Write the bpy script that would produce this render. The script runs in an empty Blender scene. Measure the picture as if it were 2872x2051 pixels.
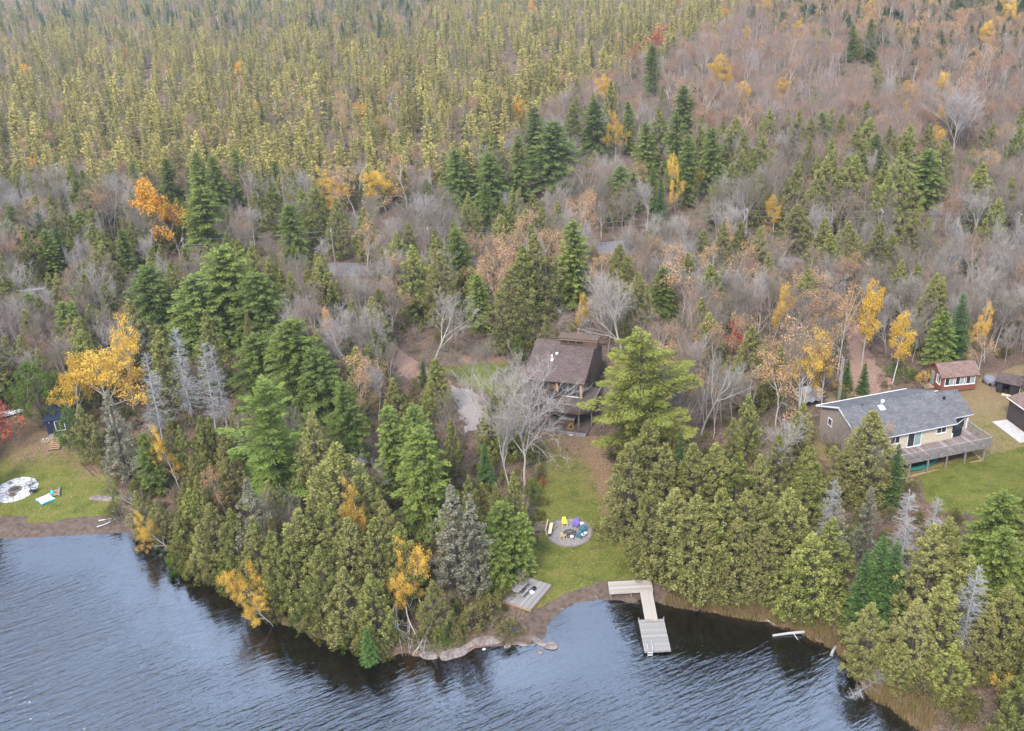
import bpy, bmesh, math, random
import numpy as np
from mathutils import Vector, Matrix
from mathutils.geometry import delaunay_2d_cdt

R = math.radians
scene = bpy.context.scene
COL = scene.collection
random.seed(7)
rng = np.random.default_rng(11)

# ------------------------------------------------------------------ camera
CAM_H = 65.0                       # drone height over the lake, metres
PITCH, ROLL, FPX = R(25.0), R(-3.0), 2800.0
PW, PH = 2872.0, 2051.0
_fw = np.array([0, math.cos(PITCH), -math.sin(PITCH)])
_up0 = np.array([0, math.sin(PITCH), math.cos(PITCH)])
_rt0 = np.array([1.0, 0, 0])
# picture axes after the roll
_rt = math.cos(ROLL) * _rt0 + math.sin(ROLL) * _up0
_up = -math.sin(ROLL) * _rt0 + math.cos(ROLL) * _up0
cam_d = bpy.data.cameras.new("camera")
cam = bpy.data.objects.new("camera", cam_d)
COL.objects.link(cam)
cam_d.sensor_fit = 'HORIZONTAL'
cam_d.sensor_width = 36.0
cam_d.lens = 36.0 * FPX / PW
cam_d.clip_start = 0.5
cam_d.clip_end = 9000.0
M = Matrix(((_rt[0], _up[0], -_fw[0], 0), (_rt[1], _up[1], -_fw[1], 0), (_rt[2], _up[2], -_fw[2], CAM_H), (0, 0, 0, 1)))
cam.matrix_world = M
scene.camera = cam

# ------------------------------------------------------------------ light: overcast day, soft sun behind the camera
SUN_EL, SUN_AZ = R(46), R(205)      # azimuth clockwise from +Y
world = bpy.data.worlds.new("World")
scene.world = world
world.use_nodes = True
wt = world.node_tree
wt.nodes.clear()
sky = wt.nodes.new("ShaderNodeTexSky")
sky.sky_type = 'NISHITA'
sky.sun_disc = False
sky.sun_elevation = SUN_EL
sky.sun_rotation = SUN_AZ
sky.air_density = 1.0
sky.dust_density = 3.0
sky.ozone_density = 1.0
tc = wt.nodes.new("ShaderNodeTexCoord")
nz = wt.nodes.new("ShaderNodeTexNoise")
nz.inputs["Scale"].default_value = 2.2
nz.inputs["Detail"].default_value = 5
cr = wt.nodes.new("ShaderNodeValToRGB")
cr.color_ramp.elements[0].position = 0.34
cr.color_ramp.elements[0].color = (0.30, 0.30, 0.30, 1)
cr.color_ramp.elements[1].position = 0.66
cr.color_ramp.elements[1].color = (0.86, 0.86, 0.86, 1)
cl = wt.nodes.new("ShaderNodeMix")
cl.data_type = 'RGBA'
cl.inputs["B"].default_value = (11.2, 12.9, 16.8, 1)     # cloud deck
bg = wt.nodes.new("ShaderNodeBackground")
bg.inputs["Strength"].default_value = 0.118
wo = wt.nodes.new("ShaderNodeOutputWorld")
L = wt.links.new
L(tc.outputs["Generated"], nz.inputs["Vector"])
L(nz.outputs["Fac"], cr.inputs["Fac"])
L(cr.outputs["Color"], cl.inputs["Factor"])
L(sky.outputs["Color"], cl.inputs["A"])
L(cl.outputs["Result"], bg.inputs["Color"])
L(bg.outputs["Background"], wo.inputs["Surface"])

sd = bpy.data.lights.new("sun", 'SUN')
sd.energy = 2.8
sd.angle = R(14)
sd.color = (1.0, 0.93, 0.82)
sun = bpy.data.objects.new("sun", sd)
COL.objects.link(sun)
_sdir = Vector((math.sin(SUN_AZ) * math.cos(SUN_EL), math.cos(SUN_AZ) * math.cos(SUN_EL), math.sin(SUN_EL)))
sun.rotation_euler = _sdir.to_track_quat('Z', 'Y').to_euler()
sun.location = (0, -50, 200)

vs = scene.view_settings
vs.view_transform = 'Standard'
vs.look = 'None'
vs.exposure = 1.05
vs.gamma = 1.0
vs.use_curve_mapping = False
scene.render.engine = 'CYCLES'
cy = scene.cycles
cy.max_bounces = 4
cy.diffuse_bounces = 1
cy.glossy_bounces = 2
cy.transmission_bounces = 4
cy.transparent_max_bounces = 8
cy.volume_bounces = 0
cy.caustics_reflective = False
cy.caustics_refractive = False
cy.use_denoising = True
try:
    cy.denoiser = 'OPENIMAGEDENOISE'
    cy.denoising_prefilter = 'ACCURATE'
except Exception:
    pass
cy.use_adaptive_sampling = False
scene.render.film_transparent = False

# ------------------------------------------------------------------ picture <-> ground helpers (D = 2274 px wide view of the photo)
SC = 2872.0 / 2274.0

def rays(dx, dy):
    dx, dy = np.asarray(dx, float) * SC, np.asarray(dy, float) * SC
    u, v = (dx - PW / 2) / FPX, -(dy - PH / 2) / FPX
    return _fw[None, :] + u[..., None] * _rt[None, :] + v[..., None] * _up[None, :]

def flat(dx, dy, z=0.0):
    d = rays(np.atleast_1d(dx), np.atleast_1d(dy))
    t = (z - CAM_H) / d[:, 2]
    return np.c_[d[:, 0] * t, d[:, 1] * t]

def project(p):
    p = np.atleast_2d(p).astype(float)
    q = p - np.array([0, 0, CAM_H])
    w = q @ _fw
    w = np.where(w < 1, 1, w)
    sx = PW / 2 + FPX * (q @ _rt) / w
    sy = PH / 2 - FPX * (q @ _up) / w
    return np.c_[sx / SC, sy / SC, w]

def inpoly(px, py, poly):
    poly = np.asarray(poly, float)
    px, py = np.asarray(px, float), np.asarray(py, float)
    inside = np.zeros(px.shape, bool)
    n = len(poly)
    j = n - 1
    for i in range(n):
        xi, yi, xj, yj = *poly[i], *poly[j]
        if yi != yj:
            c = ((yi > py) != (yj > py)) & (px < (xj - xi) * (py - yi) / (yj - yi) + xi)
            inside ^= c
        j = i
    return inside

def segdist(px, py, line, closed=False):
    line = np.asarray(line, float)
    a, b = line[:-1], line[1:]
    if closed:
        a, b = line, np.roll(line, -1, 0)
    best = np.full(np.shape(px), 1e9)
    for (x0, y0), (x1, y1) in zip(a, b):
        dx, dy = x1 - x0, y1 - y0
        t = np.clip(((px - x0) * dx + (py - y0) * dy) / (dx * dx + dy * dy + 1e-12), 0, 1)
        best = np.minimum(best, np.hypot(px - x0 - t * dx, py - y0 - t * dy))
    return best

def sm(a, b, x):
    t = np.clip((x - a) / (b - a), 0, 1)
    return t * t * (3 - 2 * t)

# ------------------------------------------------------------------ shoreline and terrain
SHORE_D = [(-160, 1196), (0, 1193), (60, 1190), (120, 1187), (180, 1183), (260, 1181), (320, 1184), (375, 1190), (398, 1204), (388, 1232),
           (400, 1262), (440, 1284), (500, 1300), (530, 1326), (565, 1356), (610, 1376), (660, 1396), (720, 1418), (790, 1440),
           (850, 1458), (905, 1452), (945, 1458), (995, 1462), (1030, 1452), (1055, 1438), (1085, 1432), (1130, 1428), (1180, 1426), (1206, 1416),
           (1207, 1402), (1217, 1382), (1240, 1356), (1280, 1336), (1320, 1328), (1362, 1332), (1420, 1331), (1470, 1338),
           (1520, 1350), (1600, 1362), (1700, 1380), (1780, 1404), (1850, 1440), (1884, 1470), (1905, 1515), (1945, 1552),
           (2005, 1592), (2060, 1628), (2150, 1690), (2300, 1800)]
SHORE = np.array([flat(a, b)[0] for a, b in SHORE_D])
SHORE = np.vstack([[-620, 210], [-260, 138], SHORE, [70, 30], [160, -40], [300, -200]])
# subdivide a little, with small wiggles
_s = []
for i in range(len(SHORE) - 1):
    a, b = SHORE[i], SHORE[i + 1]
    n = max(1, int(np.hypot(*(b - a)) / 1.2)) if i > 1 and i < len(SHORE) - 5 else 1
    for k in range(n):
        p = a + (b - a) * k / n
        if n > 1:
            p = p + rng.normal(0, 0.12, 2)
        _s.append(p)
_s.append(SHORE[-1])
SHORE = np.array(_s)
LAKE = np.vstack([SHORE, [[300, -400], [-620, -400]]])

def shore_d(x, y):
    d = segdist(x, y, SHORE)
    return np.where(inpoly(x, y, LAKE), -d, d)

def hgt(x, y, d=None):
    x, y = np.asarray(x, float), np.asarray(y, float)
    if d is None:
        d = shore_d(x, y)
    land = 0.06 + 0.35 * sm(0, 2.5, d) + 2.45 * sm(2, 36, d) + 1.4 * sm(60, 150, d)
    und = 0.16 * np.sin(x * 0.21 + 1.3) * np.sin(y * 0.17) + 0.10 * np.sin(x * 0.53 + y * 0.31) + 0.5 * np.sin(x * 0.031 + 2) * np.sin(y * 0.027)
    land = land + und * sm(4, 45, d)
    hill = 15 * np.exp(-(((x - 215) / 150) ** 2 + ((y - 400) / 135) ** 2)) + 5 * np.exp(-(((x - 90) / 70) ** 2 + ((y - 290) / 60) ** 2))
    land = land + hill * sm(20, 80, d)
    bed = -0.04 - 0.085 * np.minimum(-d, 6) - 0.22 * np.clip(-d - 4, 0, 12)
    return np.where(d > 0, land, bed)

def march(dx, dy, extra=0.0):
    """ground point whose (point + extra up) is seen at picture point (dx, dy)"""
    d = rays(np.atleast_1d(dx), np.atleast_1d(dy))
    out = np.zeros((len(d), 3))
    for i, r in enumerate(d):
        t = (CAM_H - extra + 2) / -r[2] * 0.5
        t0 = t
        ts = t0 * np.linspace(0.9, 2.6, 260)
        x, y, z = r[0] * ts, r[1] * ts, CAM_H + r[2] * ts
        hh = np.maximum(hgt(x, y), 0) + extra
        k = np.argmax(z < hh)
        if not (z < hh).any():
            k = len(ts) - 1
        a, b = ts[max(k - 1, 0)], ts[k]
        for _ in range(12):
            m = (a + b) / 2
            if CAM_H + r[2] * m < max(float(hgt(r[0] * m, r[1] * m)), 0) + extra:
                b = m
            else:
                a = m
        out[i] = (r[0] * b, r[1] * b, CAM_H + r[2] * b - extra)
    return out

def P(dx, dy):
    return march(dx, dy)[0]

def poly_world(pts):
    return march([p[0] for p in pts], [p[1] for p in pts])[:, :2]

def gz(x, y):
    return float(hgt(np.array([x]), np.array([y]))[0])

# ------------------------------------------------------------------ materials
def newmat(name):
    m = bpy.data.materials.new(name)
    m.use_nodes = True
    nt = m.node_tree
    return m, nt, nt.nodes["Principled BSDF"]

def ramp_node(nt, cols):
    r = nt.nodes.new("ShaderNodeValToRGB")
    el = r.color_ramp.elements
    while len(el) < len(cols):
        el.new(0.5)
    for e, (p, c) in zip(el, cols):
        e.position = p
        e.color = (*c, 1)
    return r

def coords(nt, kind, scale=(1, 1, 1), rot=0.0):
    mp = nt.nodes.new("ShaderNodeMapping")
    mp.inputs["Scale"].default_value = scale
    mp.inputs["Rotation"].default_value = (0, 0, rot)
    if kind == 'pos':
        g = nt.nodes.new("ShaderNodeNewGeometry")
        nt.links.new(g.outputs["Position"], mp.inputs["Vector"])
    else:
        t = nt.nodes.new("ShaderNodeTexCoord")
        nt.links.new(t.outputs["Object"], mp.inputs["Vector"])
    return mp.outputs["Vector"]

def noise(nt, vec, scale, detail=4, rough=0.6):
    n = nt.nodes.new("ShaderNodeTexNoise")
    n.inputs["Scale"].default_value = scale
    n.inputs["Detail"].default_value = detail
    n.inputs["Roughness"].default_value = rough
    nt.links.new(vec, n.inputs["Vector"])
    return n.outputs["Fac"]

def mixc(nt, fac, a, b, blend='MIX'):
    m = nt.nodes.new("ShaderNodeMix")
    m.data_type = 'RGBA'
    m.blend_type = blend
    for k, v in (("Factor", fac), ("A", a), ("B", b)):
        if isinstance(v, (int, float)):
            m.inputs[k].default_value = v
        elif isinstance(v, tuple):
            m.inputs[k].default_value = (*v, 1)
        else:
            nt.links.new(v, m.inputs[k])
    return m.outputs["Result"]

def math_n(nt, op, a, b=None, clamp=False):
    m = nt.nodes.new("ShaderNodeMath")
    m.operation = op
    m.use_clamp = clamp
    for i, v in enumerate((a, b)):
        if v is None:
            continue
        if isinstance(v, (int, float)):
            m.inputs[i].default_value = v
        else:
            nt.links.new(v, m.inputs[i])
    return m.outputs[0]

def bump(nt, bs, h, strength=0.4, dist=0.02):
    b = nt.nodes.new("ShaderNodeBump")
    b.inputs["Strength"].default_value = strength
    b.inputs["Distance"].default_value = dist
    nt.links.new(h, b.inputs["Height"])
    nt.links.new(b.outputs["Normal"], bs.inputs["Normal"])

def attr(nt, name):
    a = nt.nodes.new("ShaderNodeAttribute")
    a.attribute_name = name
    return a.outputs["Fac"]

def pmat(name, cols, scale=6, rough=0.8, kind='obj', stretch=(1, 1, 1), bmp=0.3, spec=0.3, metal=0.0, detail=4):
    m, nt, bs = newmat(name)
    v = coords(nt, kind, stretch)
    f = noise(nt, v, scale, detail)
    n = len(cols)
    lo, hi = 0.33, 0.67
    cs = [(lo + (hi - lo) * i / max(n - 1, 1), c) for i, c in enumerate(cols)]
    if n == 1:
        c = cols[0]
        cs = [(0.3, tuple(x * 0.85 for x in c)), (0.7, tuple(min(x * 1.12, 1) for x in c))]
    r = ramp_node(nt, cs)
    nt.links.new(f, r.inputs["Fac"])
    nt.links.new(r.outputs["Color"], bs.inputs["Base Color"])
    bs.inputs["Roughness"].default_value = rough
    bs.inputs["Specular IOR Level"].default_value = spec
    bs.inputs["Metallic"].default_value = metal
    if bmp:
        bump(nt, bs, f, bmp, 0.02)
    return m

def shingle(name, cols, row=0.14, rot=0.0):
    """asphalt shingles in courses; texture space is the part's own axes: x along the eave, y up the slope"""
    m, nt, bs = newmat(name)
    v = coords(nt, 'obj', (1, 1, 1))
    br = nt.nodes.new("ShaderNodeTexBrick")
    br.inputs["Scale"].default_value = 1.0
    br.inputs["Brick Width"].default_value = 0.33
    br.inputs["Row Height"].default_value = row
    br.inputs["Mortar Size"].default_value = 0.008
    br.inputs["Color1"].default_value = (*cols[0], 1)
    br.inputs["Color2"].default_value = (*cols[1], 1)
    br.inputs["Mortar"].default_value = (*[c * 0.6 for c in cols[0]], 1)
    nt.links.new(v, br.inputs["Vector"])
    n1 = noise(nt, v, 9, 6, 0.7)
    n2 = noise(nt, v, 0.7, 3)
    r = ramp_node(nt, [(0.35, (0.72,) * 3), (0.65, (1.3,) * 3)])
    nt.links.new(n1, r.inputs["Fac"])
    c = mixc(nt, 1.0, br.outputs["Color"], r.outputs["Color"], 'MULTIPLY')
    r2 = ramp_node(nt, [(0.35, (0.85, 0.85, 0.86)), (0.65, (1.12, 1.1, 1.1))])
    nt.links.new(n2, r2.inputs["Fac"])
    c = mixc(nt, 1.0, c, r2.outputs["Color"], 'MULTIPLY')
    nt.links.new(c, bs.inputs["Base Color"])
    bs.inputs["Roughness"].default_value = 0.9
    bs.inputs["Specular IOR Level"].default_value = 0.2
    bump(nt, bs, br.outputs["Fac"], -0.6, 0.01)
    return m

def siding(name, col, pitch=0.2, vertical=False, rough=0.7):
    m, nt, bs = newmat(name)
    v = coords(nt, 'obj')
    s = nt.nodes.new("ShaderNodeSeparateXYZ")
    nt.links.new(v, s.inputs[0])
    src = math_n(nt, 'ADD', s.outputs[0], s.outputs[1]) if vertical else s.outputs[2]
    fr = math_n(nt, 'FRACT', math_n(nt, 'DIVIDE', src, pitch))
    f = noise(nt, v, 3, 5)
    r = ramp_node(nt, [(0.3, tuple(x * 0.8 for x in col)), (0.7, tuple(x * 1.1 for x in col))])
    nt.links.new(f, r.inputs["Fac"])
    line = ramp_node(nt, [(0.0, (0.55,) * 3), (0.12, (1, 1, 1))])
    nt.links.new(fr, line.inputs["Fac"])
    c = mixc(nt, 1.0, r.outputs["Color"], line.outputs["Color"], 'MULTIPLY')
    nt.links.new(c, bs.inputs["Base Color"])
    bs.inputs["Roughness"].default_value = rough
    bump(nt, bs, fr, 0.5, 0.012)
    return m

def leafmat(name, a, b, c, transl=0.3, kind_var=1.0):
    transl *= 0.5
    """foliage: colour a..b along the per-clump attribute, drifting to c from tree to tree"""
    m, nt, bs = newmat(name)
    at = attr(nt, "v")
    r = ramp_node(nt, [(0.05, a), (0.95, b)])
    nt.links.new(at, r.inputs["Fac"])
    oi = nt.nodes.new("ShaderNodeObjectInfo")
    rnd = math_n(nt, 'MULTIPLY', oi.outputs["Random"], 0.75 * kind_var)
    col = mixc(nt, rnd, r.outputs["Color"], c)
    # brightness differs a little from tree to tree too
    fr = math_n(nt, 'FRACT', math_n(nt, 'MULTIPLY', oi.outputs["Random"], 17.31))
    val = math_n(nt, 'ADD', math_n(nt, 'MULTIPLY', fr, 0.45), 0.78)
    hs = nt.nodes.new("ShaderNodeHueSaturation")
    nt.links.new(val, hs.inputs["Value"])
    nt.links.new(col, hs.inputs["Color"])
    df = nt.nodes.new("ShaderNodeBsdfDiffuse")
    tr = nt.nodes.new("ShaderNodeBsdfTranslucent")
    nt.links.new(hs.outputs["Color"], df.inputs["Color"])
    nt.links.new(hs.outputs["Color"], tr.inputs["Color"])
    mx = nt.nodes.new("ShaderNodeMixShader")
    mx.inputs[0].default_value = transl
    nt.links.new(df.outputs[0], mx.inputs[1])
    nt.links.new(tr.outputs[0], mx.inputs[2])
    nt.links.new(mx.outputs[0], nt.nodes["Material Output"].inputs["Surface"])
    nt.nodes.remove(bs)
    return m

def barkmat(name, a, b, c, scale=7, stretch=(1, 1, 0.3)):
    m, nt, bs = newmat(name)
    v = coords(nt, 'obj', stretch)
    f = noise(nt, v, scale, 4)
    r = ramp_node(nt, [(0.36, a), (0.62, b)])
    nt.links.new(f, r.inputs["Fac"])
    oi = nt.nodes.new("ShaderNodeObjectInfo")
    col = mixc(nt, oi.outputs["Random"], r.outputs["Color"], c)
    nt.links.new(col, bs.inputs["Base Color"])
    bs.inputs["Roughness"].default_value = 0.9
    bs.inputs["Specular IOR Level"].default_value = 0.1
    return m

MT = {}
MT['white'] = pmat('white_paint', [(0.62, 0.63, 0.64)], 5, 0.45)
MT['plank'] = pmat('weathered_pale_planks', [(0.20, 0.175, 0.145), (0.30, 0.268, 0.228), (0.37, 0.335, 0.29)], 2.2, 0.85, stretch=(1, 1, 1), bmp=0.2)
MT['plank2'] = pmat('silver_grey_planks', [(0.14, 0.132, 0.120), (0.22, 0.208, 0.19), (0.28, 0.265, 0.245)], 2.4, 0.85, bmp=0.2)
MT['greywood'] = pmat('old_grey_wood', [(0.10, 0.095, 0.09), (0.19, 0.18, 0.17), (0.27, 0.25, 0.24)], 4, 0.9, stretch=(1, 1, 1))
MT['deckwood'] = pmat('weathered_deck_wood', [(0.10, 0.07, 0.065), (0.17, 0.13, 0.12), (0.30, 0.27, 0.27)], 1.3, 0.9)
MT['darkdeck'] = pmat('dark_brown_deck_wood', [(0.055, 0.041, 0.034), (0.10, 0.078, 0.066)], 2, 0.9)
MT['darkrail'] = pmat('dull_brown_rail_wood', [(0.10, 0.085, 0.072), (0.16, 0.14, 0.12)], 4, 0.85)
MT['railwood'] = pmat('grey_rail_wood', [(0.15, 0.135, 0.125), (0.24, 0.22, 0.205)], 4, 0.85)
MT['brownwood'] = pmat('brown_stained_wood', [(0.055, 0.035, 0.025), (0.11, 0.07, 0.045)], 5, 0.8)
MT['tanwood'] = pmat('tan_wood', [(0.24, 0.15, 0.09), (0.36, 0.24, 0.14)], 5, 0.8)
MT['lumber'] = pmat('pale_sawn_lumber', [(0.50, 0.37, 0.22), (0.64, 0.50, 0.33)], 5, 0.75)
MT['dark'] = pmat('black_fabric_cover', [(0.006, 0.007, 0.010), (0.016, 0.018, 0.025)], 8, 0.7)
MT['glass'] = pmat('dark_window_glass', [(0.012, 0.016, 0.022), (0.03, 0.035, 0.04)], 2, 0.08, spec=0.6, bmp=0)
MT['glassg'] = pmat('curtained_window_glass', [(0.16, 0.22, 0.22), (0.24, 0.30, 0.29)], 2, 0.12, spec=0.6, bmp=0)
MT['metal'] = pmat('galvanised_metal', [(0.42, 0.43, 0.44), (0.6, 0.6, 0.61)], 6, 0.4, metal=0.6)
MT['concrete'] = pmat('pale_concrete', [(0.32, 0.30, 0.285), (0.42, 0.40, 0.38)], 1.5, 0.9)
MT['stone'] = pmat('grey_pink_rock', [(0.085, 0.070, 0.064), (0.145, 0.118, 0.106), (0.21, 0.168, 0.148)], 2.5, 0.9, bmp=0.6)
MT['palestone'] = pmat('pale_flagstone', [(0.28, 0.275, 0.275), (0.40, 0.395, 0.39), (0.47, 0.46, 0.45)], 1.8, 0.9, bmp=0.4)
MT['firestone'] = pmat('sooty_fire_stone', [(0.03, 0.028, 0.027), (0.10, 0.09, 0.085)], 5, 0.95)
MT['roof_brown'] = shingle('brown_asphalt_shingles', ((0.064, 0.046, 0.041), (0.105, 0.077, 0.068)))
MT['roof_shed'] = shingle('red_brown_asphalt_shingles', ((0.125, 0.082, 0.068), (0.19, 0.125, 0.105)))
MT['roof_grey'] = shingle('slate_grey_asphalt_shingles', ((0.078, 0.078, 0.080), (0.122, 0.122, 0.124)))
MT['roof_dark'] = shingle('dark_brown_asphalt_shingles', ((0.062, 0.047, 0.045), (0.10, 0.075, 0.07)))
MT['side_beige'] = siding('beige_lap_siding', (0.47, 0.41, 0.31))
MT['side_tan_and_shade'] = siding('tan_and_shaded_beige_lap_siding', (0.25, 0.205, 0.165))  # tan wall, and the beige gables with shade put into the colour
MT['side_red'] = siding('rust_red_board_siding', (0.20, 0.064, 0.036), 0.3, True)
MT['side_brown'] = siding('dark_brown_board_siding', (0.045, 0.032, 0.03), 0.2, True)
MT['side_cabin'] = siding('honey_brown_board_siding', (0.085, 0.052, 0.031), 0.22, True)
MT['side_blue'] = siding('navy_blue_board_siding', (0.008, 0.013, 0.040), 0.2, True)
MT['side_black'] = siding('black_board_siding', (0.014, 0.012, 0.012), 0.2, True)

# ------------------------------------------------------------------ mesh helpers
class MB:
    def __init__(s):
        s.v, s.f, s.m = [], [], []
    def face(s, pts, m=0):
        i = len(s.v)
        s.v += [tuple(p) for p in pts]
        s.f.append(tuple(range(i, i + len(pts))))
        s.m.append(m)
    def box(s, c, size, rz=0.0, m=0, mat=None):
        hx, hy, hz = size[0] / 2, size[1] / 2, size[2] / 2
        i = len(s.v)
        ca, sa = math.cos(rz), math.sin(rz)
        for z in (-hz, hz):
            for x, y in ((-hx, -hy), (hx, -hy), (hx, hy), (-hx, hy)):
                p = Vector((x * ca - y * sa, x * sa + y * ca, z))
                if mat is not None:
                    p = mat @ Vector((x, y, z))
                s.v.append((c[0] + p[0], c[1] + p[1], c[2] + p[2]))
        for f in ((0, 3, 2, 1), (4, 5, 6, 7), (0, 1, 5, 4), (1, 2, 6, 5), (2, 3, 7, 6), (3, 0, 4, 7)):
            s.f.append(tuple(i + k for k in f))
            s.m.append(m)
        return s
    def bar(s, a, b, w, h=None, m=0):
        """rectangular bar from a to b"""
        h = h or w
        a, b = Vector(a), Vector(b)
        d = (b - a)
        q = d.to_track_quat('X', 'Z').to_matrix()
        s.box((a + b) / 2, (d.length, w, h), mat=q, m=m)
        return s
    def tube(s, a, b, r0, r1=None, n=8, m=0, cap=True):
        r1 = r0 if r1 is None else r1
        a, b = Vector(a), Vector(b)
        q = (b - a).to_track_quat('Z', 'X').to_matrix()
        i = len(s.v)
        for p, r in ((a, r0), (b, r1)):
            for k in range(n):
                t = 2 * math.pi * k / n
                s.v.append(tuple(p + q @ Vector((r * math.cos(t), r * math.sin(t), 0))))
        for k in range(n):
            s.f.append((i + k, i + (k + 1) % n, i + n + (k + 1) % n, i + n + k))
            s.m.append(m)
        if cap:
            s.f.append(tuple(i + k for k in reversed(range(n))))
            s.f.append(tuple(i + n + k for k in range(n)))
            s.m += [m, m]
        return s
    def path(s, pts, radii, n=7, m=0):
        for k in range(len(pts) - 1):
            s.tube(pts[k], pts[k + 1], radii[k], radii[k + 1], n, m)
        return s
    def prism(s, poly, z0, z1, m=0):
        """upright prism over a counter-clockwise polygon"""
        n, i = len(poly), len(s.v)
        for z in (z0, z1):
            s.v += [(p[0], p[1], z) for p in poly]
        for k in range(n):
            s.f.append((i + k, i + (k + 1) % n, i + n + (k + 1) % n, i + n + k))
            s.m.append(m)
        s.f.append(tuple(i + k for k in reversed(range(n))))
        s.f.append(tuple(i + n + k for k in range(n)))
        s.m += [m, m]
        return s
    def build(s, name, mats, parent=None, smooth=False, bevel=0.0):
        me = bpy.data.meshes.new(name)
        me.from_pydata(s.v, [], s.f)
        if not isinstance(mats, (list, tuple)):
            mats = [mats]
        for m in mats:
            me.materials.append(MT[m] if isinstance(m, str) else m)
        if len(mats) > 1:
            me.polygons.foreach_set("material_index", s.m)
        if smooth:
            me.polygons.foreach_set("use_smooth", [True] * len(me.polygons))
        me.update()
        o = bpy.data.objects.new(name, me)
        COL.objects.link(o)
        if parent is not None:
            o.parent = parent
        if bevel:
            b = o.modifiers.new("bevel", 'BEVEL')
            b.width = bevel
            b.segments = 2
        return o

def tag(o, label=None, cat=None, group=None, kind=None):
    if label:
        o["label"] = label
    if cat:
        o["category"] = cat
    if group:
        o["group"] = group
    if kind:
        o["kind"] = kind
    return o

def thing(name, loc, rz, label, cat, group=None):
    o = bpy.data.objects.new(name, None)
    o.empty_display_size = 0.3
    COL.objects.link(o)
    o.location = loc
    o.rotation_euler = (0, 0, rz)
    return tag(o, label, cat, group)

def np_mesh(name, verts, faces, mats, v=None, mi=None, smooth=False):
    """verts (n,3), faces list of arrays (k,3) or (k,4)"""
    me = bpy.data.meshes.new(name)
    verts = np.asarray(verts, np.float32)
    me.vertices.add(len(verts))
    me.vertices.foreach_set("co", verts.ravel())
    tot, loops, starts, ms, at = 0, [], [], [], 0
    for k, fa in enumerate(faces):
        fa = np.asarray(fa, np.int32)
        if len(fa) == 0:
            continue
        w = fa.shape[1]
        loops.append(fa.ravel())
        starts.append(at + np.arange(len(fa)) * w)
        at += fa.size
        ms.append(np.full(len(fa), mi[k] if mi else 0, np.int32))
    loops, starts, ms = np.concatenate(loops), np.concatenate(starts).astype(np.int32), np.concatenate(ms)
    me.loops.add(len(loops))
    me.loops.foreach_set("vertex_index", loops)
    me.polygons.add(len(starts))
    me.polygons.foreach_set("loop_start", starts)
    for m in mats:
        me.materials.append(m)
    me.polygons.foreach_set("material_index", ms)
    if smooth:
        me.polygons.foreach_set("use_smooth", np.ones(len(starts), bool))
    if v is not None:
        a = me.attributes.new("v", 'FLOAT', 'POINT')
        a.data.foreach_set("value", np.asarray(v, np.float32))
    me.update(calc_edges=True)
    me.validate()
    return me

# ------------------------------------------------------------------ ground
def ground_mat():
    m, nt, bs = newmat("forest_floor")
    v = coords(nt, 'pos')
    f1 = noise(nt, v, 0.16, 4)
    f2 = noise(nt, v, 3.2, 6, 0.75)
    r1 = ramp_node(nt, [(0.3, (0.070, 0.050, 0.036)), (0.45, (0.115, 0.076, 0.056)), (0.58, (0.10, 0.080, 0.052)), (0.72, (0.060, 0.066, 0.030))])
    nt.links.new(f1, r1.inputs["Fac"])
    r2 = ramp_node(nt, [(0.32, (0.45, 0.45, 0.45)), (0.5, (1, 1, 1)), (0.68, (1.75, 1.55, 1.4))])
    nt.links.new(f2, r2.inputs["Fac"])
    c = mixc(nt, 1.0, r1.outputs["Color"], r2.outputs["Color"], 'MULTIPLY')
    # lake bed: sand and pebbles at the rim, then peat darkened by depth for light lost in water
    g = nt.nodes.new("ShaderNodeNewGeometry")
    s = nt.nodes.new("ShaderNodeSeparateXYZ")
    nt.links.new(g.outputs["Position"], s.inputs[0])
    z = math_n(nt, 'ADD', s.outputs[2], math_n(nt, 'MULTIPLY', math_n(nt, 'SUBTRACT', noise(nt, v, 0.8, 4), 0.5), 0.55))
    k = math_n(nt, 'MULTIPLY', math_n(nt, 'ADD', z, 1.3), 0.72, True)
    bed = ramp_node(nt, [(0.0, (0.008, 0.006, 0.004)), (0.42, (0.03, 0.018, 0.009)), (0.75, (0.085, 0.045, 0.024)), (1.0, (0.15, 0.095, 0.062))])
    nt.links.new(k, bed.inputs["Fac"])
    sel = math_n(nt, 'LESS_THAN', s.outputs[2], 0.05)
    c = mixc(nt, sel, c, bed.outputs["Color"])
    nt.links.new(c, bs.inputs["Base Color"])
    bs.inputs["Roughness"].default_value = 0.95
    bs.inputs["Specular IOR Level"].default_value = 0.1
    bump(nt, bs, f2, 0.8, 0.12)
    return m

def axis_lines(lo, hi, step, far_lo, far_hi, grow=1.22):
    a = list(np.arange(lo, hi + step / 2, step))
    s, x = step, a[-1]
    while x < far_hi:
        s *= grow
        x += s
        a.append(x)
    s, x = step, a[0]
    while x > far_lo:
        s *= grow
        x -= s
        a.insert(0, x)
    return np.array(a)

gx = axis_lines(-85, 80, 0.8, -2600, 2600)
gy = axis_lines(44, 150, 0.8, -300, 5000, 1.12)
GX, GY = np.meshgrid(gx, gy)
_d = shore_d(GX, GY)
GZ = hgt(GX, GY, _d)
nx, ny = len(gx), len(gy)
idx = np.arange(nx * ny).reshape(ny, nx)
quads = np.stack([idx[:-1, :-1], idx[:-1, 1:], idx[1:, 1:], idx[1:, :-1]], -1).reshape(-1, 4)
me = np_mesh("ground", np.c_[GX.ravel(), GY.ravel(), GZ.ravel()], [quads], [ground_mat()], smooth=True)
ground = bpy.data.objects.new("ground", me)
COL.objects.link(ground)
tag(ground, "brown leaf-strewn forest floor sloping down to the lake bed", None, None, "structure")

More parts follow.
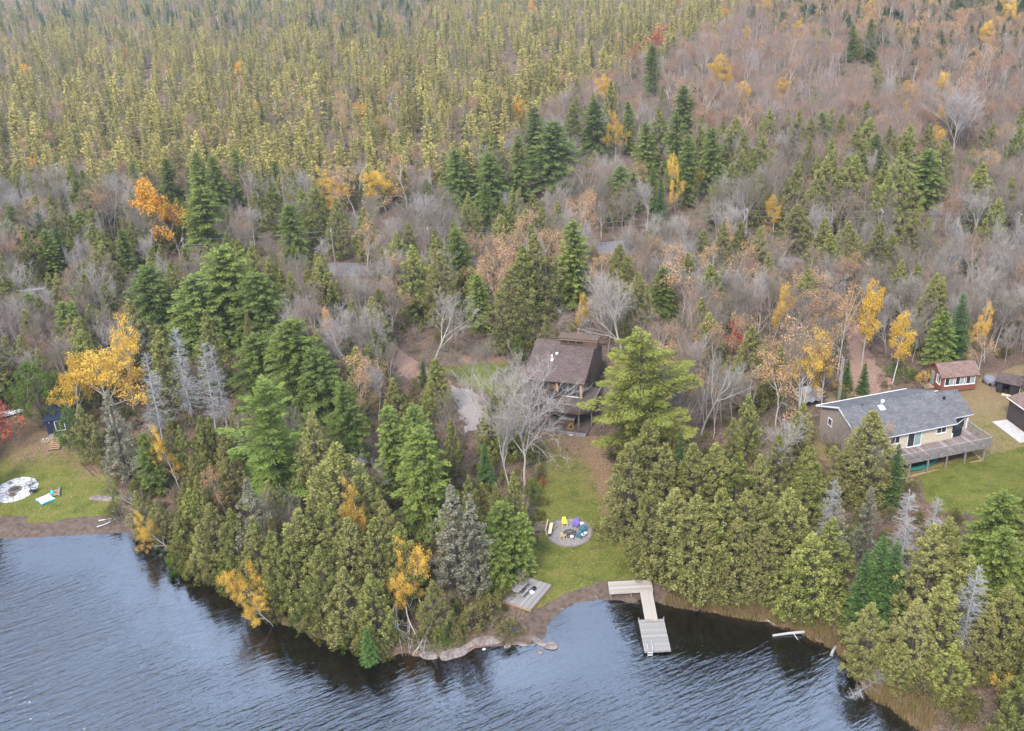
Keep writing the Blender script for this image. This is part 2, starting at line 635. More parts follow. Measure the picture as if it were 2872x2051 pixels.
# ------------------------------------------------------------------ water
def water_mat():
    m, nt, bs = newmat("lake_water")
    nt.nodes.remove(bs)
    out = nt.nodes["Material Output"]
    g = nt.nodes.new("ShaderNodeNewGeometry")
    def mapped(rot, sc):
        mp = nt.nodes.new("ShaderNodeMapping")
        mp.inputs["Rotation"].default_value = (0, 0, R(rot))
        nt.links.new(g.outputs["Position"], mp.inputs["Vector"])
        ms = nt.nodes.new("ShaderNodeMapping")
        ms.inputs["Scale"].default_value = sc
        nt.links.new(mp.outputs["Vector"], ms.inputs["Vector"])
        return ms.outputs["Vector"]
    # wind ripples: long crests, short wavelength
    w1 = noise(nt, mapped(-27, (0.20, 1.0, 1)), 1.75, 3, 0.55)
    w2 = noise(nt, mapped(-36, (0.32, 1.0, 1)), 3.6, 3, 0.6)
    w3 = noise(nt, mapped(-14, (0.55, 1.0, 1)), 6.0, 2, 0.6)
    gust = noise(nt, mapped(0, (1, 1.3, 1)), 0.045, 2)
    gr = ramp_node(nt, [(0.38, (0.5,) * 3), (0.62, (1,) * 3)])
    nt.links.new(gust, gr.inputs["Fac"])
    h = math_n(nt, 'ADD', math_n(nt, 'MULTIPLY', w1, 0.62), math_n(nt, 'ADD', math_n(nt, 'MULTIPLY', w2, 0.24), math_n(nt, 'MULTIPLY', w3, 0.05)))
    amp = math_n(nt, 'MULTIPLY', gr.outputs["Color"], attr(nt, "fetch"))
    h = math_n(nt, 'MULTIPLY', h, amp)
    b = nt.nodes.new("ShaderNodeBump")
    b.inputs["Strength"].default_value = 1.0
    b.inputs["Distance"].default_value = 0.78
    nt.links.new(h, b.inputs["Height"])
    gl = nt.nodes.new("ShaderNodeBsdfGlossy")
    gl.inputs["Roughness"].default_value = 0.03
    gl.inputs["Color"].default_value = (0.84, 0.92, 1, 1)  # blue mixed into the reflection to deepen the mirrored sky
    nt.links.new(b.outputs["Normal"], gl.inputs["Normal"])
    tr = nt.nodes.new("ShaderNodeBsdfTransparent")
    tr.inputs["Color"].default_value = (0.62, 0.50, 0.36, 1)     # peat-stained water
    fr = nt.nodes.new("ShaderNodeFresnel")
    fr.inputs["IOR"].default_value = 2.35
    nt.links.new(b.outputs["Normal"], fr.inputs["Normal"])
    mx = nt.nodes.new("ShaderNodeMixShader")
    nt.links.new(fr.outputs[0], mx.inputs[0])
    nt.links.new(tr.outputs[0], mx.inputs[1])
    nt.links.new(gl.outputs[0], mx.inputs[2])
    nt.links.new(mx.outputs[0], out.inputs["Surface"])
    return m

wx = np.arange(-110, 71, 3.0)
wy = np.arange(-40, 125, 3.0)
wx = np.concatenate([[-620, -400, -250, -160], wx, [90, 120, 180, 300]])
wy = np.concatenate([[-400, -200, -100], wy, [140, 180, 215]])
WX, WY = np.meshgrid(wx, wy)
wd = shore_d(WX, WY)
nx, ny = len(wx), len(wy)
idx = np.arange(nx * ny).reshape(ny, nx)
quads = np.stack([idx[:-1, :-1], idx[:-1, 1:], idx[1:, 1:], idx[1:, :-1]], -1).reshape(-1, 4)
keep = (wd.ravel()[quads] < 6).any(1)
me = np_mesh("lake", np.c_[WX.ravel(), WY.ravel(), np.zeros(WX.size)], [quads[keep]], [water_mat()], smooth=True)
fa = me.attributes.new("fetch", 'FLOAT', 'POINT')
fa.data.foreach_set("value", (0.14 + 0.86 * sm(4.5, 14, -wd)).ravel().astype(np.float32))
lake = bpy.data.objects.new("lake", me)
COL.objects.link(lake)
tag(lake, "dark rippled lake water reflecting the pale sky", None, None, "structure")

# ------------------------------------------------------------------ sheets laid on the ground: lawns, beach, drives, road
def lawn_mat(name, greens, leafc, dryc):
    m, nt, bs = newmat(name)
    v = coords(nt, 'pos')
    f1 = noise(nt, v, 0.55, 5, 0.65)
    f2 = noise(nt, v, 7.0, 6, 0.8)
    r = ramp_node(nt, [(0.34, greens[0]), (0.5, greens[1]), (0.66, greens[2])])
    nt.links.new(f1, r.inputs["Fac"])
    lf = noise(nt, v, 9.0, 2, 0.5)
    lr = ramp_node(nt, [(0.35, leafc[0]), (0.5, leafc[1]), (0.65, leafc[2])])
    nt.links.new(lf, lr.inputs["Fac"])
    pat = noise(nt, v, 1.6, 6, 0.8)
    k = math_n(nt, 'ADD', attr(nt, "leaf"), math_n(nt, 'MULTIPLY', math_n(nt, 'SUBTRACT', pat, 0.5), 1.7))
    k = math_n(nt, 'MULTIPLY', math_n(nt, 'SUBTRACT', k, 0.36), 3.2, True)
    c = mixc(nt, k, r.outputs["Color"], lr.outputs["Color"])
    k2 = math_n(nt, 'ADD', attr(nt, "dry"), math_n(nt, 'MULTIPLY', math_n(nt, 'SUBTRACT', noise(nt, v, 0.9, 5, 0.7), 0.5), 1.2))
    k2 = math_n(nt, 'MULTIPLY', math_n(nt, 'SUBTRACT', k2, 0.4), 3.0, True)
    c = mixc(nt, k2, c, dryc)
    r2 = ramp_node(nt, [(0.3, (0.5,) * 3), (0.5, (1,) * 3), (0.72, (1.6,) * 3)])
    nt.links.new(f2, r2.inputs["Fac"])
    c = mixc(nt, 1.0, c, r2.outputs["Color"], 'MULTIPLY')
    nt.links.new(c, bs.inputs["Base Color"])
    bs.inputs["Roughness"].default_value = 0.95
    bs.inputs["Specular IOR Level"].default_value = 0.08
    bump(nt, bs, f2, 1.0, 0.07)
    return m

LEAFC = ((0.105, 0.062, 0.042), (0.175, 0.105, 0.068), (0.25, 0.175, 0.115))
MT['lawn'] = lawn_mat("mown_lawn", ((0.062, 0.076, 0.015), (0.100, 0.114, 0.023), (0.138, 0.126, 0.036)), LEAFC, (0.17, 0.13, 0.065))
MT['sand'] = pmat('wet_brown_sand', [(0.046, 0.031, 0.022), (0.080, 0.055, 0.040), (0.11, 0.080, 0.060)], 1.6, 0.9, 'pos', bmp=0.6, detail=7)
MT['gravel'] = pmat('grey_gravel', [(0.14, 0.115, 0.10), (0.21, 0.18, 0.16), (0.26, 0.225, 0.205)], 5, 0.95, 'pos', bmp=0.7, detail=7)
MT['dirt'] = pmat('leaf_strewn_dirt', [(0.13, 0.075, 0.055), (0.20, 0.12, 0.085), (0.26, 0.17, 0.13)], 4, 0.95, 'pos', bmp=0.6, detail=7)
MT['asphalt'] = pmat('grey_gravel_road', [(0.10, 0.09, 0.09), (0.15, 0.14, 0.14)], 2, 0.95, 'pos', bmp=0.4)

def sheet(name, poly, lift, mat, label, step=0.7, attrs=None, rough=0.25, inner=None):
    poly = np.asarray(poly, float)
    b = []
    for i in range(len(poly)):
        a, c = poly[i], poly[(i + 1) % len(poly)]
        n = max(1, int(np.hypot(*(c - a)) / step))
        for k in range(n):
            b.append(a + (c - a) * k / n + rng.normal(0, rough, 2))
    b = np.array(b)
    x0, y0 = b.min(0)
    x1, y1 = b.max(0)
    X, Y = np.meshgrid(np.arange(x0, x1, step), np.arange(y0, y1, step))
    X, Y = X.ravel(), Y.ravel()
    k = inpoly(X, Y, b) & (segdist(X, Y, b, True) > step * 0.35)
    pts = [Vector(p) for p in b] + [Vector(p) for p in np.c_[X[k], Y[k]]]
    n = len(b)
    vo, _, fo, *_ = delaunay_2d_cdt(pts, [(i, (i + 1) % n) for i in range(n)], [], 1, 1e-5)
    vo = np.array([(p.x, p.y) for p in vo])
    z = hgt(vo[:, 0], vo[:, 1])
    me = bpy.data.meshes.new(name)
    me.from_pydata([(x, y, zz + lift) for (x, y), zz in zip(vo, z)], [], [tuple(f) for f in fo])
    me.materials.append(MT[mat])
    me.polygons.foreach_set("use_smooth", [True] * len(me.polygons))
    for nm, fn in (attrs or {}).items():
        a = me.attributes.new(nm, 'FLOAT', 'POINT')
        a.data.foreach_set("value", np.asarray(fn(vo[:, 0], vo[:, 1]), np.float32))
    me.update()
    if len(me.polygons) and me.polygons[0].normal.z < 0:
        me.flip_normals()
    o = bpy.data.objects.new(name, me)
    COL.objects.link(o)
    tag(o, label, None, None, "structure")
    return o

def blob(cx, cy, rx, ry):
    return lambda x, y: np.exp(-(((x - cx) / rx) ** 2 + ((y - cy) / ry) ** 2))

# main lawn in front of the cabin
LAWN = poly_world([(1188, 985), (1245, 965), (1330, 972), (1352, 1010), (1372, 1060), (1388, 1110), (1400, 1170), (1425, 1225), (1480, 1262), (1530, 1288),
                   (1480, 1296), (1400, 1290), (1330, 1295), (1270, 1312), (1222, 1336), (1190, 1360), (1150, 1330), (1180, 1290), (1165, 1240), (1195, 1195), (1190, 1120)])
pA, pB, pC = P(1345, 1010), P(1370, 1090), P(1300, 985)
def lawn_leaf(x, y):
    path = np.exp(-(segdist(x, y, [pA[:2], pB[:2], P(1385, 1150)[:2]]) / 1.9) ** 2) * 0.9
    return np.clip(0.17 + 0.26 * sm(P(1290, 1180)[1], P(1290, 1000)[1], y) + path + 0.5 * blob(pC[0], pC[1], 4, 2)(x, y) - 0.12 * blob(*P(1300, 1250)[:2], 6, 5)(x, y), 0, 1.2)
sheet("lawn", LAWN, 0.03, 'lawn', "green lawn with fallen leaves running from the cabin to the beach", 0.6,
      {"leaf": lawn_leaf, "dry": lambda x, y: 0.12 + 0.35 * blob(*P(1290, 1110)[:2], 5, 1.5)(x, y)})
# beach in the middle bay
BEACH = poly_world([(1130, 1395), (1180, 1362), (1225, 1335), (1275, 1310), (1335, 1293), (1400, 1288), (1470, 1296), (1530, 1300), (1560, 1335)])
_bs = np.array([flat(a, b)[0] for a, b in [(1540, 1353), (1470, 1338), (1420, 1331), (1362, 1332), (1320, 1328), (1280, 1336), (1240, 1356), (1217, 1382), (1207, 1402), (1206, 1416), (1180, 1426), (1130, 1428), (1085, 1432), (1060, 1420)]])
sheet("beach", np.vstack([BEACH, _bs - np.array([0, 0.8])]), 0.045, 'sand', "brown sandy strip between the lawn and the bay", 0.6, rough=0.15)
# left lawn and beach
LLAWN = poly_world([(-60, 935), (60, 925), (110, 965), (150, 1000), (215, 1010), (235, 1050), (262, 1085), (262, 1130), (235, 1146), (160, 1150), (90, 1164), (60, 1160), (55, 1148), (-60, 1152)])
lp = P(30, 1038)
sheet("lawn", LLAWN, 0.03, 'lawn', "lawn beside the stone fire circle, leaf-covered at its upper end", 0.7,
      {"leaf": lambda x, y: np.clip(0.15 + 0.55 * sm(lp[1] - 4.5, lp[1] + 6, y - 0.25 * (x - lp[0]) * 0) + 0.5 * blob(*P(225, 1035)[:2], 3, 3)(x, y), 0, 1.1), "dry": lambda x, y: 0.1 + 0 * x})
_ls = np.array([flat(a, b)[0] for a, b in [(300, 1183), (260, 1181), (180, 1183), (120, 1187), (60, 1190), (0, 1193), (-80, 1195)]])
sheet("beach", np.vstack([poly_world([(-80, 1146), (50, 1145), (62, 1162), (95, 1166), (160, 1152), (240, 1146), (300, 1158)]), _ls - np.array([0, 0.8])]), 0.045, 'sand', "brown sand beach below the lawn with the stone fire circle", 0.7, rough=0.15)
# right lawn around the grey-roofed house
RLAWN = poly_world([(2040, 1052), (2200, 1010), (2330, 985), (2330, 1110), (2200, 1150), (2090, 1140), (2055, 1110)])
sheet("lawn", RLAWN, 0.03, 'lawn', "bright green lawn below the deck of the grey-roofed house", 0.7, {"leaf": lambda x, y: 0.05 + 0 * x, "dry": lambda x, y: 0.30 + 0 * x})
RYARD = poly_world([(1840, 870), (1870, 880), (1960, 868), (2050, 872), (2130, 868), (2200, 830), (2330, 800), (2330, 990), (2200, 1012), (2040, 1056), (1880, 1060), (1800, 1000)])
sheet("yard", RYARD, 0.026, 'lawn', "dry leaf-strewn yard between the house and the sheds", 0.7, {"leaf": lambda x, y: 0.42 + 0.3 * sm(108, 116, y), "dry": lambda x, y: 0.62 + 0 * x})
# drives
sheet("driveway", poly_world([(1868, 715), (1905, 715), (1925, 760), (1945, 810), (1990, 850), (1960, 875), (1870, 885), (1850, 860), (1878, 810), (1885, 770)]), 0.034, 'dirt', "leaf-strewn dirt driveway coming down to the red shed", 0.7)
sheet("driveway", poly_world([(845, 745), (880, 765), (925, 805), (990, 838), (1010, 862), (985, 885), (950, 866), (900, 842), (860, 800)]), 0.034, 'dirt', "leaf-covered upper driveway curving through bare trees toward the cabin", 0.7)
sheet("parking_area", poly_world([(1005, 858), (1050, 865), (1072, 905), (1070, 955), (1035, 962), (1012, 905)]), 0.040, 'gravel', "pale gravel parking patch beside the brown cabin", 0.7)
sheet("clearing", poly_world([(960, 795), (1120, 790), (1150, 830), (1160, 880), (1080, 870), (1000, 840)]), 0.028, 'lawn', "small grassy clearing with red leaves beside the brown cabin", 0.7,
      {"leaf": lambda x, y: 0.15 + 0.9 * sm(P(1050, 815)[1], P(1050, 800)[1], y), "dry": lambda x, y: 0.15 + 0 * x})
ROADC = np.array([P(*p)[:2] for p in [(700, 603), (850, 596), (980, 590), (1120, 570), (1240, 556), (1400, 548), (1560, 556), (1740, 566), (1900, 570), (2060, 572), (2200, 577), (2330, 582)]])
def ribbon(line, w):
    l, r = [], []
    for i in range(len(line)):
        a, b = line[max(i - 1, 0)], line[min(i + 1, len(line) - 1)]
        t = (b - a) / np.hypot(*(b - a))
        nrm = np.array([-t[1], t[0]]) * w / 2
        l.append(line[i] + nrm)
        r.append(line[i] - nrm)
    return np.array(l + r[::-1])
ROADP = ribbon(ROADC, 7.0)
sheet("road", ROADP, 0.04, 'asphalt', "grey gravel road running through the bare woods", 1.2, rough=0.1)

# ------------------------------------------------------------------ buildings
def slab_roof(par, name, mat, x0, x1, ya, za, yb, zb, t=0.12, trim=None):
    """a sloping roof plane from (ya, za) up to (yb, zb); its own axes: x along the eave, y up the slope"""
    L = math.hypot(yb - ya, zb - za)
    ang = math.atan2(zb - za, yb - ya)
    mb = MB().box(((x1 - x0) / 2, L / 2, -t / 2), (x1 - x0, L, t))
    o = mb.build(name, mat, par)
    o.location = (x0, ya, za)
    o.rotation_euler = (ang, 0, 0)
    if trim:
        tr = MB()
        tr.box(((x1 - x0) / 2, -0.015, -t / 2 - 0.03), (x1 - x0 + 0.03, 0.03, t + 0.09))
        tr.box((-0.01, L / 2, -t / 2 - 0.04), (0.03, L, t + 0.07))
        tr.build("fascia", trim, o)
        MB().box((x1 - x0 + 0.012, L / 2, -t / 2 - 0.03), (0.03, L, t + 0.05)).build("rake_edge", mat, o)
    return o

def window(par, c, w, h, axis='x', side=-1, frame='white', glass='glass', n=2, name="window"):
    """framed window set on a wall; axis: direction of its width; side: outward sign of the other axis; c = centre on the wall face"""
    def put(mb, u, z, su, sz, t, off):
        if axis == 'x':
            mb.box((u, side * (off + t / 2), z), (su, t, sz))
        else:
            mb.box((side * (off + t / 2), u, z), (t, su, sz))
    f = 0.075
    mb = MB()
    put(mb, 0, h / 2 - f / 2, w, f, 0.07, 0.0)
    put(mb, 0, -h / 2 + f / 2, w, f, 0.07, 0.0)
    put(mb, -w / 2 + f / 2, 0, f, h - 2 * f, 0.07, 0.0)
    put(mb, w / 2 - f / 2, 0, f, h - 2 * f, 0.07, 0.0)
    for k in range(1, n):
        put(mb, -w / 2 + w * k / n, 0, 0.05, h - 2 * f, 0.06, 0.0)
    fr = mb.build(name, frame, par)
    fr.location = c
    for k in range(n):
        pb = MB()
        pw = (w - 2 * f) / n
        put(pb, -w / 2 + f + pw * (k + 0.5), 0, pw - 0.03, h - 2 * f, 0.02, 0.012)
        pb.build("pane", glass if (isinstance(glass, str)) else glass[k % len(glass)], fr)
    mb = MB()
    put(mb, 0, -h / 2 - 0.03, w + 0.1, 0.05, 0.12, 0.0)
    mb.build("sill", frame, fr)
    return fr

def railing(par, pts, z, h, mat, topmat, gap=0.13, drop=0.0, name="railing", pm=None):
    """posts, top rail and balusters along a polyline of deck edge points"""
    tp = MB()
    bal = MB()
    root = None
    segs = []
    for a, b in zip(pts[:-1], pts[1:]):
        a, b = Vector((*a, 0)), Vector((*b, 0))
        tp.bar(a + Vector((0, 0, z + h)), b + Vector((0, 0, z + h)), 0.13, 0.045)
        bal.bar(a + Vector((0, 0, z + 0.1)), b + Vector((0, 0, z + 0.1)), 0.04, 0.08)
        n = max(1, int((b - a).length / gap))
        for k in range(n):
            p = a + (b - a) * ((k + 0.5) / n)
            bal.box((p.x, p.y, z + (h - drop) / 2), (0.035, 0.035, h + drop - 0.03))
        segs.append((a, b))
    root = tp.build("top_rail", topmat, par)
    b = bal.build("balusters", mat, root)
    b["kind"] = "stuff"
    for a, b in segs:
        n = max(1, round((b - a).length / 1.9))
        for k in range(n + (1 if b == segs[-1][1] else 0)):
            p = a + (b - a) * (k / n)
            MB().box((p.x, p.y, z + h / 2 - 0.1), (0.095, 0.095, h + 0.2)).build("rail_post", pm or topmat, par)
    return root

def deck_boards(par, poly, z, mat, along='x', w=0.14, t=0.035, each=True):
    """boards clipped to a polygon; along = board direction"""
    poly = np.array(poly, float)
    if along == 'y':
        poly = poly[:, ::-1]
    lo, hi = poly[:, 1].min(), poly[:, 1].max()
    n = int(round((hi - lo) / w))
    objs = []
    for k in range(n):
        yc = lo + (hi - lo) * (k + 0.5) / n
        xs = []
        for i in range(len(poly)):
            (xa, ya), (xb, yb) = poly[i], poly[(i + 1) % len(poly)]
            if (ya > yc) != (yb > yc):
                xs.append(xa + (xb - xa) * (yc - ya) / (yb - ya))
        xs.sort()
        for a, b in zip(xs[::2], xs[1::2]):
            if b - a > 0.1:
                objs.append((a, b, yc, (hi - lo) / n - 0.012))
    for a, b, yc, ww in objs:
        c, s = ((a + b) / 2, yc, z - t / 2 + random.uniform(-0.004, 0.004)), (b - a, ww, t)
        if along == 'y':
            c, s = (c[1], c[0], c[2]), (s[1], s[0], s[2])
        o = MB().box((0, 0, 0), s).build("plank", mat, par)
        o.location = c

# ---- brown cabin above the lawn
CAB_A = math.atan2(-2.7, 7.8)
cz = gz(6.5, 117.0)
cab = thing("cabin", (1.5, 118.8, cz), CAB_A, "brown two-storey cabin with steep shingle roof and wrap-round deck", "cabin")
ZD, ZE = 2.5, 4.75
w = MB()
w.box((4.15, 6.0, ZD / 2 - 0.4), (7.3, 11.4, ZD + 0.8))
w.build("basement_wall", 'side_brown', cab)
w = MB()
# upper walls with gabled ends
prof = [(0.3, ZD), (0.3, ZE + 0.1), (6.2, ZE + 2.75), (11.7, ZE + 0.2), (11.7, ZD)]
for x in (0.5, 7.8):
    pts = [(x, y, zz) for y, zz in prof]
    w.face(pts if x > 1 else pts[::-1])
w.face([(0.5, 0.3, ZD), (7.8, 0.3, ZD), (7.8, 0.3, ZE + 0.1), (0.5, 0.3, ZE + 0.1)])
w.face([(7.8, 11.7, ZD), (0.5, 11.7, ZD), (0.5, 11.7, ZE + 0.2), (7.8, 11.7, ZE + 0.2)])
w.build("upper_wall", 'side_cabin', cab)
rf = slab_roof(cab, "roof", 'roof_brown', 0.0, 8.25, -0.25, ZE, 6.2, ZE + 2.95, 0.12, 'brownwood')
slab_roof(cab, "rear_roof", 'roof_brown', 0.0, 8.25, 12.2, ZE + 0.15, 6.2, ZE + 2.95, 0.12, 'brownwood')
# vents on the roof plane (roof axes)
MB().tube((3.0, 4.0, -0.02), (3.0, 4.0, 0.42), 0.07, 0.07, 10).tube((3.0, 4.0, 0.42), (3.0, 4.0, 0.55), 0.16, 0.10, 10).build("vent_pipe", 'white', rf)
MB().tube((3.45, 4.75, -0.02), (3.45, 4.75, 0.16), 0.17, 0.17, 10).tube((3.45, 4.75, 0.16), (3.45, 4.75, 0.24), 0.22, 0.08, 10).build("roof_vent", 'metal', rf)
MB().box((3.02, 3.65, 0.012), (0.34, 0.5, 0.02)).build("flashing", 'white', rf)
# clerestory
c = MB()
c.box((6.0, 6.25, ZE + 3.1), (5.1, 1.3, 1.15))
dm = c.build("clerestory", 'side_cabin', cab)
MB().box((6.0, 6.2, ZE + 3.75), (5.5, 1.75, 0.16)).build("clerestory_roof", 'brownwood', dm)
MB().box((6.0, 5.50, ZE + 3.57), (5.3, 0.10, 0.2)).build("fascia", 'tanwood', dm)
for k, x in enumerate((4.1, 5.15, 6.2)):
    window(cab, (x, 5.597, ZE + 3.2), 0.98, 0.5, 'x', -1, 'brownwood', 'glass', 1)
# front glazing and door
fr = window(cab, (6.1, 0.297, ZD + 1.08), 3.0, 2.05, 'x', -1, 'brownwood', 'glass', 3, "sliding_door")
MB().box((6.5, 0.16, ZD + 0.06), (1.7, 0.08, 0.07)).build("threshold", 'white', fr).location = (-6.1, -0.297, -ZD - 1.08)
window(cab, (2.2, 0.297, ZD + 1.25), 1.7, 1.2, 'x', -1, 'brownwood', 'glass', 2)
window(cab, (7.803, 4.0, ZD + 1.2), 1.5, 1.1, 'y', 1, 'brownwood', 'glass', 2)
MB().box((7.72, 0.12, ZD + 1.1), (0.34, 0.36, 2.3)).build("corner_post", 'tanwood', cab)
MB().box((4.45, 0.2, ZD + 1.1), (0.28, 0.2, 2.2)).build("corner_post", 'tanwood', cab)
MB().tube((4.45, 0.08, ZD + 1.75), (4.45, 0.08, ZD + 1.95), 0.07, 0.05, 8).build("wall_lamp", 'white', cab)
for x, y in ((2.1, 0.24), (5.2, 0.24)):
    window(cab, (x + 1, 0.297, 1.2), 1.2, 0.9, 'x', -1, 'brownwood', 'glass', 2)
# deck
DECK = [(-0.54, 0.28), (-0.54, -2.7), (2.94, -2.7), (4.3, -3.9), (8.55, -3.9), (9.95, -2.6), (9.95, 3.6), (7.82, 3.6), (7.82, 0.28)]
dk = MB().prism(DECK, ZD - 0.28, ZD - 0.05).build("deck_frame", 'brownwood', cab)
deck_boards(dk, DECK, ZD, 'darkdeck', 'x')
railing(cab, [(-0.54, 0.28), (-0.54, -2.7), (2.94, -2.7), (4.3, -3.9), (8.55, -3.9), (9.95, -2.6), (9.95, 3.6)], ZD, 1.0, 'brownwood', 'darkrail', 0.12, 0.18)
for x, y in ((8.3, -3.6), (4.4, -3.6), (-0.3, -2.5), (9.7, -2.4), (9.7, 1.5), (2.6, -2.5)):
    MB().box((x, y, ZD / 2 - 0.7), (0.16, 0.16, ZD + 1.0)).build("deck_post", 'darkrail', cab)
MB().prism([(1.5, -4.6), (9.6, -4.9), (9.7, 0.2), (1.5, 0.2)], -0.75, -0.03).build("patio_slab", 'darkdeck', cab)
MB().box((5.8, -4.85, -0.25), (7.6, 0.22, 0.75), -0.035).build("timber_edge", 'greywood', cab)

# ---- grey-roofed bungalow
BG_A = math.atan2(2.9, 11.2)
bz_ = gz(45.0, 101.0)
bo = Vector((39.6, 99.1, bz_))
bun = thing("bungalow", bo, BG_A, "beige bungalow with slate-grey roof and long raised deck", "house")
BL, BD, ZF, EV, RG = 12.0, 8.6, 2.1, 4.45, 6.25
w = MB()
for x in (0.0, BL):
    pts = [(x, 0, -0.8), (x, BD, -0.8), (x, BD, EV), (x, BD / 2, RG - 0.05), (x, 0, EV)]
    w = MB()
    w.face(pts if x > 1 else pts[::-1])
    w.build("gable_wall", 'side_tan_and_shade', bun)  # gables get darker siding than the front: their shade is in the colour
w = MB()
w.face([(0, 0, -0.8), (BL, 0, -0.8), (BL, 0, EV), (0, 0, EV)])
w.build("front_wall", 'side_beige', bun)
w = MB()
w.face([(BL, BD, -0.8), (0, BD, -0.8), (0, BD, EV), (BL, BD, EV)])
w.build("rear_wall", 'side_beige', bun)
for k in (0, 1):
    MB().box((BL * k, 0, ZF + 1.1), (0.13, 0.13, 2.4)).build("corner_board", 'side_beige', bun)
ro = slab_roof(bun, "roof", 'roof_grey', -0.45, BL + 0.35, -0.5, EV - 0.12, BD / 2, RG + 0.1, 0.10, 'white')
slab_roof(bun, "rear_roof", 'roof_grey', -0.45, BL + 0.35, BD + 0.5, EV - 0.12, BD / 2, RG + 0.1, 0.10, 'white')
MB().tube((5.1, 4.55, -0.1), (5.1, 4.55, 0.75), 0.13, 0.13, 10).build("chimney_pipe", 'metal', ro)
MB().tube((5.1, 4.55, 0.75), (5.1, 4.55, 0.95), 0.22, 0.19, 10).build("chimney_cap", 'white', ro)
MB().box((5.1, 4.25, 0.02), (0.75, 0.85, 0.04)).build("flashing", 'metal', ro)
MB().tube((2.9, 5.0, -0.1), (2.9, 5.0, 0.30), 0.05, 0.05, 8).build("vent_pipe", 'dark', ro)
# porch wing
pw = MB()
pw.box((13.7, 4.3, EV / 2 - 0.4), (3.4, 5.2, EV + 0.6))
pw.build("porch_wall", 'side_beige', bun)
MB().box((13.6, 1.67, ZF + 1.15), (3.0, 0.06, 1.9)).build("porch_screen", 'glass', bun)
slab_roof(bun, "porch_roof", 'roof_grey', BL + 0.36, 15.75, 1.05, EV - 0.32, BD / 2, RG - 0.35, 0.10, 'white')
slab_roof(bun, "rear_porch_roof", 'roof_grey', BL + 0.36, 15.75, BD - 1.05, EV - 0.32, BD / 2, RG - 0.35, 0.10, 'white')
for x in (12.5, 13.6, 15.35):
    MB().box((x, 1.5, ZF + 1.05), (0.18, 0.18, 2.1)).build("porch_post", 'white', bun)
MB().bar((13.65, 1.5, ZF + 0.5), (15.3, 1.5, ZF + 1.7), 0.06).build("door_brace", 'white', bun)
MB().tube((13.3, 3.55, EV + 1.0), (13.3, 3.45, EV + 1.35), 0.16, 0.16, 8).build("roof_vent", 'dark', bun)
window(bun, (7.0, -0.003, ZF + 1.05), 1.9, 2.05, 'x', -1, 'white', ('glass', 'glassg'), 2, "sliding_door")
window(bun, (10.6, -0.003, ZF + 1.55), 1.35, 0.95, 'x', -1, 'white', 'glass', 2)
window(bun, (4.4, -0.003, ZF + 1.4), 1.35, 1.1, 'x', -1, 'white', 'glass', 2)
window(bun, (-0.003, 6.5, ZF + 1.3), 0.85, 0.95, 'y', -1, 'white', 'glass', 1)
window(bun, (-0.003, 1.0, ZF + 1.3), 0.6, 0.95, 'y', -1, 'white', 'glass', 1)
window(bun, (-0.003, 2.2, 0.7), 0.8, 0.8, 'y', -1, 'white', 'glass', 1)
BDECK = [(3.2, -2.84), (15.4, -2.84), (15.4, 1.45), (12.05, 1.45), (12.05, 0.05), (3.2, 0.05)]
dk = MB().prism(BDECK, ZF - 0.30, ZF - 0.06).build("deck_frame", 'greywood', bun)
deck_boards(dk, BDECK, ZF, 'deckwood', 'x')
railing(bun, [(3.2, 0.05), (3.2, -2.84), (15.4, -2.84), (15.4, 1.6)], ZF, 1.05, 'greywood', 'railwood', 0.12, 0.22)
for x, y in ((4.8, -2.65), (7.2, -2.65), (9.7, -2.65), (12.2, -2.65), (14.8, -2.65), (14.8, -0.6), (14.8, 1.2)):
    MB().box((x, y, ZF / 2 - 0.65), (0.15, 0.15, ZF + 0.7)).build("deck_post", 'railwood', bun)
_zd = lambda x, y: gz(*(bo + Matrix.Rotation(BG_A, 3, 'Z') @ Vector((x, y, 0)))[:2]) - bz_
MB().bar((4.8, -2.65, _zd(4.8, -2.65) + 0.1), (14.8, -2.65, _zd(14.8, -2.65) + 0.1), 0.14, 0.2).bar((14.8, -2.65, _zd(14.8, -2.65) + 0.1), (14.8, 1.2, _zd(14.8, 1.2) + 0.1), 0.14, 0.2).build("ground_sill", 'tanwood', bun)

# ---- rust-red shed
SH_A = R(5)
sz_ = gz(58.5, 118.0)
sh = thing("garden_shed", (56.6, 117.2, sz_), SH_A, "rust-red garden shed with three white windows and brown roof", "shed")
SL, SD_, S0, SE, SR = 4.75, 3.5, 0.3, 2.55, 3.6
w = MB()
for x in (0.0, SL):
    pts = [(x, 0, S0), (x, SD_, S0), (x, SD_, SE), (x, SD_ / 2, SR - 0.03), (x, 0, SE)]
    w.face(pts if x > 1 else pts[::-1])
w.face([(0, 0, S0), (SL, 0, S0), (SL, 0, SE), (0, 0, SE)])
w.face([(SL, SD_, S0), (0, SD_, S0), (0, SD_, SE), (SL, SD_, SE)])
w.build("wall", 'side_red', sh)
slab_roof(sh, "roof", 'roof_shed', -0.3, SL + 0.25, -0.28, SE - 0.12, SD_ / 2, SR + 0.08, 0.09, 'side_red')
slab_roof(sh, "rear_roof", 'roof_shed', -0.3, SL + 0.25, SD_ + 0.28, SE - 0.12, SD_ / 2, SR + 0.08, 0.09, 'side_red')
for x in (0.95, 2.4, 3.85):
    window(sh, (x, -0.003, 1.72), 1.28, 1.2, 'x', -1, 'white', ('glass', 'glassg'), 2)
window(sh, (-0.003, 0.95, 1.72), 1.0, 1.2, 'y', -1, 'white', ('glass', 'glassg'), 2)
d = MB().box((-0.03, 2.55, 1.3), (0.06, 0.8, 1.95)).build("door", 'glassg', sh)
MB().box((-0.08, 2.25, 1.25), (0.05, 0.05, 0.14)).build("door_handle", 'metal', d)
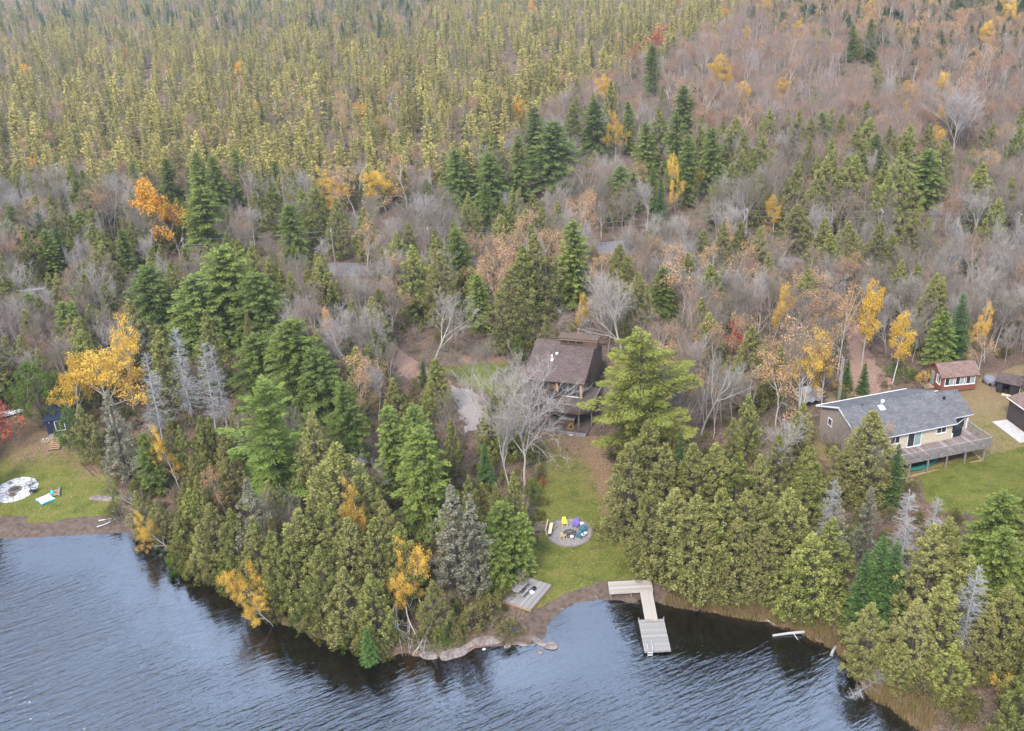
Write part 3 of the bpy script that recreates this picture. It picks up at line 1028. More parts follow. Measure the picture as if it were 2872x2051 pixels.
MB().box((SL / 2, SD_ / 2, -0.05), (SL - 0.1, SD_ - 0.1, 0.7)).build("skid_base", 'brownwood', sh)
st = MB().box((-0.75, 2.2, 0.22), (1.3, 1.5, 0.1)).build("step", 'tanwood', sh)
MB().box((-0.75, 2.2, -0.05), (1.1, 1.3, 0.44)).build("step_frame", 'brownwood', st)

# ---- black woodshed
kz = gz(65.4, 116.0)
ws = thing("woodshed", (65.3, 116.6, kz), R(-38), "small black woodshed with two overlapping brown gable roofs", "shed")
w = MB()
w.box((0, 1.0, 0.9), (2.6, 0.08, 2.0)).box((-1.3, 0, 0.9), (0.08, 2.0, 2.0)).box((1.3, 0, 0.9), (0.08, 2.0, 2.0)).box((0.75, -1.0, 0.75), (1.0, 0.08, 1.7)).box((-0.95, -1.0, 0.75), (0.6, 0.08, 1.7)).box((0, 0, 0.05), (2.5, 1.9, 0.1))
w.build("wall", 'side_black', ws)
slab_roof(ws, "roof", 'roof_dark', -1.65, 1.65, -1.35, 1.65, 0.0, 2.45, 0.08)
slab_roof(ws, "rear_roof", 'roof_dark', -1.65, 1.65, 1.35, 1.65, 0.0, 2.45, 0.08)
w = MB().box((2.5, 0.65, 0.7), (2.2, 0.08, 1.6)).box((3.6, -0.1, 0.7), (0.08, 1.6, 1.6)).box((2.45, -0.9, 0.35), (2.2, 0.08, 0.8))
w.build("lean_to_wall", 'side_black', ws)
slab_roof(ws, "lean_to_roof", 'roof_dark', 1.5, 4.0, -1.25, 1.25, 0.0, 1.95, 0.08)
slab_roof(ws, "rear_lean_to_roof", 'roof_dark', 1.5, 4.0, 1.1, 1.25, 0.0, 1.95, 0.08)
MB().box((1.45, -0.95, 0.95), (0.09, 0.09, 1.9)).build("post", 'lumber', ws)
MB().box((3.3, -0.95, 0.8), (0.14, 0.1, 1.3)).build("post", 'lumber', ws)
MB().box((0.05, -1.5, 0.1), (1.1, 0.5, 0.1)).build("step", 'lumber', ws)

# ---- dark brown outbuilding at the concrete pad
oz = gz(64, 107)
ob = thing("outbuilding", (61.95, 110.0, oz), R(-81), "dark brown outbuilding with white-edged low roof beside concrete pad", "building")
# local x runs along the wall towards the lake, local y to the right of the photo
MB().box((3.5, 3.0, 1.3), (7.0, 6.0, 3.4)).build("wall", 'side_brown', ob)
MB().box((3.5, -0.03, 2.72), (7.0, 0.05, 0.42)).build("fascia_band", 'side_red', ob)
MB().box((3.5, -0.35, 3.02), (7.5, 0.06, 0.14)).build("gutter", 'white', ob)
slab_roof(ob, "roof", 'roof_shed', -0.3, 7.3, -0.4, 3.0, 3.0, 3.75, 0.1)
slab_roof(ob, "rear_roof", 'roof_shed', -0.3, 7.3, 6.4, 3.0, 3.0, 3.75, 0.1)
pad = thing("concrete_pad", (59.8, 109.2, gz(60.3, 107)), R(-81), "pale concrete pad along the dark brown outbuilding", "slab")
for k in range(6):
    MB().box((0.45 + k * 0.91, 0.98, 0.0), (0.9, 2.0, 0.16)).build("panel", 'concrete', pad)

# ---- navy shed on the left
nz_ = P(108, 966)
nv = thing("navy_shed", nz_, R(10), "navy blue shed with white-trimmed window half hidden by trees", "shed")
w = MB()
for x in (0.0, 3.4):
    pts = [(x, 0, -0.4), (x, 3.4, -0.4), (x, 3.4, 2.6), (x, 0, 2.2)]
    w.face(pts if x > 1 else pts[::-1])
w.face([(0, 0, -0.4), (3.4, 0, -0.4), (3.4, 0, 2.2), (0, 0, 2.2)])
w.face([(3.4, 3.4, -0.4), (0, 3.4, -0.4), (0, 3.4, 2.6), (3.4, 3.4, 2.6)])
w.build("wall", 'side_blue', nv)
slab_roof(nv, "roof", 'side_blue', -0.25, 3.65, -0.3, 2.2, 3.7, 2.75, 0.08)
window(nv, (1.75, -0.003, 1.2), 1.3, 1.5, 'x', -1, 'white', 'glass', 2)
MB().tube((0.45, -0.04, 1.75), (0.45, -0.04, 1.9), 0.06, 0.05, 8).build("wall_lamp", 'white', nv)
MB().prism([(0.2, -1.3), (2.9, -1.25), (2.9, 0), (0.2, 0)], -0.3, 0.12).build("mat_step", 'gravel', nv)
stp = thing("wooden_steps", P(127, 985), R(8), "brown slatted wooden steps leading down from the navy shed", "steps")
for k in range(6):
    MB().box((0, -0.32 * k, 0.75 - 0.13 * k), (1.5, 0.26, 0.05)).build("tread", 'tanwood', stp)
for sx in (-0.7, 0.7):
    MB().bar((sx, 0.1, 0.68), (sx, -1.75, -0.05), 0.06, 0.2).build("stringer", 'brownwood', stp)

# grey shingled roof corner of a neighbour's house behind the trees
gr = thing("neighbour_house", P(-38, 905), R(12), "low house with grey shingle roof partly behind trees and red maple", "house")
MB().box((0, 2.6, 1.2), (5.5, 5.0, 2.8)).build("wall", 'side_tan_and_shade', gr)
slab_roof(gr, "roof", 'roof_grey', -3.1, 3.1, -0.2, 2.5, 2.6, 3.7, 0.1, 'white')
slab_roof(gr, "rear_roof", 'roof_grey', -3.1, 3.1, 5.4, 2.5, 2.6, 3.7, 0.1, 'white')

# ---- dock: shore stage, gangway and float
def quad_world(c5, z):
    return [flat((1380 + a * 560 / 2274) / SC, (1580 + b * 560 / 2274) / SC, z)[0] for a, b in c5]
def stage(par, q, z, mat, along_first, n, t=0.04, frame='plank'):
    """planks across a four-cornered stage; q corners in order, planks laid side by side from edge q0-q3 to edge q1-q2"""
    q = [Vector((*p, 0)) for p in q]
    if not along_first:
        q = [q[1], q[2], q[3], q[0]]
    for k in range(n):
        f0, f1 = (k + 0.06) / n, (k + 0.94) / n
        a0, a1 = q[0].lerp(q[1], f0), q[0].lerp(q[1], f1)
        b0, b1 = q[3].lerp(q[2], f0), q[3].lerp(q[2], f1)
        c = (a0 + a1 + b0 + b1) / 4
        d = random.uniform(-0.004, 0.004)
        mb = MB().prism([(p.x - c.x, p.y - c.y) for p in (a0, a1, b1, b0)] if ((a1 - a0).cross(b0 - a0)).z > 0 else [(p.x - c.x, p.y - c.y) for p in (a0, b0, b1, a1)], -t, 0)
        o = mb.build("plank", mat, par)
        o.location = (c.x, c.y, z + d)
    fr = MB()
    for a, b in zip(q, q[1:] + q[:1]):
        fr.bar(a + Vector((0, 0, z - t - 0.09)), b + Vector((0, 0, z - t - 0.09)), 0.05, 0.18)
    fr.build("frame", frame, par)
dock = thing("dock_stage", (0, 0, 0), 0, "pale plank dock stage standing on posts along the beach", "dock", "wooden dock sections")
q1 = quad_world([(1322, 210), (1810, 185), (1833, 305), (1340, 335)], 0.8)
stage(dock, q1, 0.8, 'plank', True, 33)
for f in (0.03, 0.5, 0.94):
    for a, b in ((q1[0], q1[1]), (q1[3], q1[2])):
        p = a + (b - a) * f
        MB().tube((p[0], p[1], min(gz(*p), 0.0) - 0.5), (p[0], p[1], 0.7), 0.05, 0.05, 8).build("post", 'railwood', dock)
gang = thing("dock_gangway", (0, 0, 0), 0, "narrow pale gangway joining the dock stage to the float", "dock", "wooden dock sections")
q2 = quad_world([(1686, 318), (1824, 318), (1884, 640), (1744, 645)], 0.62)
q2 = [np.array(p) for p in q2]
stage(gang, q2, 0.70, 'plank', False, 32)
flt = thing("swim_float", (0, 0, 0), 0, "silver-grey plank swim float with metal ladder at the dock end", "float", "wooden dock sections")
q3 = quad_world([(1670, 642), (1955, 632), (2035, 985), (1738, 1000)], 0.42)
stage(flt, q3, 0.42, 'plank2', True, 16, frame='greywood')
for f in (0.14, 0.5, 0.86):
    a, b = Vector((*q3[0], 0.12)).lerp(Vector((*q3[1], 0.12)), f), Vector((*q3[3], 0.12)).lerp(Vector((*q3[2], 0.12)), f)
    MB().tube(a.lerp(b, 0.04), a.lerp(b, 0.96), 0.2, 0.2, 10).build("pontoon", 'dark', flt)
for p in (q3[0], q3[1]):
    MB().tube((p[0], p[1], -1.2), (p[0], p[1], 0.62), 0.06, 0.06, 8).build("mooring_post", 'railwood', flt)
lx0, lx1, ly = q3[3][0] + 0.28, q3[3][0] + 0.72, q3[3][1]
ld = MB()
for x in (lx0, lx1):
    ld.path([(x, ly + 0.75, 0.43), (x, ly + 0.7, 0.95), (x, ly + 0.1, 0.98), (x, ly - 0.16, 0.8), (x, ly - 0.22, -0.7)], [0.022] * 5, 7)
lad = ld.build("ladder", 'metal', flt)
for k in range(4):
    MB().box(((lx0 + lx1) / 2, ly - 0.19, 0.35 - 0.28 * k), (lx1 - lx0, 0.09, 0.03)).build("rung", 'white', lad)

# ---- old grey swim platform with picnic table
pc = [P(1165, 1284), P(1226, 1305), P(1177, 1360)]
p0, p1, p2 = (Vector(p[:2]) for p in pc)
px = (p1 - p0)
py = (p2 - p1)
ang = math.atan2(px.y, px.x)
pl_w, pl_d = px.length, abs(py.dot(Vector((math.sin(ang), -math.cos(ang)))))
plz = max(gz(*p0), gz(*p1), gz(*((p0 + p1) / 2)), gz(*p2)) + 0.22
plat = thing("swim_platform", (p0.x, p0.y, plz), ang, "old grey plank platform at the shore beside green shrubs", "platform")
n = 24
for k in range(n):
    o = MB().box((0, 0, 0), (pl_w + random.uniform(-0.03, 0.03), pl_d / n - 0.015, 0.05)).build("plank", 'greywood', plat)
    o.location = (pl_w / 2, -pl_d * (k + 0.5) / n, random.uniform(-0.006, 0.006))
MB().box((pl_w - 0.03, -pl_d / 2, -0.15), (0.06, pl_d, 0.2)).box((0.03, -pl_d / 2, -0.15), (0.06, pl_d, 0.2)).box((pl_w / 2, -pl_d + 0.03, -0.15), (pl_w, 0.06, 0.2)).build("frame", 'tanwood', plat)
for x in (0.15, pl_w - 0.15):
    for y in (-0.15, -pl_d + 0.15):
        MB().box((x, y, -0.6), (0.14, 0.14, 1.1)).build("post", 'greywood', plat)
def in_plat(x, y, z=0.03):
    v = Matrix.Rotation(ang, 3, 'Z') @ Vector((x, y, 0))
    return (p0.x + v.x, p0.y + v.y, plz + z)
tb = thing("picnic_table", in_plat(pl_w * 0.30, -pl_d * 0.58), ang + R(88), "weathered grey picnic table on the old shore platform", "table")
for k in range(5):
    MB().box((0, -0.30 + 0.15 * k, 0.72), (1.75, 0.135, 0.045)).build("plank", 'greywood', tb)
for s_ in (-1, 1):
    MB().box((0, 0.72 * s_, 0.43), (1.75, 0.24, 0.045)).build("bench", 'greywood', tb)
    for x in (-0.6, 0.6):
        MB().bar((x, 0.18 * s_, 0.7), (x, 0.62 * s_, 0.0), 0.05, 0.09).build("leg", 'greywood', tb)
for x in (-0.6, 0.6):
    MB().box((x + 0.05, 0, 0.40), (0.045, 1.5, 0.09)).build("crossbar", 'greywood', tb)
MB().box((0, 0, 0.05), (0.62, 0.38, 0.12)).build("foam_pad", 'white', None, bevel=0.03)
o = bpy.data.objects["foam_pad"]
o.location = in_plat(pl_w * 0.60, -pl_d * 0.45, 0.03)
o.rotation_euler = (0, 0, ang + R(-12))
tag(o, "white rectangular pad lying on the grey platform", "pad")
o = MB().tube((0, 0, 0), (0, 0, 0.3), 0.17, 0.2, 12).build("bucket", MT['side_blue'], None)
o.location = in_plat(pl_w * 0.62, -pl_d * 0.34, 0.03)
tag(o, "dark blue bucket behind the white pad on the platform", "bucket")
MB().tube((0.0, 0.0, 0.28), (0, 0, 0.3), 0.17, 0.17, 12).build("rim", 'dark', o)

# ------------------------------------------------------------------ trees
LM = {
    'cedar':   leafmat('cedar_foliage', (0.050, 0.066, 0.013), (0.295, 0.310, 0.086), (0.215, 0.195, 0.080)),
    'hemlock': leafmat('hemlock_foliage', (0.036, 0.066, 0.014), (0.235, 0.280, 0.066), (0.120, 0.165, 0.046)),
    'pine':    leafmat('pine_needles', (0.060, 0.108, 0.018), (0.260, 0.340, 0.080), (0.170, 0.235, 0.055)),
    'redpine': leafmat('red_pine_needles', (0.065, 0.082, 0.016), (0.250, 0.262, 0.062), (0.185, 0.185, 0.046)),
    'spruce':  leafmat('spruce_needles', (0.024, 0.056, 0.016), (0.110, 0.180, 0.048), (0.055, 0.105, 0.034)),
    'tamarack': leafmat('tamarack_needles', (0.195, 0.168, 0.042), (0.600, 0.510, 0.150), (0.215, 0.200, 0.080), 0.35, 1.2),
    'yellow':  leafmat('golden_leaves', (0.40, 0.220, 0.026), (0.64, 0.430, 0.085), (0.50, 0.315, 0.065), 0.4),
    'orange':  leafmat('orange_leaves', (0.52, 0.205, 0.022), (0.70, 0.390, 0.055), (0.62, 0.300, 0.035), 0.4, 0.4),
    'rust':    leafmat('rusty_leaves', (0.24, 0.110, 0.050), (0.38, 0.200, 0.095), (0.30, 0.140, 0.070), 0.3),
    'pale':    leafmat('pale_tan_leaves', (0.34, 0.190, 0.085), (0.50, 0.320, 0.140), (0.40, 0.230, 0.120), 0.35),
    'red':     leafmat('red_leaves', (0.26, 0.055, 0.032), (0.40, 0.125, 0.070), (0.32, 0.085, 0.045), 0.35, 0.5),
    'grey':    leafmat('grey_lichen_spruce', (0.110, 0.112, 0.068), (0.270, 0.262, 0.185), (0.205, 0.190, 0.130), 0.2),
    'shrub':   leafmat('low_shrub_leaves', (0.060, 0.074, 0.016), (0.200, 0.200, 0.052), (0.150, 0.120, 0.050)),
    'lawn':    leafmat('lawn_blades', (0.078, 0.094, 0.018), (0.170, 0.180, 0.042), (0.135, 0.128, 0.036)),
    'green':   leafmat('fresh_green_leaves', (0.060, 0.110, 0.018), (0.140, 0.200, 0.035), (0.100, 0.140, 0.030)),
    'brush':   leafmat('brown_brush', (0.10, 0.062, 0.048), (0.22, 0.150, 0.120), (0.16, 0.120, 0.090), 0.2),
    'reed':    leafmat('tall_dry_grass', (0.12, 0.080, 0.035), (0.25, 0.175, 0.085), (0.17, 0.130, 0.055), 0.3),
}
BK = {
    'dark':  barkmat('dark_conifer_bark', (0.045, 0.036, 0.030), (0.10, 0.082, 0.070), (0.09, 0.075, 0.065)),
    'grey':  barkmat('grey_twig_bark', (0.200, 0.178, 0.164), (0.385, 0.348, 0.325), (0.30, 0.272, 0.235)),
    'pink':  barkmat('pinkish_twig_bark', (0.155, 0.112, 0.092), (0.295, 0.218, 0.180), (0.27, 0.190, 0.145)),
    'brown': barkmat('brown_grey_twig_bark', (0.120, 0.098, 0.080), (0.235, 0.195, 0.165), (0.19, 0.165, 0.125)),
    'birch': barkmat('white_birch_bark', (0.20, 0.175, 0.155), (0.50, 0.47, 0.44), (0.34, 0.31, 0.28), 5, (1, 1, 2.2)),
    'dead':  barkmat('silver_dead_wood', (0.20, 0.20, 0.20), (0.36, 0.36, 0.36), (0.29, 0.285, 0.27)),
}

def unit(a):
    return a / (np.linalg.norm(a, axis=-1, keepdims=True) + 1e-9)

class Geo:
    """leaves and tubes gathered as arrays; part 0 = trunk, part 1 = crown"""
    def __init__(s, seed):
        s.r = np.random.default_rng(seed)
        s.lv, s.lvv = [], []
        s.tb = {0: [], 1: []}
    def leaves(s, p, axis, nrm, length, width, v):
        """one kite-less triangle pair per leaf spray: a pointed quad along axis"""
        n = len(p)
        ax = unit(axis)
        side = unit(np.cross(ax, nrm + 1e-6))
        ln = np.asarray(length).reshape(-1, 1) * np.ones((n, 1))
        wd = np.asarray(width).reshape(-1, 1) * np.ones((n, 1))
        a = p - ax * ln * 0.5
        b = p + side * wd * 0.5 - ax * ln * 0.05
        c = p + ax * ln * 0.5
        tri = np.stack([a - side * wd * 0.22, b, c], 1)
        s.lv.append(tri.reshape(-1, 3))
        s.lvv.append(np.repeat(np.clip(v, 0, 1), 3))
    def seg(s, part, p0, p1, r0, r1, k=3):
        s.tb[part].append((np.atleast_2d(p0), np.atleast_2d(p1), np.atleast_1d(r0) * np.ones(len(np.atleast_2d(p0))), np.atleast_1d(r1) * np.ones(len(np.atleast_2d(p0))), k))
    def tubes(s, part):
        V, F, base = [], [], 0
        for p0, p1, r0, r1, k in s.tb[part]:
            n = len(p0)
            d = unit(p1 - p0)
            ref = np.where(np.abs(d[:, 2:3]) > 0.9, np.array([[1.0, 0, 0]]), np.array([[0, 0, 1.0]]))
            u = unit(np.cross(d, ref))
            w = np.cross(d, u)
            ang = np.arange(k) * 2 * math.pi / k
            ring = np.cos(ang)[None, :, None] * u[:, None, :] + np.sin(ang)[None, :, None] * w[:, None, :]
            a = p0[:, None, :] + ring * r0[:, None, None]
            b = p1[:, None, :] + ring * r1[:, None, None]
            V.append(np.concatenate([a, b], 1).reshape(-1, 3))
            i = base + np.arange(n)[:, None] * 2 * k
            j, j2 = np.arange(k)[None, :], (np.arange(k)[None, :] + 1) % k
            F.append(np.stack([i + j, i + j2, i + k + j2, i + k + j], -1).reshape(-1, 4))
            base += n * 2 * k
        if not V:
            return np.zeros((0, 3)), np.zeros((0, 4), int)
        return np.concatenate(V), np.concatenate(F)

def finish(geo, name, bark, leaf, twig=None, H=None):
    """-> (trunk mesh, crown mesh, combined mesh)"""
    tv, tf = geo.tubes(0)
    cv, cf = geo.tubes(1)
    lv = np.concatenate(geo.lv) if geo.lv else np.zeros((0, 3))
    lvv = np.concatenate(geo.lvv) if geo.lvv else np.zeros(0)
    if H:
        zt = np.concatenate([tv, cv, lv])[:, 2]
        k_ = H / np.quantile(zt, 0.9995)
        tv, cv, lv = tv * k_, cv * k_, lv * k_
    lf = np.arange(len(lv)).reshape(-1, 3)
    bm, lm, tm = BK[bark], (LM[leaf] if leaf else None), BK[twig or bark]
    trunk = np_mesh(name + "_trunk", tv, [tf], [bm], smooth=True)
    mats = [tm] + ([lm] if lm else [])
    fs, mi = [], []
    if len(cf):
        fs.append(cf)
        mi.append(0)
    if len(lf):
        fs.append(lf + len(cv))
        mi.append(1)
    crown = np_mesh(name + "_crown", np.concatenate([cv, lv]), fs, mats, np.concatenate([np.full(len(cv), 0.5), lvv]), mi)
    allm = [bm] + mats
    fs2 = [tf] + [f + len(tv) for f in fs]
    comb = np_mesh(name, np.concatenate([tv, cv, lv]), fs2, allm, np.concatenate([np.full(len(tv) + len(cv), 0.5), lvv]), [0] + [k + 1 for k in mi])
    return trunk, crown, comb

def stem_path(g, H, r0, r1, bend=0.25, n=6, k=6, top=1.0):
    zs = np.linspace(0, H * top, n + 1)
    off = np.cumsum(g.r.normal(0, bend / n, (n + 1, 2)), 0)
    off -= off[0]
    pts = np.c_[off, zs]
    pts[0, 2] = -0.35
    rad = r0 + (r1 - r0) * (zs / (H * top)) ** 0.9
    g.seg(0, pts[:-1], pts[1:], rad[:-1], rad[1:], k)
    return pts

def conifer(seed, H, Rm, z0, prof, dz, nb, pitch, droop, leafl, leafw, dens, bark, leaf, spread=0.34, dead=0.0, jitter=0.15, lift=0.7):
    g = Geo(seed)
    r = g.r
    path = stem_path(g, H, 0.012 * H + 0.03, 0.02, 0.02 * H)
    base, dirs, L, hz = [], [], [], []
    z = z0
    az = r.uniform(0, 6.28)
    while z < H * 0.985:
        f = (z - z0) / (H - z0)
        n = max(3, int(round(nb * (1 - 0.45 * f))))
        for k in range(n):
            a = az + 2 * math.pi * k / n + r.normal(0, 0.25)
            ln = Rm * prof(f) * r.uniform(1 - jitter * 1.8, 1 + jitter) + 0.12
            if r.random() < 0.06:
                ln *= 0.55
            base.append((np.interp(z, path[:, 2], path[:, 0]), np.interp(z, path[:, 2], path[:, 1]), z + r.normal(0, dz * 0.3)))
            dirs.append((math.cos(a), math.sin(a), 0))
            L.append(ln)
            hz.append(f)
        az += 1.1
        z += dz * (1.15 - 0.55 * f)
    base, dirs, L, hz = np.array(base), np.array(dirs), np.array(L), np.array(hz)
    pit = pitch + lift * hz + r.normal(0, 0.08, len(L))
    bv = r.uniform(0, 1, len(L))
    def at(i, t):
        zz = (pit[i] * t - droop * t * t) * L[i]
        return base[i] + dirs[i] * (t * L[i])[:, None] * 0.97 + np.c_[np.zeros((len(i), 2)), zz]
    ib = np.arange(len(L))
    g.seg(1, at(ib, np.zeros(len(L))), at(ib, np.full(len(L), 0.55)), 0.012 * L + 0.008, 0.006 * L + 0.004, 3)
    g.seg(1, at(ib, np.full(len(L), 0.55)), at(ib, np.full(len(L), 0.98)), 0.006 * L + 0.004, 0.003, 3)
    cnt = np.maximum(4, (dens * (L ** 1.35)).astype(int))
    if dead:
        cnt = (cnt * (1 - dead)).astype(int)
    i = np.repeat(ib, cnt)
    t = 1 - 0.88 * r.random(len(i)) ** 1.25
    p = at(i, t)
    lat = np.c_[-dirs[i][:, 1], dirs[i][:, 0], np.zeros(len(i))]
    w = spread * L[i] * (1.12 - t) + 0.10
    sgn = r.uniform(-1, 1, len(i))
    p = p + lat * (sgn * w)[:, None] + r.normal(0, 0.045, (len(i), 3)) * np.array([1, 1, 1.2]) - np.c_[np.zeros((len(i), 2)), np.abs(sgn) * w * 0.22]
    slope = (pit[i] - 2 * droop * t)
    axd = dirs[i] * 0.85 + lat * sgn[:, None] * 0.75 + np.c_[np.zeros((len(i), 2)), slope * 0.7] + r.normal(0, 0.28, (len(i), 3))
    nr = np.c_[-dirs[i][:, :2] * 0.3, np.ones(len(i))] + r.normal(0, 0.45, (len(i), 3))
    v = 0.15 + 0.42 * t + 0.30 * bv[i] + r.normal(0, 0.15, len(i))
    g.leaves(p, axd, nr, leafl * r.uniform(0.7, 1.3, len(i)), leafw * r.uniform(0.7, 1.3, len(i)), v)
    return finish(g, leaf + "_conifer", bark, leaf, None, H)

def cedar(seed, H, Rm, leaf='cedar', nclump=150, per=64, lo=0.05, bulge=0.35, lsz=0.20, tip=0.9, rag=0.2, csz=1.0):
    g = Geo(seed)
    r = g.r
    stem_path(g, H * 0.93, 0.016 * H + 0.04, 0.02, 0.02 * H)
    lump = r.uniform(0, 6.28, 6)
    n = nclump
    f = r.random(n) ** 1.15
    z = H * (lo + (1 - lo) * f)
    def prof(f):
        return np.clip((1 - f ** 1.5) ** tip * (0.62 + bulge * np.sin(np.clip(f * 2.2 + 0.35, 0, 3.14))), 0.05, 2)
    a = r.uniform(0, 6.28, n)
    rad = Rm * prof(f) * (1 + rag * np.sin(2 * a + lump[0] + z * 0.7) + rag * np.sin(3 * a + lump[1] - z * 1.1) + r.normal(0, rag * 0.6, n))
    depth = r.random(n) ** 0.5
    rr = rad * (0.42 + 0.58 * depth)
    c = np.c_[rr * np.cos(a), rr * np.sin(a), z]
    rc = csz * (0.22 + 0.26 * r.random(n)) * (0.55 + 0.3 * Rm) * (1 - 0.5 * f)
    cv = r.uniform(-0.05, 0.6, n)
    # limbs to the clumps
    zb = np.clip(z - rr * 0.5, 0.1, H)
    g.seg(1, np.c_[np.zeros((n, 2)), zb], c, 0.018, 0.006, 3)
    i = np.repeat(np.arange(n), per)
    q = r.normal(0, 1, (len(i), 3))
    q = unit(q) * (r.random((len(i), 1)) ** 0.45)
    p = c[i] + q * rc[i][:, None] * np.array([1, 1, 1.35])
    out = np.c_[np.cos(a)[i], np.sin(a)[i], np.full(len(i), 0.35)]
    ax = np.c_[np.zeros((len(i), 2)), np.ones(len(i))] * 0.55 + out * 0.6 + r.normal(0, 0.55, (len(i), 3))
    nr = out + r.normal(0, 0.8, (len(i), 3))
    v = cv[i] + 0.36 * (q[:, 2] * 0.5 + 0.5) + r.normal(0, 0.14, len(i)) + 0.12 * f[i]  # leaves on top of each clump coloured lighter, as if lit from above
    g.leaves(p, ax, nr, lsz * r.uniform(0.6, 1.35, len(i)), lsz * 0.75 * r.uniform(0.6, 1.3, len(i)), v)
    return finish(g, leaf + "_column", 'dark', leaf, None, H)

def grow(g, p, d, ln, rad, lvl, maxl, spec, ends):
    """recursive limbs; spec: per level (children, length ratio, spread angle, first child fraction, segments)"""
    r = g.r
    nch, lr, ang, first, ns = spec[min(lvl, len(spec) - 1)]
    pts, q, dd = [np.array(p, float)], np.array(p, float), np.array(d, float)
    for k in range(ns):
        dd = unit(dd + r.normal(0, 0.11 + 0.04 * lvl, 3) + np.array([0, 0, 0.05 if lvl else 0.02]))
        q = q + dd * ln / ns
        pts.append(q.copy())
    pts = np.array(pts)
    tap = np.linspace(1, 0.42 if lvl < maxl else 0.2, ns + 1)
    k = 7 if lvl == 0 else (5 if lvl == 1 else 3)
    g.seg(0 if lvl <= 1 else 1, pts[:-1], pts[1:], rad * tap[:-1], rad * tap[1:], k)
    if lvl >= maxl:
        ends.append((pts[-1], dd, pts[0]))
        return
    for c in range(nch):
        t = first + (1 - first) * (c + r.uniform(0.1, 0.9)) / nch if c < nch - 1 else 1.0
        x = t * ns
        i = min(int(x), ns - 1)
        pp = pts[i] + (pts[i + 1] - pts[i]) * (x - i)
        base = unit(pts[i + 1] - pts[i])
        az = r.uniform(0, 6.28) + c * 2.4
        rn = unit(np.cross(base, r.normal(0, 1, 3)))
        rn = unit(rn * math.cos(az) + np.cross(base, rn) * math.sin(az))
        a = ang * r.uniform(0.65, 1.25) * (0.45 if t > 0.98 else 1)
        nd = unit(base * math.cos(a) + rn * math.sin(a))
        grow(g, pp, nd, ln * lr * r.uniform(0.75, 1.2) * (1.15 - 0.4 * t), rad * (0.62 if t > 0.9 else 0.48) * (1.1 - 0.35 * t), lvl + 1, maxl, spec, ends)

def deciduous(seed, H, trunk_frac, spec, bark, leaf=None, nleaf=0, lsz=0.16, clump=0.5, tw=7, twl=0.55, twig=None, maxl=3, bare_frac=0.0, r0=None):
    g = Geo(seed)
    r = g.r
    ends = []
    grow(g, (0, 0, -0.3), (r.normal(0, 0.04), r.normal(0, 0.04), 1), H * trunk_frac, r0 or (0.0085 * H + 0.02), 0, maxl, spec, ends)
    e = np.array([x[0] for x in ends])
    ed = np.array([x[1] for x in ends])
    es = np.array([x[2] for x in ends])
    # fine twigs fan out along every last limb
    if tw:
        i = np.repeat(np.arange(len(e)), tw)
        t = r.random(len(i))[:, None] ** 0.7
        p = es[i] + (e[i] - es[i]) * t
        d = unit(ed[i] + r.normal(0, 0.62, (len(i), 3)) + np.array([0, 0, 0.22]))
        l = twl * r.uniform(0.5, 1.3, (len(i), 1))
        m = p + d * l * 0.55
        q = m + unit(d + r.normal(0, 0.35, d.shape)) * l * 0.6
        g.seg(1, p, m, 0.011, 0.008, 3)
        g.seg(1, m, q, 0.008, 0.003, 3)
        d2 = unit(d + r.normal(0, 0.6, d.shape))
        g.seg(1, m, m + d2 * l * 0.5, 0.006, 0.003, 3)
    if leaf and nleaf:
        keep = r.random(len(e)) >= bare_frac
        e2 = e[keep]
        cvv = r.uniform(0, 0.7, len(e2))
        i = np.repeat(np.arange(len(e2)), nleaf)
        q = unit(r.normal(0, 1, (len(i), 3))) * (r.random((len(i), 1)) ** 0.5)
        p = e2[i] + q * clump * r.uniform(0.6, 1.3, (len(i), 1))
        ax = r.normal(0, 1, (len(i), 3)) + np.array([0, 0, -0.5])
        nr = r.normal(0, 1, (len(i), 3)) + np.array([0, 0, 0.7])
        g.leaves(p, ax, nr, lsz * r.uniform(0.6, 1.4, len(i)), lsz * 1.0 * r.uniform(0.7, 1.3, len(i)), cvv[i] + r.normal(0, 0.2, len(i)) + 0.15)
    return finish(g, (leaf or bark) + "_broadleaf", bark, leaf, twig, H)

def deadconifer(seed, H, Rm, bark='dead'):
    g = Geo(seed)
    r = g.r
    path = stem_path(g, H, 0.009 * H + 0.03, 0.015, 0.03 * H)
    n = int(H * 15)
    z = H * (0.18 + 0.8 * r.random(n))
    f = z / H
    a = r.uniform(0, 6.28, n)
    ln = Rm * (1.08 - f) ** 0.8 * r.uniform(0.45, 1.15, n) + 0.15
    d = np.c_[np.cos(a), np.sin(a), r.normal(0.05, 0.2, n) + 0.5 * (f - 0.5)]
    b = np.c_[np.interp(z, path[:, 2], path[:, 0]), np.interp(z, path[:, 2], path[:, 1]), z]
    m = b + d * (ln * 0.55)[:, None]
    e = m + (d * 0.85 + np.array([0, 0, 0.15]) + r.normal(0, 0.12, d.shape)) * (ln * 0.5)[:, None]
    g.seg(1, b, m, 0.014 + 0.008 * ln, 0.013, 3)
    g.seg(1, m, e, 0.013, 0.007, 3)
    i = np.repeat(np.arange(n), 14)
    t = r.random((len(i), 1))
    p = np.where(t < 0.5, b[i] + (m[i] - b[i]) * t * 2, m[i] + (e[i] - m[i]) * (t - 0.5) * 2)
    q = p + (d[i] * 0.6 + r.normal(0, 0.5, (len(i), 3)) + np.array([0, 0, -0.12])) * (ln[i] * 0.30)[:, None]
    g.seg(1, p, q, 0.012, 0.006, 3)
    return finish(g, "dead_conifer", bark, None, None, H)

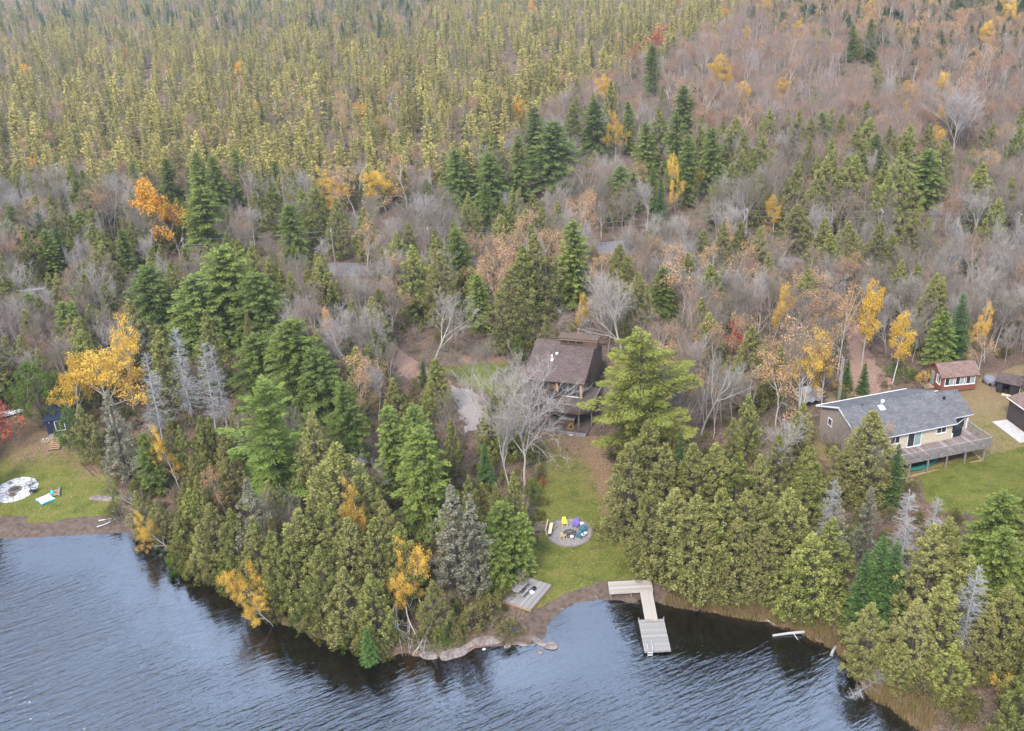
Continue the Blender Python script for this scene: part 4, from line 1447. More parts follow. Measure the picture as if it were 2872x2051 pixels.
cone = lambda f: (1 - f) ** 0.85
dome = lambda f: np.sqrt(np.clip(1 - f * f, 0, 1)) * (0.72 + 0.28 * (1 - f))
taper = lambda f: (1 - f) ** 0.7 * (0.6 + 0.7 * f)
pinep = lambda f: np.clip(math.sin(min(3.0, 0.55 + 2.35 * f)), 0.12, 1) * (1 - 0.25 * f)

# prototypes: species -> list of (trunk, crown, combined, nominal height)
PROTO = {}
def add(sp, H, meshes):
    PROTO.setdefault(sp, []).append((*meshes, H))

for s in range(5):
    add('cedar', 10, cedar(100 + s, 10, [2.1, 2.35, 1.85, 2.6, 2.2][s], nclump=[330, 360, 300, 380, 340][s], per=44, lsz=0.185, tip=0.86, csz=0.68))
for s in range(3):
    add('pale_cedar', 11, cedar(120 + s, 11, 1.75, 'grey', csz=0.75, nclump=210, per=32, lo=0.08, bulge=0.3, lsz=0.20, rag=0.2))
for s in range(4):
    add('hemlock', 12, conifer(140 + s, 12, [3.0, 3.4, 2.7, 3.2][s], 0.8, dome if s % 2 else taper, 0.50, 11, 0.22, 0.42, 0.34, 0.17, 30, 'dark', 'hemlock', jitter=0.22))
for s in range(2):
    add('big_hemlock', 14, conifer(150 + s, 14, 5.0, 0.9, dome, 0.55, 14, 0.30, 0.50, 0.36, 0.19, 26, 'dark', 'hemlock', spread=0.3, jitter=0.25))
for s in range(2):
    add('white_pine', 16, conifer(160 + s, 16, 4.2, 2.6, lambda f: (1 - f) ** 0.6 * (0.82 + 0.25 * math.sin(f * 19)), 0.85, 9, 0.15, 0.12, 0.42, 0.14, 50, 'dark', 'pine', spread=0.42, jitter=0.3))
add('red_pine', 17, conifer(170, 17, 4.3, 3.6, (lambda f: np.clip(1 - f ** 3.2, 0.05, 1) ** 0.6 * (0.62 + 0.42 * math.sin(min(3.1, 0.4 + 2.6 * f)))), 0.8, 9, 0.12, 0.10, 0.42, 0.15, 44, 'dark', 'redpine', spread=0.46, jitter=0.42, lift=0.25))
for s in range(3):
    add('spruce', 9, conifer(180 + s, 9, [1.9, 1.6, 2.2][s], 0.35, cone, 0.36, 10, 0.05, 0.22, 0.26, 0.13, 34, 'dark', 'spruce', spread=0.26, jitter=0.12))
for s in range(5):
    add('tamarack', 9, conifer(200 + s, 9, [2.1, 2.4, 1.8, 2.6, 2.2][s], 1.0, (lambda f: (1 - f) ** 0.62 * (0.9 + 0.18 * math.sin(f * 17))), 0.6, 8, 0.1, 0.15, 0.46, 0.26, 13, 'brown' if s == 2 else 'dark', 'tamarack', spread=0.3, jitter=0.25))
for s in range(2):
    add('bog_spruce', 9, conifer(220 + s, 9, 1.5, 0.6, cone, 0.55, 8, 0.05, 0.2, 0.46, 0.24, 11, 'dark', 'cedar' if s else 'spruce', spread=0.3, jitter=0.2))
BARE = [(5, 0.62, 0.62, 0.42, 4), (5, 0.60, 0.62, 0.3, 3), (4, 0.58, 0.65, 0.25, 2), (3, 0.6, 0.7, 0.2, 2)]
VASE = [(7, 0.95, 0.42, 0.62, 4), (5, 0.62, 0.48, 0.3, 3), (4, 0.58, 0.6, 0.25, 2), (3, 0.6, 0.7, 0.2, 2)]
for s in range(4):
    add('bare_tree', 12, deciduous(300 + s, 12, 0.56 if s % 2 else 0.44, BARE if s % 2 else VASE, 'grey', None, tw=7, twl=0.85, r0=0.14, twig='grey' if s < 2 else 'brown'))
for s in range(3):
    add('hill_tree', 13, deciduous(320 + s, 13, 0.5, VASE if s % 2 else BARE, 'grey', None, tw=5, twl=0.95, twig='pink', r0=0.15))
add('hill_tree', 13, deciduous(324, 13, 0.5, VASE, 'grey', 'rust', nleaf=4, lsz=0.26, clump=0.6, tw=4, twl=0.9, twig='pink', r0=0.15))
add('hill_tree', 13, deciduous(325, 13, 0.55, BARE, 'brown', None, tw=5, twl=0.9, r0=0.15))
for s in range(2):
    add('brown_bare_tree', 11, deciduous(340 + s, 11, 0.55, BARE, 'brown', 'pale' if s else None, nleaf=5 if s else 0, lsz=0.18, tw=5, twl=0.8, bare_frac=0.5, r0=0.13))
BIG = [(7, 0.85, 0.55, 0.45, 5), (5, 0.66, 0.55, 0.3, 4), (5, 0.58, 0.6, 0.22, 3), (4, 0.58, 0.68, 0.2, 2)]
add('large_bare_tree', 16, deciduous(350, 16, 0.42, [(9, 1.0, 0.42, 0.5, 4), (6, 0.62, 0.48, 0.25, 3), (5, 0.56, 0.55, 0.2, 3), (4, 0.55, 0.6, 0.2, 2)], 'grey', None, tw=8, twl=0.8, r0=0.125))
add('large_bare_tree', 16, deciduous(352, 16, 0.42, BIG, 'grey', None, tw=9, twl=0.9, r0=0.18))
BIR = [(8, 0.50, 0.60, 0.34, 5), (4, 0.62, 0.62, 0.3, 3), (3, 0.6, 0.7, 0.2, 2), (3, 0.6, 0.7, 0.2, 2)]
for s in range(3):
    add('yellow_birch', 12, deciduous(360 + s, 12, 0.66, BIR, 'birch', 'yellow', nleaf=76, lsz=0.185, clump=0.74, tw=3, twl=0.5, twig='brown', maxl=3))
for s in range(2):
    add('aspen', 10, deciduous(370 + s, 10, 0.78, [(15, 0.26, 0.75, 0.38, 5), (4, 0.6, 0.6, 0.3, 2)], 'birch', 'yellow', nleaf=100, lsz=0.18, clump=0.64, tw=3, twl=0.4, twig='brown', maxl=2))
for s in range(2):
    add('pale_birch', 11, deciduous(380 + s, 11, 0.68, BIR, 'birch', 'pale', nleaf=18, lsz=0.2, clump=0.7, tw=5, twl=0.6, twig='brown', maxl=3, bare_frac=0.2))
add('orange_maple', 12, deciduous(390, 12, 0.72, [(13, 0.30, 0.7, 0.2, 5), (4, 0.6, 0.6, 0.3, 3), (3, 0.6, 0.6, 0.2, 2)], 'brown', 'orange', nleaf=26, lsz=0.24, clump=0.6, tw=3, twl=0.4, maxl=3))
add('red_maple', 7, deciduous(392, 7, 0.6, BIR, 'brown', 'red', nleaf=16, lsz=0.2, clump=0.5, tw=3, twl=0.4, maxl=3))
for s in range(3):
    add('dead_spruce', 12, deadconifer(400 + s, 12, 2.1))
add('dead_birch', 12, deciduous(410, 12, 0.62, [(7, 0.55, 0.6, 0.3, 5), (4, 0.6, 0.6, 0.3, 3), (3, 0.6, 0.6, 0.2, 2)], 'birch', None, tw=5, twl=0.5, twig='dead', maxl=2))
add('dead_birch', 12, deciduous(411, 12, 0.55, [(6, 0.7, 0.5, 0.3, 5), (4, 0.6, 0.6, 0.3, 3), (3, 0.6, 0.6, 0.2, 2)], 'birch', None, tw=5, twl=0.5, twig='dead', maxl=2))
for s in range(2):
    add('shrub', 2.2, cedar(420 + s, 2.2, 1.3, 'shrub', nclump=46, per=46, lo=0.12, bulge=0.5, lsz=0.15, tip=0.5, rag=0.2))
add('green_shrub', 2.2, cedar(425, 2.2, 1.3, 'green', nclump=46, per=46, lo=0.12, bulge=0.5, lsz=0.15, tip=0.5))
add('yellow_shrub', 2.2, cedar(426, 2.2, 1.2, 'yellow', nclump=30, per=36, lo=0.2, bulge=0.5, lsz=0.15, tip=0.5))
add('red_shrub', 1.6, cedar(427, 1.6, 0.9, 'red', nclump=24, per=34, lo=0.2, bulge=0.5, lsz=0.13, tip=0.5))
add('young_cedar', 4.5, cedar(428, 4.5, 1.3, 'green', nclump=80, per=50, lo=0.03, bulge=0.35, lsz=0.16))
add('round_tree', 8, cedar(430, 8, 3.0, 'green', nclump=150, per=60, lo=0.25, bulge=0.6, lsz=0.22, tip=0.45, rag=0.2))
for s in range(3):
    add('brush', 1.8, deciduous(440 + s, 1.8, 0.35, [(6, 0.9, 0.8, 0.1, 2), (4, 0.7, 0.7, 0.2, 2)], 'brown' if s else 'pink', 'brush', nleaf=5, lsz=0.14, clump=0.3, tw=5, twl=0.5, maxl=1, r0=0.025))

NAMES = {'cedar': 'cedar_tree', 'pale_cedar': 'pale_cedar_tree', 'hemlock': 'hemlock_tree', 'big_hemlock': 'broad_hemlock_tree', 'white_pine': 'white_pine_tree',
         'red_pine': 'red_pine_tree', 'spruce': 'spruce_tree', 'tamarack': 'tamarack_tree', 'bog_spruce': 'bog_spruce_tree', 'bare_tree': 'bare_tree', 'hill_tree': 'bare_hill_tree',
         'brown_bare_tree': 'brown_bare_tree', 'large_bare_tree': 'large_bare_tree', 'yellow_birch': 'yellow_birch_tree', 'aspen': 'yellow_aspen_tree', 'pale_birch': 'pale_birch_tree',
         'orange_maple': 'orange_maple_tree', 'red_maple': 'red_maple_tree', 'dead_spruce': 'dead_spruce_tree', 'dead_birch': 'bare_birch_tree', 'shrub': 'shrub', 'green_shrub': 'green_shrub',
         'yellow_shrub': 'yellow_shrub', 'red_shrub': 'red_shrub', 'young_cedar': 'young_cedar_tree', 'round_tree': 'round_green_tree'}

def plant(sp, pos, h, label, group=None, var=None, rz=None, lean=None, wide=1.0, split=True):
    pr = PROTO[sp]
    k = random.randrange(len(pr)) if var is None else var % len(pr)
    trunk, crown, comb, H = pr[k]
    s = h / H
    rz = random.uniform(0, 6.28) if rz is None else rz
    nm = NAMES[sp]
    if split:
        o = bpy.data.objects.new(nm, None)
        o.empty_display_size = 0.3
        for part, me in (("trunk", trunk), ("crown", crown)):
            c = bpy.data.objects.new(part, me)
            COL.objects.link(c)
            c.parent = o
    else:
        o = bpy.data.objects.new(nm, comb)
    COL.objects.link(o)
    mt = Matrix.Rotation(rz, 4, 'Z')
    if lean:                       # (compass angle, tilt)
        a, t = lean
        mt = Matrix.Rotation(t, 4, Vector((-math.sin(a), math.cos(a), 0))) @ mt
    o.rotation_mode = 'QUATERNION'
    o.rotation_quaternion = mt.to_quaternion()
    o.location = pos
    o.scale = (s * wide, s * wide, s)
    tag(o, label, "shrub" if "shrub" in nm else "tree", group)
    return o

RADII = {'cedar': 2.0, 'hemlock': 2.8, 'big_hemlock': 4.6, 'white_pine': 3.4, 'red_pine': 4.0, 'spruce': 1.7, 'shrub': 1.2, 'green_shrub': 1.2, 'yellow_shrub': 1.0, 'red_shrub': 0.8, 'large_bare_tree': 5.0, 'aspen': 1.8, 'orange_maple': 3.2}
CROWN = []
TREES = []        # occupied ground: (x, y, radius)
PLACED = []       # everything to plant: dict
def hero(sp, dx, dy, h, label, group=None, wide=1.0, var=None, lean=None, base=False, rz=None):
    p = P(dx, dy) if base else march([dx], [dy], h)[0]
    TREES.append((p[0], p[1], 1.0 * wide))
    b_, t_, m_ = project(p)[0], project(p + np.array([0, 0, h]))[0], project(p + np.array([0, 0, h * 0.28]))[0]
    CROWN.append((t_[0], m_[1], b_[2], RADII.get(sp, 2.0) * wide * h / PROTO[sp][0][3] * FPX / SC / b_[2]))
    PLACED.append(dict(sp=sp, pos=p, h=h, label=label, group=group, wide=wide, var=var, lean=lean, hero=True, rz=rz))

# left peninsula and left shore
hero('white_pine', 585, 842, 17, "tall bright green white pine with layered boughs on the peninsula", var=0, wide=1.4)
hero('big_hemlock', 492, 548, 16, "huge rounded dark green hemlock towering over the wood behind the navy shed", var=0, wide=1.25)
hero('hemlock', 425, 610, 13, "hemlock joined to the huge rounded one, toward the dead spruces", var=1, wide=1.53)
hero('hemlock', 570, 605, 13, "hemlock joined to the huge rounded one, toward the bare trees", var=3, wide=1.53)
hero('big_hemlock', 645, 712, 14, "broad green hemlock just behind the tall white pine", var=1, wide=1.1)
hero('hemlock', 700, 775, 11, "green hemlock at the side of the broad one behind the pine", var=3, wide=1.42)
hero('hemlock', 560, 742, 11, "hemlock pressed against the side of the broad green hemlock", var=1, wide=1.42)
hero('hemlock', 322, 588, 13, "rounded hemlock beside the huge dark hemlock", var=1, wide=1.47)
hero('big_hemlock', 640, 455, 12, "dome-shaped hemlock above pale bare trunks", var=1, wide=0.85)
hero('orange_maple', 370, 410, 15.5, "bright orange maple against a dark hemlock", wide=1.1)
hero('hemlock', 441, 415, 14.5, "dark hemlock touching the bright orange maple", var=3, wide=1.53)
hero('hemlock', 268, 510, 10, "small hemlock below the orange maple", var=2, wide=1.18)
hero('yellow_birch', 205, 758, 13, "wide golden birch beside the navy shed", var=0, wide=1.25)
hero('yellow_birch', 250, 715, 13.5, "tall narrow golden birch rising behind the wide one", var=1, wide=0.8)
hero('yellow_birch', 130, 800, 10.5, "low golden birch spreading toward the patio lawn", var=2, wide=1.0)
hero('pale_cedar', 236, 868, 12.5, "pale grey-green cedar standing by the patio lawn", var=0, wide=1.26)
hero('dead_spruce', 386, 728, 14, "silver dead spruce with bare drooping branches", var=0, wide=1.1)
hero('dead_spruce', 318, 785, 13, "silver dead spruce next to the golden birches", var=1)
hero('dead_spruce', 440, 760, 13.5, "dead spruce standing between two brown cedars", var=2, wide=0.95)
hero('dead_spruce', 470, 765, 13, "slim dead spruce at the edge of the broad hemlock", var=1, wide=0.7)
hero('cedar', 455, 690, 13, "brownish cedar behind the dead spruces", var=2, wide=1.28)
hero('cedar', 545, 690, 12, "slender brown-tipped cedar above the broad hemlock", var=2, wide=0.77)
hero('cedar', 350, 735, 12, "olive cedar behind the silver dead spruce", var=0, wide=1.28)
hero('cedar', 285, 665, 12, "olive cedar under the rounded hemlock", var=1, wide=1.54)
hero('round_tree', 62, 805, 9.5, "round leafy green tree beside the patio lawn", wide=1.05)
hero('round_tree', 150, 905, 7.5, "round green tree shading the navy shed", wide=0.75)
hero('cedar', 175, 900, 8, "dense green cedar against the wall of the navy shed", var=1, wide=1.28)
hero('red_maple', 2, 868, 8, "red maple at the edge of the patio lawn", wide=1.1)
hero('hemlock', 762, 848, 12, "deep green hemlock behind the olive shoreline cedars", var=0, wide=1.18)
hero('hemlock', 860, 905, 11, "fresh green hemlock in the middle of the peninsula", var=2, wide=1.18)
hero('hemlock', 918, 900, 11, "upright hemlock crowded against two others near the cabin", var=1, wide=0.94)
hero('pine_bright' if 'pine_bright' in PROTO else 'hemlock', 930, 952, 12.5, "bright yellow-green hemlock standing tall on the peninsula", var=3, wide=1.1)
hero('cedar', 745, 985, 13, "large olive-brown cedar next to the white pine", var=3, wide=1.60)
hero('cedar', 690, 915, 13, "pale-topped cedar behind the large olive cedar", var=1, wide=1.28)
hero('pale_cedar', 545, 1062, 12, "tall pale grey-green spruce leaning over the cove", var=1, wide=1.38)
hero('cedar', 495, 960, 11, "thin brown-green cedar above the leaning birch", var=2, wide=1.15)
hero('cedar', 640, 1195, 9, "olive cedar on the shore beside the low golden birch", var=0, wide=1.28)
hero('cedar', 690, 1100, 11.5, "olive cedar in the second row of the peninsula", var=1, wide=1.28)
hero('cedar', 770, 1150, 10.5, "olive cedar under the forked golden birch", var=3, wide=1.28)
hero('cedar', 830, 1150, 10.5, "olive cedar between forked and fallen birches", var=4, wide=1.28)
hero('cedar', 885, 1160, 10, "olive cedar behind the white fallen birch", var=0, wide=1.22)
hero('cedar', 705, 1215, 9.5, "front-row olive cedar overhanging the dark water", var=3, wide=1.28)
hero('cedar', 760, 1260, 8.5, "rounded olive cedar on the tip of the peninsula", var=4, wide=1.47)
hero('cedar', 820, 1275, 8, "low olive cedar at the water near the fallen birch", var=1, wide=1.41)
hero('cedar', 600, 1180, 9.5, "narrow olive cedar by the low golden birch", var=2, wide=1.28)
hero('yellow_birch', 790, 1070, 11, "golden birch with forked white trunk among olive cedars", var=0, wide=0.62, lean=(R(170), 0.10))
hero('yellow_birch', 925, 1200, 9, "golden birch drooping beside the white fallen trunks", var=1, wide=0.75)
hero('yellow_birch', 905, 1262, 6, "low golden birch crown hanging over fallen white branches", var=2, wide=0.9)
hero('yellow_birch', 572, 1232, 6.5, "golden birch leaning low over the dark water", var=2, wide=0.85, lean=(R(215), 0.35))
hero('yellow_birch', 590, 1300, 5, "small golden birch touching the water at the cove", var=1, wide=1.0, lean=(R(230), 0.30))
hero('yellow_birch', 372, 950, 9.5, "slanting golden birch with long white trunk", var=1, wide=0.55, lean=(R(165), 0.42))
hero('yellow_birch', 365, 1120, 6.5, "golden birch leaning out over the sandy cove", var=0, wide=0.8, lean=(R(175), 0.75))
hero('dead_birch', 330, 1045, 7, "bare white birch leaning toward the patio lawn", var=0, wide=0.6, lean=(R(185), 0.75))
hero('dead_birch', 345, 1075, 6, "bare white birch bent low above the sand", var=1, wide=0.7, lean=(R(195), 0.85))
hero('pale_birch', 480, 1020, 8.5, "birch with thin orange leaves behind the leaning birch", var=0, wide=0.8)
hero('pale_cedar', 1000, 1078, 13, "grey-green cedar with bare lower limbs beside the platform", var=2, wide=1.38)
hero('pale_cedar', 1042, 1098, 12, "silvery cedar leaning on the grey-green one", var=0, wide=1.20)
hero('hemlock', 1115, 1118, 8.5, "fresh green hemlock behind the old grey platform", var=1, wide=1.30)
hero('hemlock', 1158, 1140, 7.5, "young green hemlock at the edge of the fire circle lawn", var=2, wide=1.18)
hero('hemlock', 1100, 1200, 6.0, "low green hemlock beside the old grey platform", var=3, wide=1.30)
hero('cedar', 960, 1290, 6.5, "olive cedar above the flat shore rocks", var=4, wide=1.41)
hero('shrub', 1085, 1330, 2.6, "olive shrub overgrowing the corner of the grey platform", wide=1.4, var=0)
hero('shrub', 1045, 1350, 2.6, "olive shrub above the pale flat rocks", wide=1.4, var=1)
hero('shrub', 1128, 1375, 2.0, "green-olive shrub in front of the grey platform", wide=1.3, var=0)
hero('green_shrub', 990, 1390, 1.8, "yellow-green shrub at the top of the flat rocks", wide=1.3)
hero('spruce', 812, 1392, 4.2, "little green fir at the water's edge on the peninsula", var=0, wide=1.2)
hero('green_shrub', 470, 1225, 1.8, "bright green shrub on the cove bank", wide=1.4)
hero('shrub', 425, 1205, 2.4, "brown-green shrub at the inner corner of the cove", wide=1.2, var=1)
# centre, around the cabin
hero('large_bare_tree', 1152, 792, 17, "large silver bare tree standing in front of the cabin", var=0, wide=1.15)
hero('bare_tree', 1118, 872, 13, "slim bare tree beside the large silver one", var=0, wide=0.8)
hero('bare_tree', 945, 655, 12, "pale bare tree with forked trunk by the gravel drive", var=1, wide=1.05)
hero('bare_tree', 1040, 760, 9, "thin bare tree at the grassy clearing", var=3, wide=0.9)
hero('bare_tree', 1085, 745, 8.5, "small bare tree bending over the red leaves", var=2, wide=0.9)
hero('large_bare_tree', 1385, 592, 15, "large silver bare tree behind the cabin roof", var=1, wide=1.1)
hero('red_pine', 1418, 742, 18, "tall bushy red pine close beside the cabin deck", wide=1.2)
hero('hemlock', 1270, 488, 15, "tall fresh green hemlock behind the cabin", var=0, wide=1.18)
hero('cedar', 1132, 598, 13, "big rounded olive cedar above the grassy clearing", var=3, wide=1.47)
hero('cedar', 1185, 520, 14, "tall olive cedar between the green hemlock and rounded cedar", var=1, wide=1.54)
hero('cedar', 1160, 545, 13, "olive cedar beside the tall cedar behind the cabin", var=0, wide=1.28)
hero('cedar', 915, 545, 13, "olive cedar near the bend of the gravel drive", var=1, wide=1.34)
hero('cedar', 975, 560, 12.5, "olive cedar behind the pale forked bare tree", var=3, wide=1.28)
hero('hemlock', 1060, 610, 10, "shaded green hemlock under a bare maple", var=2, wide=1.30)
hero('young_cedar', 1150, 742, 5.0, "small bright green cedar at the cabin roof corner", wide=1.0)
hero('cedar', 1213, 702, 7, "dark green cedar behind the cabin roof", var=4, wide=1.28)
hero('aspen', 1276, 652, 8, "slender orange-yellow aspen behind the cabin clerestory", var=0, wide=0.6)
hero('hemlock', 1472, 592, 9, "green hemlock behind the tall red pine", var=1, wide=1.06)
hero('spruce', 1075, 985, 6.0, "green young spruce at the end of the gravel drive", var=1, wide=1.2)
hero('spruce', 938, 800, 4.0, "small green spruce on the drive verge", var=0)
hero('cedar', 1000, 930, 8, "dull olive cedar at the edge of the gravel turnaround", var=2, wide=1.02)
hero('bare_tree', 995, 850, 10, "bare grey saplings beside the gravel turnaround", var=2, wide=0.6)
hero('bare_tree', 825, 790, 9.5, "grey bare tree at the end of the leafy drive", var=0, wide=1.0)
hero('bare_tree', 815, 985, 8, "grey bare tree among green hemlocks on the peninsula", var=1, wide=1.0)
hero('red_shrub', 1206, 1058, 1.5, "magenta-red shrub at the lawn edge", wide=0.8)
hero('green_shrub', 1180, 1065, 2.4, "bright green shrub beside the magenta one", wide=0.9)
hero('yellow_shrub', 728, 715, 2.6, "bright orange bush beside the broad green hemlock", wide=1.0)
hero('orange_maple', 742, 690, 8.5, "slim orange maple behind the broad green hemlock", wide=0.55)
# mid distance
hero('hemlock', 1228, 268, 16, "large round-topped hemlock at the foot of the hill", var=1, wide=1.59)
hero('hemlock', 1185, 235, 15, "dark hemlock behind the large round-topped one", var=0, wide=1.18)
hero('hemlock', 1150, 300, 15, "dark shaded hemlock beside the bare forked tree", var=2, wide=1.06)
hero('hemlock', 1318, 222, 15, "taller green hemlock beside the round golden birch", var=3, wide=1.18)
hero('hemlock', 1395, 225, 13, "dull grey-green hemlock beside the round golden birch", var=2, wide=1.06)
hero('yellow_birch', 1367, 240, 13, "golden birch with round crown and clear pale trunk below the hill", var=0, wide=0.62)
hero('hemlock', 1435, 270, 13, "grey-green hemlock behind the tall pointed pair", var=1, wide=1.00)
hero('hemlock', 1505, 250, 17, "tall pointed green hemlock at the foot of the hill", var=0, wide=1.06)
hero('hemlock', 1530, 300, 15, "pointed green hemlock beside the tall one", var=2, wide=1.06)
hero('hemlock', 1582, 282, 14, "dark hemlock at the end of the pointed group", var=1, wide=0.89)
hero('spruce', 1467, 392, 9.5, "blue-green spruce near the tall golden birch", var=1)
hero('yellow_birch', 1502, 333, 13, "tall golden birch with long white trunk by the road", var=1, wide=0.5)
hero('aspen', 1548, 372, 7, "small orange-gold aspen next to the tall golden birch", var=1, wide=0.8)
hero('hemlock', 1450, 98, 15, "dark hemlock high on the slope below red maples", var=0, wide=1.18)
hero('hemlock', 1520, 188, 13, "dark hemlock on the bare slope", var=3, wide=1.18)
hero('red_maple', 1448, 52, 13, "faded red maple at the top of the slope", wide=1.3)
hero('red_maple', 1402, 92, 11, "rosy maple beside the faded red one", wide=0.9)
hero('hemlock', 1010, 330, 13, "dark hemlock at the edge of the tamarack bog", var=1, wide=1.18)
hero('hemlock', 1085, 338, 13, "broad dark hemlock at the bog edge", var=3, wide=1.30)
hero('hemlock', 1075, 405, 11, "light green hemlock behind the bare roadside trees", var=0, wide=0.94)
hero('yellow_birch', 722, 372, 10, "deep golden birch at the bog edge", var=0, wide=1.0)
hero('yellow_birch', 758, 395, 9, "golden birch below the pale pink one", var=1, wide=1.1)
hero('pale_birch', 775, 362, 12, "pale pinkish birch beside golden birches", var=0, wide=1.4)
hero('yellow_birch', 848, 372, 10, "bright yellow birch at the bog edge", var=2, wide=1.15)
hero('pale_birch', 895, 352, 12, "pale tan birch next to the bright yellow one", var=1, wide=1.3)
hero('pale_birch', 800, 480, 12, "thin tan birch by the power line", var=0, wide=0.7)
hero('hemlock', 430, 335, 14, "dark hemlock at the bog edge just above the orange maple", var=0, wide=1.18)
hero('hemlock', 520, 332, 13, "dark hemlock above the pinkish bare tree", var=2, wide=1.06)
hero('hemlock', 470, 345, 13, "dark hemlock between two others at the bog edge", var=1, wide=0.94)
hero('hemlock', 365, 350, 11, "dull hemlock above the orange maple", var=3, wide=1.06)
hero('hill_tree', 535, 362, 12, "pinkish bare tree in front of dark hemlocks", var=0, wide=1.1)
hero('bare_tree', 548, 440, 11, "grey vase-shaped bare tree beside the dome hemlock", var=0, wide=1.15)
hero('bare_tree', 240, 418, 12, "wide grey bare tree above the orange maple", var=1, wide=1.2)
hero('cedar', 700, 420, 13, "tall dark olive cedar below the golden birches", var=1, wide=1.28)
hero('cedar', 745, 440, 12, "olive cedar in the row behind the power line", var=3, wide=1.28)
hero('cedar', 600, 400, 12, "olive cedar by the white snag", var=0, wide=1.28)
hero('dead_birch', 618, 372, 13, "white birch snag above the dome hemlock", var=0, wide=0.5)
hero('spruce', 120, 505, 9, "dark green spruce in the wood near the television antenna", var=2, wide=1.3)
hero('hemlock', 95, 510, 10, "shaded hemlock near the television antenna", var=0, wide=1.30)
hero('large_bare_tree', 2140, 180, 17, "huge pale-trunked bare oak on the hillside", var=0, wide=1.2)
hero('hemlock', 2065, 330, 12, "green hemlock below the huge bare oak", var=1, wide=1.30)
hero('aspen', 1722, 438, 8, "orange-gold aspen beside the roadside cedar", var=0, wide=0.9)
hero('cedar', 1770, 455, 9, "dense olive cedar by the road", var=3, wide=1.92)
hero('hemlock', 1936, 40, 13, "dark hemlock on the crest of the hill", var=0, wide=0.94)
hero('hemlock', 1895, 55, 11, "green hemlock just below the crest", var=2, wide=1.06)
# right side wood and yard
hero('aspen', 1720, 625, 11, "golden-topped aspen above a tan-leaved trunk", var=0, wide=0.55)
hero('aspen', 1935, 622, 13, "bright golden aspen over the dirt driveway", var=1, wide=0.65)
hero('pale_birch', 1880, 632, 14, "leaning birch with thin leaves beside the dirt driveway", var=1, wide=0.5, lean=(R(10), 0.08))
hero('aspen', 2000, 703, 10, "bright golden aspen by the yellow-green shrubs", var=0, wide=0.85)
hero('pale_birch', 1785, 728, 13, "wide pale yellow birch behind the house", var=0, wide=1.15)
hero('yellow_birch', 1790, 745, 12, "golden-leaved birch among the pale yellow ones", var=1, wide=0.85)
hero('aspen', 1840, 735, 11.5, "narrow brilliant yellow aspen behind the house", var=1, wide=0.6)
hero('pale_birch', 1735, 770, 11, "thin tan-leaved birch beside the wide pale one", var=1, wide=0.9)
hero('bare_tree', 1790, 715, 14, "pale bare tree rising through the yellow birches", var=3, wide=0.7)
hero('spruce', 2142, 652, 10.5, "tall dark green spruce behind the red shed", var=2, wide=0.9)
hero('hemlock', 2100, 690, 8.5, "green pine-like tree beside the tall spruce", var=1, wide=1.00)
hero('spruce', 1885, 798, 4.6, "small green spruce at the foot of the driveway", var=0, wide=1.1)
hero('spruce', 1922, 806, 4.6, "lighter small spruce at the foot of the driveway", var=1, wide=1.2)
hero('yellow_birch', 2208, 672, 9, "golden birch with arching trunk behind the woodshed", var=0, wide=0.6, lean=(R(160), 0.12))
hero('pale_birch', 2185, 740, 7, "tan-leaved birch behind the red shed", var=0, wide=0.9)
hero('green_shrub', 2010, 815, 2.0, "yellow-green shrub below the bright golden aspen", wide=1.3)
hero('green_shrub', 1985, 805, 2.0, "leafy green shrub on the driveway bend", wide=1.3)
hero('yellow_shrub', 2052, 825, 2.0, "yellow shrub beside the red shed", wide=0.9)
hero('yellow_shrub', 1860, 845, 1.6, "yellow-green shrub behind the grey roof", wide=1.2)
hero('green_shrub', 1880, 862, 1.8, "green-gold shrub at the back of the house", wide=1.3)
hero('dead_birch', 1562, 768, 13, "bare white birch with crooked branches by the cedars", var=1, wide=0.9)
hero('dead_birch', 1590, 830, 9, "small bare white birch beside the crooked one", var=0, wide=0.7)
hero('bare_tree', 1700, 905, 9.5, "bare grey tree beside the house gable", var=1, wide=1.1)
hero('red_maple', 1628, 712, 7, "sparse red maple in the brown wood", wide=0.9)
hero('cedar', 1940, 912, 11, "olive cedar standing directly before the grey roof", var=3, wide=1.6)
hero('brown_bare_tree', 1862, 915, 8, "thin brown bare tree before the house gable", var=0, wide=0.8)
hero('cedar', 1885, 985, 7.5, "low olive cedar below the house gable", var=1, wide=1.3)
hero('pale_birch', 1976, 925, 7, "orange-gold sapling beside the cedar at the deck", var=0, wide=0.6)
hero('spruce', 1998, 985, 8, "dark spruce at the corner of the house deck", var=1, wide=0.9)
hero('cedar', 1730, 965, 8.5, "olive cedar below the bare grey tree", var=1, wide=1.28)
for k, (x, y, hh, w_) in enumerate([(1440, 935, 13, 1.15), (1395, 985, 12, 1.05), (1478, 985, 12, 1.0), (1540, 985, 12, 1.0), (1590, 985, 11.5, 1.1), (1640, 1005, 11, 1.05), (1690, 1010, 10, 1.0), (1445, 1075, 11, 1.05),
                                    (1500, 1085, 11, 1.05), (1550, 1100, 11.5, 1.15), (1605, 1085, 12, 1.2), (1660, 1090, 11.5, 1.15), (1710, 1095, 11, 1.05), (1755, 1085, 10.5, 1.0), (1800, 1030, 10, 1.0),
                                    (1575, 1150, 9, 1.0), (1640, 1150, 9.5, 1.1), (1700, 1165, 9, 1.1), (1805, 1185, 9.5, 1.15), (1850, 1150, 9.5, 1.1), (1775, 1210, 8, 1.0)]):
    hero('cedar', x, y, hh, "thick olive cedar in the dense row between cabin lawn and dock grass", "cedars in the row beside the cabin lawn", wide=w_ * 1.3, var=k)
hero('spruce', 1512, 955, 12, "dark narrow spruce poking out of the cedar row", var=1, wide=0.55)
